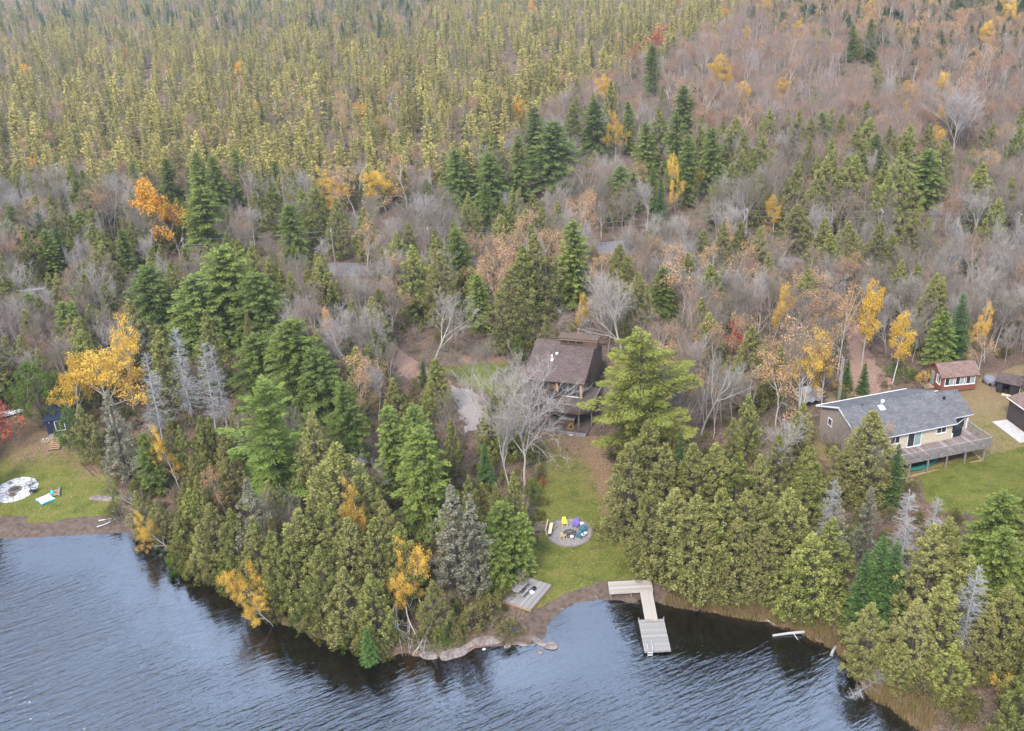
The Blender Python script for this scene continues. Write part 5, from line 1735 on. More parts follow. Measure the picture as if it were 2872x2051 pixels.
hero('spruce', 1962, 1190, 9.5, "dark green fir, tallest of the fir clump at the shore", var=2, wide=1.05)
hero('spruce', 1925, 1228, 8.5, "dark fir, smallest of the fir clump at the shore", var=0, wide=1.0)
hero('spruce', 1992, 1205, 9.5, "dark fir in the clump with a bright new top", var=1, wide=1.15)
hero('dead_spruce', 2022, 1090, 12, "tall silver dead tree by the bungalow lawn", var=0, wide=1.1)
hero('dead_spruce', 2078, 1105, 10.5, "silver dead tree beside the small dark spruce", var=1, wide=1.0)
hero('dead_spruce', 1852, 1060, 11, "grey dead spruce rising from the cedars before the house", var=2, wide=0.9)
hero('pale_cedar', 1935, 1082, 10.5, "pale grey cedar behind the fir clump", var=1, wide=1.08)
hero('pale_cedar', 1860, 1070, 10.5, "grey-green cedar beside the grey dead spruce", var=0, wide=1.08)
hero('cedar', 2078, 1165, 12, "tall brown-green cedar beside the silver dead tree", var=1, wide=1.41)
hero('cedar', 2110, 1150, 11.5, "brownish cedar at the corner of the bungalow lawn", var=3, wide=1.22)
hero('hemlock', 2232, 1095, 9, "bushy green pine on the edge of the bungalow lawn", var=1, wide=1.36)
hero('big_hemlock', 2235, 1175, 11, "large yellow-green hemlock on the shore below the bungalow", var=0, wide=0.8)
hero('cedar', 2160, 1235, 10, "olive cedar next to the large yellow-green hemlock", var=4, wide=1.41)
hero('cedar', 2100, 1290, 9.5, "olive cedar above the tall shore grass", var=0, wide=1.41)
hero('cedar', 2040, 1330, 8.5, "leaning olive cedar above the fallen dead tree", var=3, wide=1.28)
hero('cedar', 1938, 1340, 7.5, "small pointed olive cedar at the shore", var=1, wide=1.47)
hero('dead_spruce', 2165, 1250, 11, "grey dead spruce tangled in the shore cedars below the bungalow", var=2, wide=1.1)
hero('cedar', 2200, 1340, 8, "olive cedar beside the tangled dead spruce", var=2, wide=1.41)
hero('cedar', 2245, 1300, 9, "olive cedar behind the orange-brown bush", var=3, wide=1.41)
hero('yellow_shrub', 2235, 1500, 2.2, "orange-brown bush under the shore cedars", wide=1.0)
hero('shrub', 2150, 1540, 2.2, "olive shrub at the end of the tall shore grass", wide=1.4, var=0)
hero('shrub', 2060, 1500, 2.4, "olive shrub in the tall shore grass", wide=1.4, var=1)
hero('cedar', 2120, 1430, 6, "low olive cedar leaning to the lake above the tall grass", var=4, wide=1.54)
hero('cedar', 2010, 1430, 5, "low rounded cedar by the fallen dead tree", var=2, wide=1.66)

# low growth hanging over the water all round the peninsula
_edge = [flat(a, b)[0] for a, b in SHORE_D[7:21]]
_e = []
for a, b in zip(_edge[:-1], _edge[1:]):
    n_ = max(1, int(np.hypot(*(b - a)) / 1.25))
    _e += [a + (b - a) * k / n_ for k in range(n_)]
for k, q_ in enumerate(_e):
    x_, y_ = q_[0] + rng.normal(0, 0.25), q_[1] + 0.35 + rng.normal(0, 0.3)
    sp_ = 'shrub' if k % 4 else 'green_shrub'
    PLACED.append(dict(sp=sp_, pos=(x_, y_, max(gz(x_, y_), 0.05) - 0.15), h=float(rng.uniform(1.3, 2.6)), label=("olive shrub" if k % 4 else "fresh green shrub") + " overhanging the dark water round the peninsula", group="shrubs overhanging the water", wide=float(rng.uniform(0.9, 1.3)), var=k, lean=(R(250), 0.25), hero=True, rz=None))

for x_, y_, h_, l_ in [(418, 1085, 8.5, "olive cedar at the inner corner of the cove"), (462, 1120, 8, "olive cedar behind the bright green cove shrub"), (510, 1130, 8.5, "olive cedar beside the tall pale spruce"),
                       (395, 1135, 6, "short olive cedar where the sand meets the trees"), (440, 1165, 6.5, "short olive cedar above the cove water"), (345, 1110, 6, "dull olive cedar under the leaning white birch"), (300, 1090, 6, "dull olive cedar at the end of the patio lawn"),
                       (660, 1130, 11, "tall olive cedar in the thick of the peninsula"), (735, 1120, 11, "tall olive cedar near the forked golden birch"), (560, 1150, 9.5, "olive cedar behind the golden birch over the water")]:
    hero('cedar', x_, y_, h_, l_, wide=1.35)


# ------------------------------------------------------------------ the rest of the wood
KEEP = [  # parts of the view that trees must leave open (cabin, lawns, houses, drives)
    [(1188, 762), (1330, 768), (1335, 955), (1350, 1005), (1372, 1055), (1392, 1165), (1425, 1225), (1530, 1290), (1640, 1365), (1500, 1500), (1150, 1450), (1110, 1395), (1150, 1340), (1195, 1290), (1165, 1240), (1205, 1185), (1205, 980), (1150, 905), (1160, 850)],
    [(1845, 895), (2060, 868), (2060, 800), (2160, 790), (2274, 815), (2300, 1040), (2290, 1110), (2070, 1115), (2020, 1040), (1850, 960)],
    [(-20, 900), (90, 900), (150, 905), (150, 985), (215, 1015), (240, 1060), (235, 1110), (245, 1170), (-20, 1185)],
    [(1015, 865), (1060, 870), (1060, 945), (1020, 945)], [(855, 765), (900, 775), (930, 825), (890, 830)], [(1020, 800), (1100, 800), (1110, 860), (1030, 850)],
    [(1885, 725), (1915, 730), (1935, 790), (1960, 845), (1880, 870), (1895, 800)],
    [(1325, 540), (1375, 540), (1375, 552), (1325, 552)],
]
BOG = [(-80, -80), (1720, -80), (1620, 20), (1440, 90), (1290, 160), (1170, 240), (1075, 300), (990, 372), (900, 352), (700, 372), (560, 345), (430, 350), (300, 372), (150, 352), (-80, 362)]
HILL = [(1720, -80), (2400, -80), (2400, 500), (1900, 440), (1500, 440), (1300, 425), (1080, 390), (990, 372), (1075, 300), (1170, 240), (1290, 160), (1440, 90), (1620, 20)]

def scatter():
    """candidate ground points, thinner with distance"""
    out = []
    for y0, y1, sp in ((60, 150, 2.5), (150, 240, 3.1), (240, 340, 4.4), (340, 520, 5.4), (520, 800, 6.8), (800, 1350, 9.2)):
        hw = y1 * 0.62 + 25
        X, Y = np.meshgrid(np.arange(-hw, hw, sp), np.arange(y0, y1, sp))
        X = X + rng.uniform(-0.47, 0.47, X.shape) * sp
        Y = Y + rng.uniform(-0.47, 0.47, Y.shape) * sp
        out.append(np.c_[X.ravel(), Y.ravel(), np.full(X.size, sp)])
    return np.vstack(out)

cand = scatter()
d = shore_d(cand[:, 0], cand[:, 1])
keepm = d > 0.9
rd = segdist(cand[:, 0], cand[:, 1], ROADC)
keepm &= rd > 3.6
cand, d, rd = cand[keepm], d[keepm], rd[keepm]
z = hgt(cand[:, 0], cand[:, 1], d)
pj = project(np.c_[cand[:, :2], z])
inview = (pj[:, 0] > -170) & (pj[:, 0] < 2440) & (pj[:, 1] > -40) & (pj[:, 1] < 1800)
cand, d, z, pj, rd = cand[inview], d[inview], z[inview], pj[inview], rd[inview]
for (tx, ty, tr) in TREES:
    k = np.hypot(cand[:, 0] - tx, cand[:, 1] - ty) > 1.3 + tr
    cand, d, z, pj, rd = cand[k], d[k], z[k], pj[k], rd[k]
N = len(cand)
hrel = rng.uniform(0.72, 1.18, N)
typ = 11.0
tops = project(np.c_[cand[:, :2], z + typ * hrel])
bog = inpoly(tops[:, 0], tops[:, 1] + 8 * np.sin(tops[:, 0] * 0.05), BOG)
hill = inpoly(tops[:, 0], tops[:, 1], HILL)
u = rng.random(N)
cl = np.sin(cand[:, 0] * 0.045 + 1) * np.sin(cand[:, 1] * 0.038 + 2) + 0.6 * np.sin(cand[:, 0] * 0.11 - cand[:, 1] * 0.07)   # species drift in patches
MIXES = {
    'bog':   [('tamarack', 0.69), ('bog_spruce', 0.14), ('hill_tree', 0.07), ('brown_bare_tree', 0.07), ('pale_birch', 0.027), ('orange_maple', 0.003)],
    'bogfar': [('tamarack', 0.38), ('bog_spruce', 0.36), ('spruce', 0.10), ('hill_tree', 0.12), ('pale_birch', 0.04)],
    'hill':  [('hill_tree', 0.79), ('bare_tree', 0.06), ('brown_bare_tree', 0.05), ('pale_birch', 0.045), ('cedar', 0.03), ('aspen', 0.025)],
    'hilltop': [('spruce', 0.42), ('pale_birch', 0.22), ('aspen', 0.03), ('hill_tree', 0.33)],
    'hilllow': [('bare_tree', 0.27), ('hill_tree', 0.22), ('brown_bare_tree', 0.20), ('cedar', 0.24), ('pale_birch', 0.05), ('hemlock', 0.02)],
    'midleft': [('cedar', 0.37), ('bare_tree', 0.29), ('hill_tree', 0.14), ('brown_bare_tree', 0.11), ('hemlock', 0.05), ('pale_birch', 0.04)],
    'midcentre': [('cedar', 0.36), ('bare_tree', 0.36), ('brown_bare_tree', 0.18), ('hemlock', 0.05), ('pale_birch', 0.05)],
    'midright': [('bare_tree', 0.42), ('brown_bare_tree', 0.27), ('hill_tree', 0.13), ('cedar', 0.12), ('pale_birch', 0.06)],
    'shore': [('cedar', 0.74), ('pale_cedar', 0.08), ('hemlock', 0.09), ('dead_spruce', 0.04), ('brown_bare_tree', 0.05)],
}
HT = {'cedar': 10.0, 'pale_cedar': 10.5, 'hemlock': 11.5, 'spruce': 10.0, 'tamarack': 10.0, 'bog_spruce': 8.0, 'bare_tree': 11.0, 'hill_tree': 12.0, 'brown_bare_tree': 10.0,
      'pale_birch': 11.0, 'orange_maple': 9.0, 'aspen': 11.0, 'dead_spruce': 11.0}
ZONE = {'bog': ('the flat bog', 'bog'), 'bogfar': ('the far end of the bog', 'far bog'), 'hill': ('the wooded hillside', 'hillside'), 'hilltop': ('the crest of the hill', 'hill crest'),
        'hilllow': ('the lower hillside', 'lower hillside'), 'midleft': ('the wood between road and bog', 'roadside wood'), 'midcentre': ('the wood around the cabin drive', 'cabin wood'),
        'midright': ('the thin wood between road and houses', 'house wood'), 'shore': ('the dense shoreline stand', 'shoreline stand')}
LOOK = {'cedar': 'olive-green cedar tree', 'pale_cedar': 'pale grey-green cedar tree', 'hemlock': 'dark green hemlock tree', 'spruce': 'dark blue-green spruce tree', 'tamarack': 'yellow-green tamarack tree',
        'bog_spruce': 'small dull green spruce tree', 'bare_tree': 'leafless grey tree', 'hill_tree': 'leafless pinkish-grey tree', 'brown_bare_tree': 'leafless brownish tree', 'pale_birch': 'birch tree with thin tan leaves',
        'orange_maple': 'small orange maple tree', 'aspen': 'golden aspen tree', 'dead_spruce': 'dead silver spruce tree'}
CR = np.array(CROWN)
keep_far = project(np.c_[cand[:, :2], z])
radii = {'cedar': 1.7, 'hemlock': 2.6, 'tamarack': 1.3}
for i in range(N):
    tx, ty = tops[i, 0], tops[i, 1]
    dist = math.hypot(cand[i, 0], cand[i, 1])
    if bog[i]:
        zn = 'bogfar' if (ty < 46 and tx < 1000) or dist > 820 else 'bog'
    elif hill[i]:
        zn = 'hilltop' if ty < 58 - (tx < 1880) * 45 else ('hilllow' if ty > 235 + 50 * cl[i] else 'hill')
    elif ty > 830 or (d[i] < 22):
        zn = 'shore'
    elif tx < 780:
        zn = 'midleft'
    elif tx < 1330:
        zn = 'midcentre'
    else:
        zn = 'midright'
    mix = MIXES[zn]
    uu = u[i]
    if zn not in ('bog', 'hill', 'bogfar'):
        uu = min(0.999, max(0, uu + 0.16 * cl[i]))
    acc = 0
    for sp, w in mix:
        acc += w
        if uu < acc:
            break
    if sp == 'hill_tree' and dist > 280 and rng.random() < 0.35:
        continue
    h = HT[sp] * hrel[i] * (0.84 if zn == 'bog' and sp != 'tamarack' else 1)
    if zn == 'midright':
        h *= 0.85
    if zn in ('hilllow', 'midright') and sp == 'cedar':
        h *= 1.25
    if sp == 'tamarack':
        h *= rng.uniform(0.62, 1.22)
        if cl[i] < -0.55 and rng.random() < 0.55:
            continue
    if zn == 'shore' and d[i] < 6:
        h *= 0.8
    rad = radii.get(sp, 1.6) * h / HT[sp]
    # a named tree behind keeps its crown in view
    if dist < 330:
        t = project((cand[i, 0], cand[i, 1], z[i] + h))[0]
        wpx = rad * 0.55 * FPX / SC / t[2]
        if ((CR[:, 2] > t[2]) & (CR[:, 1] > t[1]) & (np.abs(CR[:, 0] - t[0]) < CR[:, 3] * 0.8 + wpx)).any():
            continue
    # leave the open places open
    if dist < 260:
        b, t = project((cand[i, 0], cand[i, 1], z[i]))[0], project((cand[i, 0], cand[i, 1], z[i] + h))[0]
        pxr = rad * 0.8 * FPX / SC / b[2]
        fs = np.linspace(0.02, 0.97, 9)
        xs = b[0] + (t[0] - b[0]) * fs
        ys = b[1] + (t[1] - b[1]) * fs
        wd = pxr * np.where(fs < 0.5, 1, 2 * (1 - fs))
        XX, YY = np.concatenate([xs - wd, xs, xs + wd]), np.tile(ys, 3)
        if any(inpoly(XX, YY, q).any() for q in KEEP):
            continue
    zl, zs = ZONE[zn]
    PLACED.append(dict(sp=sp, pos=(cand[i, 0], cand[i, 1], z[i] - 0.05), h=h, label=LOOK[sp] + " standing in " + zl, group=LOOK[sp] + "s of the " + zs, wide=rng.uniform(0.85, 1.2) * (0.80 if sp in ('hill_tree', 'bare_tree', 'brown_bare_tree') else (1.2 if sp == 'cedar' and zn != 'shore' else 1.0)), var=None,
                       lean=(rng.uniform(0, 6.28), abs(rng.normal(0, 0.05))), hero=False, rz=None))

# largest in the picture stand as single trees, what is left of each kind is one mass
by = {}
for t in PLACED:
    q = project(t['pos'])[0]
    t['size'] = t['h'] / q[2]
    t['in'] = -60 < q[0] < 2334
    by.setdefault(t['sp'], []).append(t)
REST = {}
n_ind = 0
for sp, lst in by.items():
    lst.sort(key=lambda t: (not t['hero'], not t['in'], -t['size']))
    for k, t in enumerate(lst):
        if t['hero'] or (k < 285 and t['in']):
            plant(sp, Vector(t['pos']), t['h'], t['label'], t['group'], t['var'], t['rz'], t['lean'], t['wide'], split=t['hero'] or t['size'] > 0.028)
            n_ind += 1
        else:
            REST.setdefault(sp, []).append(t)

def mass(name, protos, pts, rz, sc, ix, label, tilt=None):
    """one object of many instanced copies (geometry nodes)"""
    c = bpy.data.collections.new(name + "_kinds")
    for k, me in enumerate(protos):
        o = bpy.data.objects.new("%s_kind_%02d" % (name, k), me)
        c.objects.link(o)
    me = bpy.data.meshes.new(name)
    pts = np.asarray(pts, np.float32)
    me.vertices.add(len(pts))
    me.vertices.foreach_set("co", pts.ravel())
    for nm, arr, ty in (("rz", rz, 'FLOAT'), ("sc", sc, 'FLOAT_VECTOR'), ("ix", ix, 'INT')):
        a = me.attributes.new(nm, ty, 'POINT')
        if ty == 'FLOAT_VECTOR':
            a.data.foreach_set("vector", np.asarray(arr, np.float32).ravel())
        else:
            a.data.foreach_set("value", np.asarray(arr, np.float32 if ty == 'FLOAT' else np.int32))
    ng = bpy.data.node_groups.new(name + "_spread", 'GeometryNodeTree')
    ng.interface.new_socket("Geometry", in_out='INPUT', socket_type='NodeSocketGeometry')
    ng.interface.new_socket("Geometry", in_out='OUTPUT', socket_type='NodeSocketGeometry')
    nd = ng.nodes.new
    gi, go = nd("NodeGroupInput"), nd("NodeGroupOutput")
    iop, ci = nd("GeometryNodeInstanceOnPoints"), nd("GeometryNodeCollectionInfo")
    ci.inputs["Collection"].default_value = c
    ci.inputs["Separate Children"].default_value = True
    ci.inputs["Reset Children"].default_value = True
    iop.inputs["Pick Instance"].default_value = True
    def na(nm, ty):
        n = nd("GeometryNodeInputNamedAttribute")
        n.data_type = ty
        n.inputs["Name"].default_value = nm
        return n.outputs["Attribute"]
    cx = nd("ShaderNodeCombineXYZ")
    lk = ng.links.new
    lk(na("rz", 'FLOAT'), cx.inputs[2])
    lk(gi.outputs[0], iop.inputs["Points"])
    lk(ci.outputs[0], iop.inputs["Instance"])
    lk(na("ix", 'INT'), iop.inputs["Instance Index"])
    lk(cx.outputs[0], iop.inputs["Rotation"])
    lk(na("sc", 'FLOAT_VECTOR'), iop.inputs["Scale"])
    lk(iop.outputs[0], go.inputs[0])
    o = bpy.data.objects.new(name, me)
    COL.objects.link(o)
    md = o.modifiers.new("spread", 'NODES')
    md.node_group = ng
    return tag(o, label, None, None, "stuff")

for sp, lst in REST.items():
    pr = PROTO[sp]
    ix = rng.integers(0, len(pr), len(lst))
    s = np.array([t['h'] / pr[k][3] for t, k in zip(lst, ix)])
    w = np.array([t['wide'] for t in lst])
    mass(NAMES[sp].replace('_tree', '') + "_wood", [p[2] for p in pr], [t['pos'] for t in lst], rng.uniform(0, 6.28, len(lst)), np.c_[s * w, s * w, s], ix,
         "far-off mass of %ss filling the wood" % LOOK.get(sp, NAMES[sp].replace('_', ' ')))
print("trees", n_ind, {k: len(v) for k, v in REST.items()})

# undergrowth: brush and low shrubs between the trunks
bx = []
for y0, y1, sp in ((62, 170, 1.55), (170, 290, 2.6), (290, 420, 4.2)):
    hw = y1 * 0.6 + 20
    X, Y = np.meshgrid(np.arange(-hw, hw, sp), np.arange(y0, y1, sp))
    bx.append(np.c_[(X + rng.uniform(-0.5, 0.5, X.shape) * sp).ravel(), (Y + rng.uniform(-0.5, 0.5, Y.shape) * sp).ravel()])
bx = np.vstack(bx)
dd = shore_d(bx[:, 0], bx[:, 1])
ok = (dd > 0.7) & (segdist(bx[:, 0], bx[:, 1], ROADC) > 4.2)
bx, dd = bx[ok], dd[ok]
bz = hgt(bx[:, 0], bx[:, 1], dd)
q = project(np.c_[bx, bz])
q2 = project(np.c_[bx, bz + 1.5])
ok = (q[:, 0] > -60) & (q[:, 0] < 2340) & (q[:, 1] < 1700)
for poly in KEEP:
    ok &= ~inpoly(q[:, 0], q[:, 1], poly) & ~inpoly(q2[:, 0], q2[:, 1], poly)
bx, bz, dd = bx[ok], bz[ok], dd[ok]
kinds = [p[2] for p in PROTO['brush']] + [p[2] for p in PROTO['shrub']]
ix = np.where(rng.random(len(bx)) < np.where(dd < 26, 0.55, 0.12), 3 + rng.integers(0, 2, len(bx)), rng.integers(0, 3, len(bx)))
s = rng.uniform(0.5, 1.25, len(bx)) * np.where(ix > 2, 0.75, 1)
mass("undergrowth", kinds, np.c_[bx, bz - 0.05], rng.uniform(0, 6.28, len(bx)), np.c_[s, s, s], ix, "low brown brush and shrubs between the tree trunks")
print("brush", len(bx))

# ------------------------------------------------------------------ smaller things
def paint(name, col, rough=0.45):
    return pmat(name, [col], 6, rough, spec=0.4, bmp=0.05)
MT['p_yellow'] = paint('bright_yellow_plastic', (0.58, 0.53, 0.04))
MT['p_purple'] = paint('purple_plastic', (0.13, 0.085, 0.36))
MT['p_teal'] = paint('teal_plastic', (0.025, 0.12, 0.16))
MT['p_cream'] = paint('cream_plastic', (0.48, 0.40, 0.20))
MT['p_blue'] = paint('bright_blue_foam', (0.02, 0.20, 0.72))
MT['p_sky'] = paint('turquoise_plastic', (0.02, 0.36, 0.50))
MT['p_grey'] = paint('grey_plastic', (0.22, 0.22, 0.24))
MT['p_black'] = paint('black_plastic', (0.015, 0.015, 0.017))
MT['p_green'] = paint('green_canoe_hull', (0.015, 0.13, 0.10))
MT['rust'] = paint('rusty_brown_metal', (0.10, 0.05, 0.03), 0.8)
MT['tarp'] = paint('grey_tarpaulin', (0.15, 0.15, 0.18), 0.7)

def adirondack(pos, rz, mat, label, group="garden chairs round the fire circle", s=1.0, plain=False):
    """low slatted garden chair, facing local -y"""
    t = thing("garden_chair", pos, rz, label, "chair", group)
    t.scale = (s, s, s)
    if plain:
        MB().box((0, 0, 0.42), (0.5, 0.48, 0.05)).build("seat", mat, t, bevel=0.015)
        bk = Matrix.Rotation(R(-16), 3, 'X')
        MB().box((0, 0.30, 0.72), (0.46, 0.04, 0.62), mat=bk).build("backrest", mat, t, bevel=0.02)
        for sx in (-1, 1):
            MB().bar((sx * 0.29, -0.24, 0.64), (sx * 0.27, 0.28, 0.66), 0.07, 0.04).build("armrest", mat, t)
            MB().bar((sx * 0.27, -0.22, 0.64), (sx * 0.29, -0.28, 0.0), 0.06).build("leg", mat, t)
            MB().bar((sx * 0.25, 0.24, 0.5), (sx * 0.27, 0.36, 0.0), 0.06).build("leg", mat, t)
        return t
    st = Matrix.Rotation(R(14), 3, 'X')
    for k in range(5):
        MB().box((0, -0.30 + 0.13 * k, 0.37 - 0.035 * k), (0.56, 0.11, 0.025)).build("seat_slat", mat, t)
    for k in range(5):
        a = (k - 2) * R(5)
        m = Matrix.Rotation(R(-26), 3, 'X') @ Matrix.Rotation(-a, 3, 'Y')
        hgt_ = 0.80 - 0.05 * abs(k - 2)
        c = Vector(((k - 2) * 0.115, 0.28, 0.25)) + m @ Vector((0, 0, hgt_ / 2))
        MB().box(c, (0.10, 0.025, hgt_), mat=m).build("back_slat", mat, t)
    for sx in (-1, 1):
        MB().box((sx * 0.35, -0.02, 0.55), (0.14, 0.72, 0.03)).build("armrest", mat, t)
        MB().box((sx * 0.32, -0.30, 0.27), (0.04, 0.10, 0.55)).build("leg", mat, t)
        MB().bar((sx * 0.29, -0.34, 0.33), (sx * 0.29, 0.50, 0.03), 0.04, 0.11).build("leg", mat, t)
        MB().bar((sx * 0.32, 0.33, 0.30), (sx * 0.32, 0.36, 0.55), 0.04, 0.08).build("arm_support", mat, t)
    return t

def rock(name, pos, size, label, rz=0.0, mat='stone', group=None, seed=0, flat_top=0.45, cat="rock"):
    r = np.random.default_rng(seed)
    bm = bmesh.new()
    bmesh.ops.create_icosphere(bm, subdivisions=3, radius=1.0)
    ph = r.uniform(0, 6.28, 9)
    for v in bm.verts:
        p = v.co
        n = 1 + 0.16 * math.sin(2.1 * p.x + ph[0] + 1.4 * p.y) + 0.13 * math.sin(3.3 * p.y + ph[1] - 2 * p.z) + 0.07 * math.sin(6 * p.x + ph[2]) * math.sin(5 * p.y + ph[3])
        p *= n
        if p.z > flat_top:
            p.z = flat_top + (p.z - flat_top) * 0.25
        p.x *= size[0]
        p.y *= size[1]
        p.z *= size[2]
    me = bpy.data.meshes.new(name)
    bm.to_mesh(me)
    bm.free()
    me.materials.append(MT[mat])
    me.polygons.foreach_set("use_smooth", [True] * len(me.polygons))
    o = bpy.data.objects.new(name, me)
    COL.objects.link(o)
    o.location = pos
    o.rotation_euler = (0, 0, rz)
    if label:
        tag(o, label, cat, group)
    return o

def fire_ring(pos, r, n, label, mat='stone', inner='firestone'):
    t = thing("fire_pit", pos, 0, label, "fire pit")
    MB().tube((0, 0, -0.1), (0, 0, 0.03), r * 0.92, r * 0.92, 20).build("ash_bed", inner, t)
    for k in range(n):
        a = 2 * math.pi * k / n
        o = rock("stone", (r * math.cos(a), r * math.sin(a), 0.10), (math.pi * r / n * 1.02, 0.14, 0.17), None, a + math.pi / 2, mat, seed=k)
        o.parent = t
    for k in range(4):
        a = k * 0.9
        MB().tube((-0.35 * r * math.cos(a), -0.35 * r * math.sin(a), 0.07), (0.55 * r * math.cos(a), 0.55 * r * math.sin(a), 0.12), 0.045, 0.04, 7).build("charred_log", 'firestone', t)
    return t

# fire circle on the cabin lawn
fc = P(1264, 1183)
def near(dx, dy, lift=0.0):
    p = P(dx, dy)
    return Vector((p[0], p[1], p[2] + lift))
pr = 2.45
cpoly = [(fc[0] + (pr + 0.12 * math.sin(5 * a)) * math.cos(a) * 1.05, fc[1] + (pr + 0.1 * math.sin(3 * a)) * math.sin(a)) for a in np.linspace(0, 2 * math.pi, 28)[:-1]]
MT['pebble'] = pmat('grey_brown_pebbles', [(0.11, 0.095, 0.09), (0.19, 0.17, 0.165), (0.27, 0.245, 0.24)], 8, 0.95, 'pos', bmp=0.8, detail=7)
sheet("fire_circle_gravel", cpoly, 0.065, 'pebble', "round grey pebble patch of the fire circle on the cabin lawn", 0.35, rough=0.04)
edge = thing("stone_edging", fc, 0, "ring of small stones edging the pebble fire circle", "edging")
for k in range(34):
    a = 2 * math.pi * k / 34
    if 2.2 < a < 3.6:
        continue
    x, y = fc[0] + pr * 1.05 * math.cos(a), fc[1] + pr * math.sin(a)
    o = rock("stone", (x - fc[0], y - fc[1], gz(x, y) + 0.08 - fc[2]), (0.2, 0.11, 0.1), None, a + math.pi / 2, 'stone', seed=k)
    o.parent = edge
fire_ring(near(1266, 1187, 0.06), 0.62, 13, "sooty stone fire ring in the pebble circle", 'firestone')
adirondack(near(1254, 1168, 0.05), R(8), 'p_yellow', "bright yellow plastic armchair by the stone fire ring", plain=True, s=0.92)
adirondack(near(1279, 1170, 0.05), R(-22), 'p_purple', "purple slatted garden chair by the stone fire ring", s=0.92)
adirondack(near(1294, 1181, 0.05), R(-75), 'p_teal', "dark teal garden chair next to the white log stools", s=0.9)
adirondack(near(1288, 1194, 0.05), R(-118), 'p_teal', "dark teal garden chair turned away from the lake path", s=0.9)
adirondack(near(1251, 1197, 0.05), R(150), 'p_cream', "cream-yellow plastic armchair with its back to the lake", plain=True, s=0.9)
for k, (x, y, l) in enumerate([(1292, 1169, "white round stool behind the teal chair"), (1300, 1190, "white round stool at the rim of the fire circle"), (1295, 1194, "white round stool between teal chair and rim"), (1270, 1198, "white round stool in front of the fire ring")]):
    s = thing("stool", near(x, y, 0.06), 0, l, "stool", "white stools round the fire circle")
    MB().tube((0, 0, 0.28), (0, 0, 0.36), 0.21, 0.21, 14).build("seat", 'white', s)
    MB().tube((0, 0, -0.05), (0, 0, 0.28), 0.13, 0.12, 12).build("leg", 'greywood', s)
bn = thing("plank_bench", near(1223, 1181, 0.04), R(80), "pale lumber bench beside the brush pile", "bench")
MB().box((0, 0, 0.44), (2.1, 0.36, 0.07)).build("seat", 'lumber', bn)
MB().box((0, 0.42, 0.78), (2.1, 0.05, 0.28)).build("backrest", 'lumber', bn)
for x in (-0.8, 0.8):
    MB().tube((x, 0.05, -0.1), (x, 0.05, 0.41), 0.15, 0.14, 10).build("leg", 'brownwood', bn)
    MB().bar((x, 0.36, 0.0), (x, 0.44, 0.9), 0.06, 0.1).build("back_post", 'lumber', bn)
bp = thing("brush_pile", near(1206, 1174), 0, "heap of cut brown branches beside the plank bench", "brush pile")
g = Geo(900)
n = 120
p0_ = np.c_[g.r.normal(0, 0.75, n), g.r.normal(0, 0.45, n), g.r.uniform(0.0, 0.42, n)]
dr = np.c_[g.r.normal(1, 0.35, n), g.r.normal(0, 0.55, n), g.r.normal(0, 0.12, n)]
g.seg(0, p0_ - dr * 0.6, p0_ + dr * 0.6, 0.028, 0.014, 4)
tv, tf = g.tubes(0)
o = bpy.data.objects.new("branches", np_mesh("branches", tv, [tf], [BK['brown']]))
COL.objects.link(o)
o.parent = bp
# log on the lawn, solar light, feeder post
lg = P(1330, 1218)
o = MB().path([(-0.75, 0, 0.06), (0, 0.03, 0.08), (0.75, 0, 0.06)], [0.08, 0.09, 0.07], 9).build("log", 'brownwood', None)
o.location = lg
tag(o, "short dead log lying on the lawn below the fire circle", "log")
o = thing("garden_light", P(1259, 1003), 0, "small black garden light stuck in the lawn below the cabin", "light")
MB().tube((0, 0, -0.1), (0, 0, 0.35), 0.03, 0.03, 7).build("stake", 'p_black', o)
MB().tube((0, 0, 0.35), (0, 0, 0.5), 0.12, 0.06, 10).build("lamp_head", 'p_black', o)
fp = thing("canoe_rack", P(1390, 1158), R(75), "dark post rack with a log at the lawn edge by the cedars", "rack")
for x in (-0.9, 0.3):
    MB().box((x, 0, 0.8), (0.12, 0.12, 2.0)).build("post", 'brownwood', fp)
MB().bar((-1.1, 0, 1.45), (0.6, 0, 1.5), 0.09).build("crossbar", 'brownwood', fp)
MB().tube((-1.3, -0.25, 0.18), (0.4, -0.25, 0.2), 0.14, 0.12, 9).build("log", 'brownwood', fp)
# under and around the cabin
cm = cab.matrix_world if False else Matrix.Translation((1.5, 118.8, cz)) @ Matrix.Rotation(CAB_A, 4, 'Z')
def in_cab(x, y, z):
    return cm @ Vector((x, y, z))
def in_bun(x, y, z):
    return Matrix.Translation(bo) @ Matrix.Rotation(BG_A, 4, 'Z') @ Vector((x, y, z))
def grill(pos, rz, label, s=1.0):
    t = thing("covered_grill", pos, rz, label, "grill", "covered barbecue grills")
    t.scale = (s, s, s)
    m = MB()
    prof = [(0.0, 0.60, 0.30), (0.35, 0.62, 0.31), (0.75, 0.66, 0.33), (0.95, 0.60, 0.32), (1.12, 0.42, 0.22), (1.16, 0.2, 0.1)]
    rings = []
    for z_, a, b in prof:
        rings.append([(a * math.copysign(abs(math.cos(u)) ** 0.5, math.cos(u)), b * math.copysign(abs(math.sin(u)) ** 0.5, math.sin(u)), z_) for u in np.linspace(0, 2 * math.pi, 21)[:-1]])
    i0 = 0
    for k, rg in enumerate(rings):
        m.v += rg
    for k in range(len(rings) - 1):
        for j in range(20):
            m.f.append((k * 20 + j, k * 20 + (j + 1) % 20, (k + 1) * 20 + (j + 1) % 20, (k + 1) * 20 + j))
            m.m.append(0)
    m.f.append(tuple((len(rings) - 1) * 20 + j for j in range(20)))
    m.m.append(0)
    m.build("cover", 'dark', t, smooth=True)
    return t
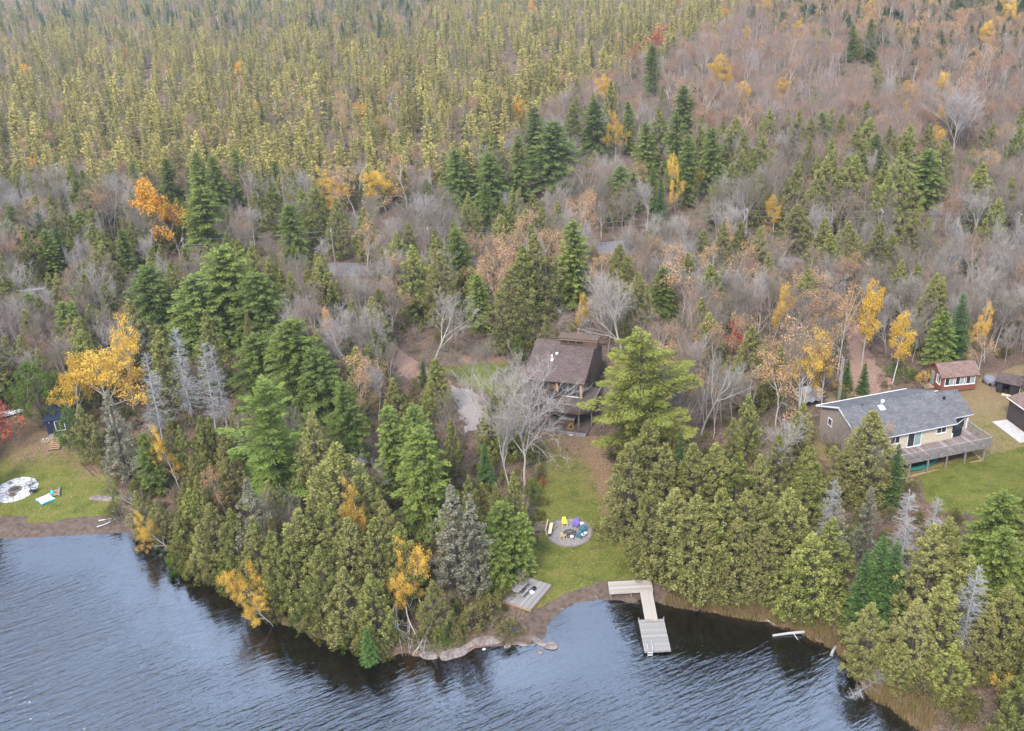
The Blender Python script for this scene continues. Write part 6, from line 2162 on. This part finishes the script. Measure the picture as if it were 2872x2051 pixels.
grill(in_cab(4.0, -0.55, ZD), CAB_A + R(8), "black covered barbecue grill on the cabin deck")
grill(in_bun(13.1, 0.55, ZF), BG_A + R(5), "big black covered grill on the bungalow deck by the porch", 1.15)
o = MB().tube((0, 0, 0), (0, 0, 0.5), 0.16, 0.16, 10).tube((0, 0, 0.5), (0, 0, 0.58), 0.16, 0.08, 10).build("propane_tank", 'white', None)
o.location = in_bun(12.35, 0.25, ZF)
tag(o, "white propane tank beside the big covered grill", "tank")
MB().tube((0, 0, 0.57), (0, 0, 0.66), 0.04, 0.04, 8).build("valve", 'metal', o)
tub = thing("hot_tub", in_cab(6.5, -2.1, 0), CAB_A, "dark brown wooden hot tub in the shade under the cabin deck", "hot tub")
MB().box((0, 0, 0.42), (2.1, 1.9, 0.85)).build("cabinet", 'brownwood', tub, bevel=0.05)
MB().box((0, 0, 0.90), (2.15, 1.95, 0.10)).build("lid", 'greywood', tub, bevel=0.03)
fb = thing("deck_lounger", in_cab(1.9, -1.6, ZD), CAB_A + R(20), "dark folded lounger on the cabin deck", "chair")
MB().box((0, 0, 0.35), (0.6, 1.4, 0.07)).build("seat", 'p_black', fb)
MB().box((0, 0.85, 0.65), (0.6, 0.06, 0.7)).build("backrest", 'p_black', fb)
for sx in (-0.26, 0.26):
    for y in (-0.6, 0.6):
        MB().box((sx, y, 0.16), (0.05, 0.05, 0.33)).build("leg", 'p_black', fb)
for k, (x, y, sp, h_, w_, l) in enumerate([(1268, 955, 'yellow_shrub', 0.9, 1.0, "yellow hosta clump before the cabin patio"), (1288, 962, 'red_shrub', 0.8, 0.9, "dark red bush before the cabin patio"),
                                           (1190, 955, 'yellow_shrub', 0.8, 1.0, "rusty yellow bush at the corner of the cabin patio"), (1207, 958, 'green_shrub', 0.8, 0.9, "green bush at the cabin patio edge"),
                                           (1235, 965, 'shrub', 0.7, 1.0, "olive bush in the flower bed below the patio")]):
    plant(sp, Vector(P(x, y)), h_, l, "bushes along the cabin patio", wide=w_)
rock("boulder", near(1270, 966, 0.05), (0.4, 0.3, 0.3), "pale boulder beside the yellow hosta", 0.4, 'palestone', seed=3)
# canoe under the bungalow deck
cn = thing("canoe", in_bun(7.2, -1.6, _zd(7.2, -1.6) + 0.1), BG_A + R(6), "teal-green canoe lying under the bungalow deck", "canoe")
m = MB()
secs = 13
for k in range(secs):
    u = -1 + 2 * k / (secs - 1)
    wv = 0.42 * (1 - abs(u) ** 2.2) + 0.015
    rise = 0.18 * abs(u) ** 3
    m.v += [(u * 2.3, wv * math.cos(a), 0.36 * (1 - math.sin(a) ** 1.0) + rise if False else 0.02 + rise + 0.38 * math.sin(a)) for a in np.linspace(0, math.pi, 9)]
for k in range(secs - 1):
    for j in range(8):
        m.f.append((k * 9 + j, k * 9 + j + 1, (k + 1) * 9 + j + 1, (k + 1) * 9 + j))
        m.m.append(0)
m.build("hull", 'p_green', cn, smooth=True)
MB().bar((-2.2, 0, 0.44), (2.2, 0, 0.44), 0.05, 0.04).build("keel", 'p_black', cn)
# things behind the bungalow
ut = thing("utility_trailer", near(1795, 893), R(15), "pale grey box trailer half hidden behind yellow birches", "trailer")
MB().box((0, 0, 1.15), (3.0, 1.8, 1.6)).build("body", 'palestone', ut, bevel=0.06)
for sx in (-0.5, 0.5):
    for y in (-0.92, 0.92):
        MB().tube((sx, y - 0.09, 0.3), (sx, y + 0.09, 0.3), 0.3, 0.3, 14).build("wheel", 'p_black', ut)
MB().bar((1.5, 0, 0.45), (2.6, 0, 0.4), 0.1).build("hitch", 'metal', ut)
an = thing("lattice_mast", near(1862, 892), 0, "thin grey lattice mast behind the house", "mast")
HM = 6.5
for k in range(3):
    a = k * 2 * math.pi / 3
    x, y = 0.2 * math.cos(a), 0.2 * math.sin(a)
    MB().tube((x, y, -0.2), (x, y, HM), 0.02, 0.02, 5).build("leg", 'metal', an)
br = MB()
for k in range(16):
    for j in range(3):
        a, b = j * 2 * math.pi / 3, (j + 1) * 2 * math.pi / 3
        br.tube((0.2 * math.cos(a), 0.2 * math.sin(a), k * 0.4), (0.2 * math.cos(b), 0.2 * math.sin(b), k * 0.4 + 0.4), 0.011, 0.011, 4)
br.build("bracing", 'metal', an)
cv = thing("covered_mower", near(2199, 852), R(20), "machine under a grey tarpaulin beside the black woodshed", "machine")
rk = rock("cover", (0, 0, 0.5), (0.75, 0.95, 0.75), None, 0, 'tarp', seed=22, flat_top=0.6)
rk.parent = cv
for y in (-0.55, 0.55):
    MB().tube((-0.72, y, 0.22), (-0.55, y, 0.22), 0.22, 0.22, 12).build("wheel", 'p_black', cv)
# left yard
lc = P(34, 1089)
lpoly = [(lc[0] + 2.75 * math.cos(a) * (1 + 0.04 * math.sin(4 * a)), lc[1] + 2.75 * math.sin(a)) for a in np.linspace(0, 2 * math.pi, 30)[:-1]]
patio = thing("flagstone_patio", lc, 0, "pale round flagstone patio with a fire pit on the patio lawn", "patio")
rr_ = np.random.default_rng(5)
for ring, (ra, rb, n_) in enumerate([(0.62, 1.15, 9), (1.15, 1.68, 13), (1.68, 2.2, 17), (2.2, 2.72, 21)]):
    off = rr_.uniform(0, 1)
    cuts = np.sort((np.arange(n_) + rr_.uniform(-0.25, 0.25, n_) + off) / n_ * 2 * math.pi)
    for k in range(n_):
        a0, a1 = cuts[k] + 0.03 / rb, (cuts[(k + 1) % n_] + (2 * math.pi if k == n_ - 1 else 0)) - 0.03 / rb
        ri, ro_ = ra + 0.03 + rr_.uniform(-0.05, 0.05), rb - 0.02 + rr_.uniform(-0.06, 0.06)
        am = (a0 + a1) / 2
        poly = [(ri * math.cos(a0), ri * math.sin(a0)), (ro_ * math.cos(a0), ro_ * math.sin(a0)), (ro_ * 1.01 * math.cos(am), ro_ * 1.01 * math.sin(am)), (ro_ * math.cos(a1), ro_ * math.sin(a1)), (ri * math.cos(a1), ri * math.sin(a1))]
        zt = gz(lc[0] + 0.5 * (ri + ro_) * math.cos(am), lc[1] + 0.5 * (ri + ro_) * math.sin(am)) - lc[2]
        MB().prism(poly, zt - 0.12, zt + 0.075 + rr_.uniform(-0.01, 0.015)).build("flagstone", 'palestone', patio)
fire_ring(Vector(lc) + Vector((0, 0, 0.05)), 0.68, 14, "low brown fire pit in the middle of the flagstone patio", 'stone')
adirondack(near(66, 1080, 0.06), R(-35), 'p_grey', "grey garden chair on the flagstone patio", "garden chairs on the flagstone patio", s=0.9)
adirondack(near(74, 1094, 0.06), R(-80), 'p_black', "black garden chair on the flagstone patio", "garden chairs on the flagstone patio", s=0.9)
bk = thing("wicker_basket", near(28, 1103, 0.06), 0, "round brown basket at the edge of the flagstone patio", "basket")
MB().tube((0, 0, 0), (0, 0, 0.3), 0.26, 0.36, 14).build("bowl", 'tanwood', bk)
MB().tube((0, 0, 0.28), (0, 0, 0.31), 0.37, 0.37, 14).build("rim", 'brownwood', bk)
st_ = thing("tree_stump", near(23, 1076, 0.03), 0, "grey stump stool at the far rim of the flagstone patio", "stump")
MB().tube((0, 0, -0.1), (0, 0, 0.45), 0.18, 0.16, 10).build("stump_body", 'greywood', st_)
raft = thing("inflatable_raft", near(102, 1112, 0.02), R(45), "white and turquoise inflatable raft on the patio lawn", "raft")
m = MB()
def sq(h_, w_, z_):
    out_ = []
    for i_ in range(4):                # square with slightly hollow sides and blunt corners
        for j_ in range(7):
            f_ = -1 + 2 * j_ / 7
            q_ = Matrix.Rotation(i_ * math.pi / 2, 3, 'Z') @ Vector((f_ * 0.97, -(0.86 + 0.13 * f_ * f_), 0))
            out_.append((q_.x * w_, q_.y * w_, z_))
    return out_
def loft(mb, rings):
    b = len(mb.v)
    n_ = len(rings[0])
    for rg in rings:
        mb.v += rg
    for k in range(len(rings) - 1):
        for j in range(n_):
            mb.f.append((b + k * n_ + j, b + k * n_ + (j + 1) % n_, b + (k + 1) * n_ + (j + 1) % n_, b + (k + 1) * n_ + j))
            mb.m.append(0)
    mb.f.append(tuple(b + (len(rings) - 1) * n_ + j for j in range(n_)))
    mb.m.append(0)
loft(m, [sq(0, 0.86, 0.0), sq(0, 0.92, 0.12), sq(0, 0.88, 0.24)])
m.build("side_tube", 'p_sky', raft, smooth=False)
m = MB()
loft(m, [sq(0, 0.88, 0.242), sq(0, 0.85, 0.30), sq(0, 0.74, 0.33)])
m.build("deck_pad", 'white', raft)
for x, y, c_ in ((0.4, -0.3, 'p_sky'), (-0.5, 0.1, 'p_grey'), (0.2, 0.4, 'p_grey'), (-0.1, -0.35, 'p_sky')):
    MB().box((x, y, 0.335), (0.3, 0.18, 0.012), 0.5).build("printed_patch", c_, raft)
o = rock("ball", near(117, 1098, 0.26), (0.27, 0.27, 0.27), "turquoise ball beside the firewood rack", 0, 'p_sky', seed=1, flat_top=2, cat="ball")
me_ = o.data
for v_ in me_.vertices:
    v_.co = v_.co.normalized() * 0.27
fw = thing("firewood_rack", near(124, 1097), R(-70), "low log rack holding sticks of firewood on the patio lawn", "rack")
for s_ in (-0.45, 0.45):
    MB().tube((-0.95, s_, 0.22), (0.95, s_ * 0.95, 0.22), 0.13, 0.12, 9).build("side_log", 'greywood', fw)
for k in range(12):
    a = random.uniform(-0.4, 0.4)
    x = -0.75 + 0.13 * k
    MB().tube((x, -0.4, 0.12 + 0.05 * (k % 3)), (x + a * 0.3, 0.4, 0.14 + 0.05 * (k % 2)), 0.06, 0.05, 6).build("stick", 'tanwood' if k % 3 else 'brownwood', fw)
for k, (a, b, l) in enumerate([((183, 1025), (216, 1052), "long dark pole lying across another on the patio lawn"), ((176, 1028), (211, 1060), "long forked dark pole lying under the other on the patio lawn")]):
    pa, pb = P(*a), P(*b)
    o = MB().path([Vector(pa) + Vector((0, 0, 0.06 + 0.1 * k)), (Vector(pa) + Vector(pb)) / 2 + Vector((0, 0, 0.1 + 0.05 * k)), Vector(pb) + Vector((0, 0, 0.06))], [0.05, 0.06, 0.07], 8).build("pole", 'brownwood', None)
    tag(o, l, "pole", "dark poles on the patio lawn")
rock("boulder", near(218, 1108, 0.05), (1.0, 0.55, 0.4), "flat mauve-grey boulder under the overhanging brush", 0.2, 'stone', seed=8)
rock("boulder", near(232, 1110, 0.05), (0.9, 0.6, 0.45), "pinkish boulder under the overhanging brush", -0.2, 'stone', seed=9)
dw = thing("driftwood", near(236, 1160), R(10), "forked white driftwood branch on the beach below the flagstone patio", "driftwood")
MB().path([(-0.9, 0.45, 0.08), (0.0, 0.5, 0.1), (0.95, 0.55, 0.12)], [0.09, 0.07, 0.05], 8).build("upper_limb", 'palestone', dw)
MB().path([(-0.9, -0.9, 0.08), (0.0, -0.6, 0.1), (1.1, 0.3, 0.1)], [0.08, 0.07, 0.05], 8).build("lower_limb", 'palestone', dw)
wp = thing("split_wood_pile", near(101, 982), 0.3, "small pile of split pale firewood by the navy shed", "wood pile")
for k in range(14):
    x, z_ = (k % 5) * 0.22 - 0.4, 0.1 + 0.18 * (k // 5)
    MB().tube((x, -0.22, z_), (x + 0.02, 0.24, z_), 0.095, 0.09, 6).build("split_log", 'lumber' if k % 2 else 'greywood', wp)
bt = thing("rowing_boat", near(22, 922, 0.25), R(15), "upturned white boat half behind the red maple", "boat")
m = MB()
secs = 11
for k in range(secs):
    u = k / (secs - 1)
    wv = 0.72 * (1 - u ** 3.0) + 0.02
    m.v += [(-1.7 + 3.6 * u, wv * math.cos(a), 0.0 + 0.5 * math.sin(a) * (1 - 0.25 * u)) for a in np.linspace(0, math.pi, 9)]
for k in range(secs - 1):
    for j in range(8):
        m.f.append((k * 9 + j, k * 9 + j + 1, (k + 1) * 9 + j + 1, (k + 1) * 9 + j))
        m.m.append(0)
m.f.append(tuple(reversed(range(9))))
m.m.append(0)
m.build("hull", 'white', bt, smooth=True)
MB().bar((-1.7, 0, 0.52), (1.7, 0, 0.42), 0.05, 0.06).build("keel", 'greywood', bt)
# television antenna on a mast
ta = thing("television_antenna", near(97, 740), R(4), "long silver television antenna on a mast above bare trees", "antenna")
TZ = project(np.array(near(97, 740)))[0]
HT_ = 7.8
bmz = np.array(ta.location)
MB().tube((0, 0, -0.3), (0, 0, HT_), 0.04, 0.03, 7).build("mast", 'metal', ta)
MB().tube((-2.1, 0, HT_ - 0.1), (2.0, 0, HT_ + 0.05), 0.035, 0.03, 6).build("boom", 'metal', ta)
for k in range(15):
    x = -1.2 + 0.22 * k
    ln = 0.85 - 0.02 * k
    MB().tube((x, -ln, HT_), (x + 0.15, ln, HT_), 0.018, 0.018, 5).build("element", 'metal', ta)
# blue pool noodle, shore rocks, fallen trunks, driftwood in the bay
pn = [P(1122, 1396), P(1140, 1399), P(1152, 1405)]
o = MB().path([Vector(p) + Vector((0, 0, 0.07)) for p in pn], [0.055, 0.055, 0.055], 9).build("pool_noodle", 'p_blue', None)
tag(o, "bright blue pool noodle lying on the brown shore", "pool noodle")
for k, (x, y, sx, sy, sz_k, a, m_, l) in enumerate([
        (1078, 1422, 2.0, 0.85, 0.44, 0.12, 'stone', "long pale flat rock slab at the shore"),
        (1032, 1434, 1.2, 0.8, 0.40, 0.3, 'stone', "cracked grey rock slab next to the long pale one"),
        (1003, 1450, 1.5, 0.9, 0.34, 0.5, 'stone', "rusty brown rock sloping into the water"),
        (955, 1455, 0.95, 0.55, 0.30, -0.2, 'stone', "low pinkish rock under the fallen birch"),
        (1222, 1436, 0.72, 0.5, 0.36, -0.2, 'stone', "rounded grey rock at the tip of the stone point"),
        (1200, 1428, 0.75, 0.38, 0.30, -0.55, 'stone', "long grey rock behind the rounded tip rock"),
        (1188, 1420, 0.7, 0.3, 0.26, -0.5, 'stone', "narrow rock joining the point to the beach"),
        (1160, 1431, 0.62, 0.25, 0.24, -0.55, 'stone', "slanting dark-edged rock in the shallows"),
        (1128, 1434, 0.4, 0.3, 0.24, 0.9, 'stone', "small wedge rock in the shallows"),
        (1200, 1448, 0.35, 0.22, 0.14, -0.5, 'stone', "half-sunken rock in front of the stone point"),
        (1075, 1442, 0.18, 0.14, 0.14, 0, 'palestone', "little pale stone below the long slab"),
        (1135, 1470, 2.6, 1.2, 0.16, 0.32, 'stone', "pale pink rock just under the water surface"),
        (1248, 1352, 0.2, 0.15, 0.14, 0, 'stone', "dark pebble-sized rock at the waterline")]):
    p = flat(x, y)[0]
    rock("shore_rock", (p[0], p[1], 0.02 if k != 11 else -0.13), (sx, sy, sz_k * 0.8), l, a, m_, seed=30 + k, flat_top=0.3)
def fallen(dx0, dy0, dx1, dy1, h_, var, label, sp='dead_birch', z0=0.5, wide=0.9):
    a, b = P(dx0, dy0), flat(dx1, dy1, 0.1)[0]
    d_ = Vector((b[0] - a[0], b[1] - a[1], 0.05 - a[2] - z0))
    tr_ = PROTO[sp][var % len(PROTO[sp])]
    o = bpy.data.objects.new("fallen_birch" if sp == 'dead_birch' else "fallen_spruce", None)
    COL.objects.link(o)
    for part, me in (("trunk", tr_[0]), ("crown", tr_[1])):
        c_ = bpy.data.objects.new(part, me)
        COL.objects.link(c_)
        c_.parent = o
    o.location = (a[0], a[1], a[2] + z0)
    o.rotation_mode = 'QUATERNION'
    o.rotation_quaternion = d_.to_track_quat('Z', 'Y')
    s = h_ / tr_[3]
    o.scale = (s * wide, s * wide, s)
    tag(o, label, "tree", "fallen trees at the waterline")
fallen(893, 1345, 858, 1478, 9.5, 0, "white birch trunk fallen down the bank into the lake", z0=3.6, wide=1.0)
sp_ = thing("birch_stump", P(893, 1345), 0, "tall snapped white birch stump holding the fallen trunk", "stump")
MB().path([(0, 0, -0.3), (0.05, 0.02, 1.8), (0.0, 0.0, 3.75)], [0.16, 0.13, 0.11], 9).build("stem", BK['birch'], sp_)
MB().tube((0, 0, 3.7), (0.06, 0.03, 4.25), 0.10, 0.02, 7).build("splinter", BK['birch'], sp_)
fallen(905, 1380, 892, 1470, 6.0, 1, "second white birch fallen beside the long one", z0=1.6, wide=1.1)
fallen(962, 1400, 920, 1462, 5.5, 0, "bare white branches fallen over the rocks", z0=1.4, wide=1.2)
fallen(1985, 1500, 1888, 1545, 7.0, 1, "grey dead tree fallen into the lake beside tall grass", 'dead_spruce', 0.8, 0.8)
for k, (a, b, r0_, r1_, l) in enumerate([((1716, 1411), (1786, 1404), 0.11, 0.15, "white driftwood log floating near the tall grass"), ((1846, 1455), (1856, 1436), 0.14, 0.13, "short white log standing out of the water"),
                                         ((1722, 1388), (1702, 1377), 0.07, 0.05, "thin white branch at the shore grass"), ((930, 1412), (965, 1405), 0.06, 0.05, "thin bleached stick on the flat rocks")]):
    pa, pb = flat(*a, 0.12)[0], flat(*b, 0.22)[0]
    o = MB().path([(pa[0], pa[1], 0.08), ((pa[0] + pb[0]) / 2, (pa[1] + pb[1]) / 2 + 0.08, 0.14), (pb[0], pb[1], 0.25)], [r0_, (r0_ + r1_) / 2, r1_], 9).build("driftwood_log", BK['dead'], None)
    tag(o, l, "log")
    if k == 0:
        MB().tube((pa[0] * 0.35 + pb[0] * 0.65, pa[1] * 0.35 + pb[1] * 0.65, 0.2), (pa[0] * 0.25 + pb[0] * 0.75 + 0.1, pb[1] - 1.1, -0.15), 0.06, 0.04, 7).build("snapped_branch", BK['dead'], o)
# tall shore grass on the right, weeds
def tufts(name, line, width, n, h0, h1, label, leaf='reed'):
    line = np.array(line)
    seglen = np.hypot(*np.diff(line, axis=0).T)
    cum = np.r_[0, np.cumsum(seglen)]
    t = rng.uniform(0, cum[-1], n)
    i = np.clip(np.searchsorted(cum, t) - 1, 0, len(seglen) - 1)
    f = (t - cum[i]) / seglen[i]
    p = line[i] + (line[i + 1] - line[i]) * f[:, None]
    nrm = np.c_[-(line[i + 1] - line[i])[:, 1], (line[i + 1] - line[i])[:, 0]] / seglen[i][:, None]
    p = p + nrm * rng.uniform(-1, 1, (n, 1)) * width
    dd_ = shore_d(p[:, 0], p[:, 1])
    clump = np.sin(p[:, 0] * 2.1) * np.sin(p[:, 1] * 2.7) + 0.7 * np.sin(p[:, 0] * 5.3 + p[:, 1] * 3.1) + rng.normal(0, 0.6, n)
    p = p[(dd_ > -0.35) & (dd_ < width) & (clump > -0.2)]
    n = len(p)
    z_ = np.maximum(hgt(p[:, 0], p[:, 1]), -0.1)
    hh = rng.uniform(h0, h1, n)
    b0 = np.c_[p, z_ - 0.03]
    ax = np.c_[rng.normal(0, 0.28, (n, 2)), np.ones(n)]
    side = unit(np.c_[rng.normal(0, 1, (n, 2)), np.zeros(n)]) * 0.022
    tri = np.stack([b0 - side, b0 + side, b0 + ax * hh[:, None]], 1).reshape(-1, 3)
    me = np_mesh(name, tri, [np.arange(3 * n).reshape(-1, 3)], [LM[leaf]], np.repeat(rng.random(n), 3))
    o = bpy.data.objects.new(name, me)
    COL.objects.link(o)
    tag(o, label, None, None, "stuff")
SG = [flat(a, b)[0] for a, b in [(1475, 1338), (1520, 1349), (1600, 1361), (1700, 1379), (1780, 1403), (1850, 1439), (1884, 1469), (1905, 1514), (1945, 1551), (2005, 1591), (2060, 1628)]]
tufts("shore_grass", SG, 2.6, 42000, 0.5, 1.15, "tall dry golden grass along the shore beyond the dock")
tufts("bank_weeds", [flat(a, b)[0] for a, b in [(400, 1262), (500, 1300), (565, 1356), (660, 1396), (790, 1440), (905, 1452)]], 1.6, 7000, 0.25, 0.6, "short rusty weeds along the peninsula bank", 'brush')
# grass blades and fallen leaves on the lawns
def strew(name, polys, n, fn, label, mats):
    P_, V_ = [], []
    for poly, share in polys:
        lo, hi = poly.min(0), poly.max(0)
        q = rng.uniform(lo, hi, (int(n * share * 1.6), 2))
        q = q[inpoly(q[:, 0], q[:, 1], poly)]
        P_.append(q)
    p = np.vstack(P_)
    z_ = hgt(p[:, 0], p[:, 1])
    tri, v = fn(np.c_[p, z_])
    me = np_mesh(name, tri, [np.arange(len(tri)).reshape(-1, 3)], [LM[mats]], v)
    o = bpy.data.objects.new(name, me)
    COL.objects.link(o)
    tag(o, label, None, None, "stuff")
def blade(p):
    n = len(p)
    hh = rng.uniform(0.05, 0.13, n)
    ax = np.c_[rng.normal(0, 0.5, (n, 2)), np.ones(n)]
    side = unit(np.c_[rng.normal(0, 1, (n, 2)), np.zeros(n)]) * 0.03
    b = p + np.array([0, 0, 0.02])
    return np.stack([b - side, b + side, b + ax * hh[:, None]], 1).reshape(-1, 3), np.repeat(rng.random(n), 3)
def leaf_(p):
    n = len(p)
    a = rng.uniform(0, 6.28, n)
    s = rng.uniform(0.05, 0.11, n)
    u_ = np.c_[np.cos(a), np.sin(a), rng.normal(0, 0.25, n)] * s[:, None]
    w_ = np.c_[-np.sin(a), np.cos(a), rng.normal(0, 0.25, n)] * s[:, None] * 0.7
    b = p + np.array([0, 0, 0.06])
    return np.stack([b - u_, b + w_, b + u_], 1).reshape(-1, 3), np.repeat(rng.random(n), 3)
strew("lawn_grass", [(LAWN, 0.55), (LLAWN, 0.25), (RLAWN, 0.25)], 60000, blade, "short grass blades on the lawns", 'lawn')
strew("fallen_leaves", [(LAWN, 0.3), (LLAWN, 0.35), (RYARD, 0.5)], 9000, leaf_, "fallen orange and tan leaves scattered over the lawns", 'pale')
# road-side power line
poles = []
for k, (x, y) in enumerate([(745, 590), (957, 585), (1655, 548), (1950, 552), (2250, 560), (420, 610)]):
    p = P(x, y)
    t = thing("utility_pole", p, 0, "grey wooden utility pole beside the gravel road", "pole", "utility poles along the road")
    MB().tube((0, 0, -0.5), (0, 0, 7.5), 0.12, 0.09, 8).build("mast", 'railwood', t)
    MB().box((0, 0, 6.9), (0.09, 1.4, 0.1)).build("crossarm", 'railwood', t)
    for y_ in (-0.55, 0.55):
        MB().tube((0, y_, 6.95), (0, y_, 7.12), 0.05, 0.05, 7).build("insulator", 'white', t)
    poles.append((x, Vector(p)))
poles.sort(key=lambda q: q[0])
for (xa, a), (xb, b) in zip(poles[:-1], poles[1:]):
    for k, dz_ in ((0, 7.05), (1, 6.0)):
        pts = []
        for j in range(13):
            f = j / 12
            q = a.lerp(b, f)
            pts.append((q.x, q.y, q.z + dz_ - 0.9 * 4 * f * (1 - f) * min(1, (b - a).length / 60)))
        o = MB().path(pts, [0.014] * 13, 4).build("power_line", 'p_grey', None)
        tag(o, "thin overhead power line strung between the utility poles", "cable", "power lines along the road")

# ------------------------------------------------------------------ haze
hb = MB().box((0, 700, 34), (3800, 3200, 76))
hz_o = hb.build("haze", 'white', None)
hz_o.data.materials.clear()
hm = bpy.data.materials.new("autumn_haze")
hm.use_nodes = True
hn = hm.node_tree
hn.nodes.clear()
ho = hn.nodes.new("ShaderNodeOutputMaterial")
pv = hn.nodes.new("ShaderNodeVolumePrincipled")
pv.inputs["Color"].default_value = (0.80, 0.86, 0.96, 1)
pv.inputs["Density"].default_value = 0.00014
pv.inputs["Anisotropy"].default_value = 0.2
hn.links.new(pv.outputs[0], ho.inputs["Volume"])
hz_o.data.materials.append(hm)
tag(hz_o, "thin pale autumn haze over the valley", None, None, "stuff")
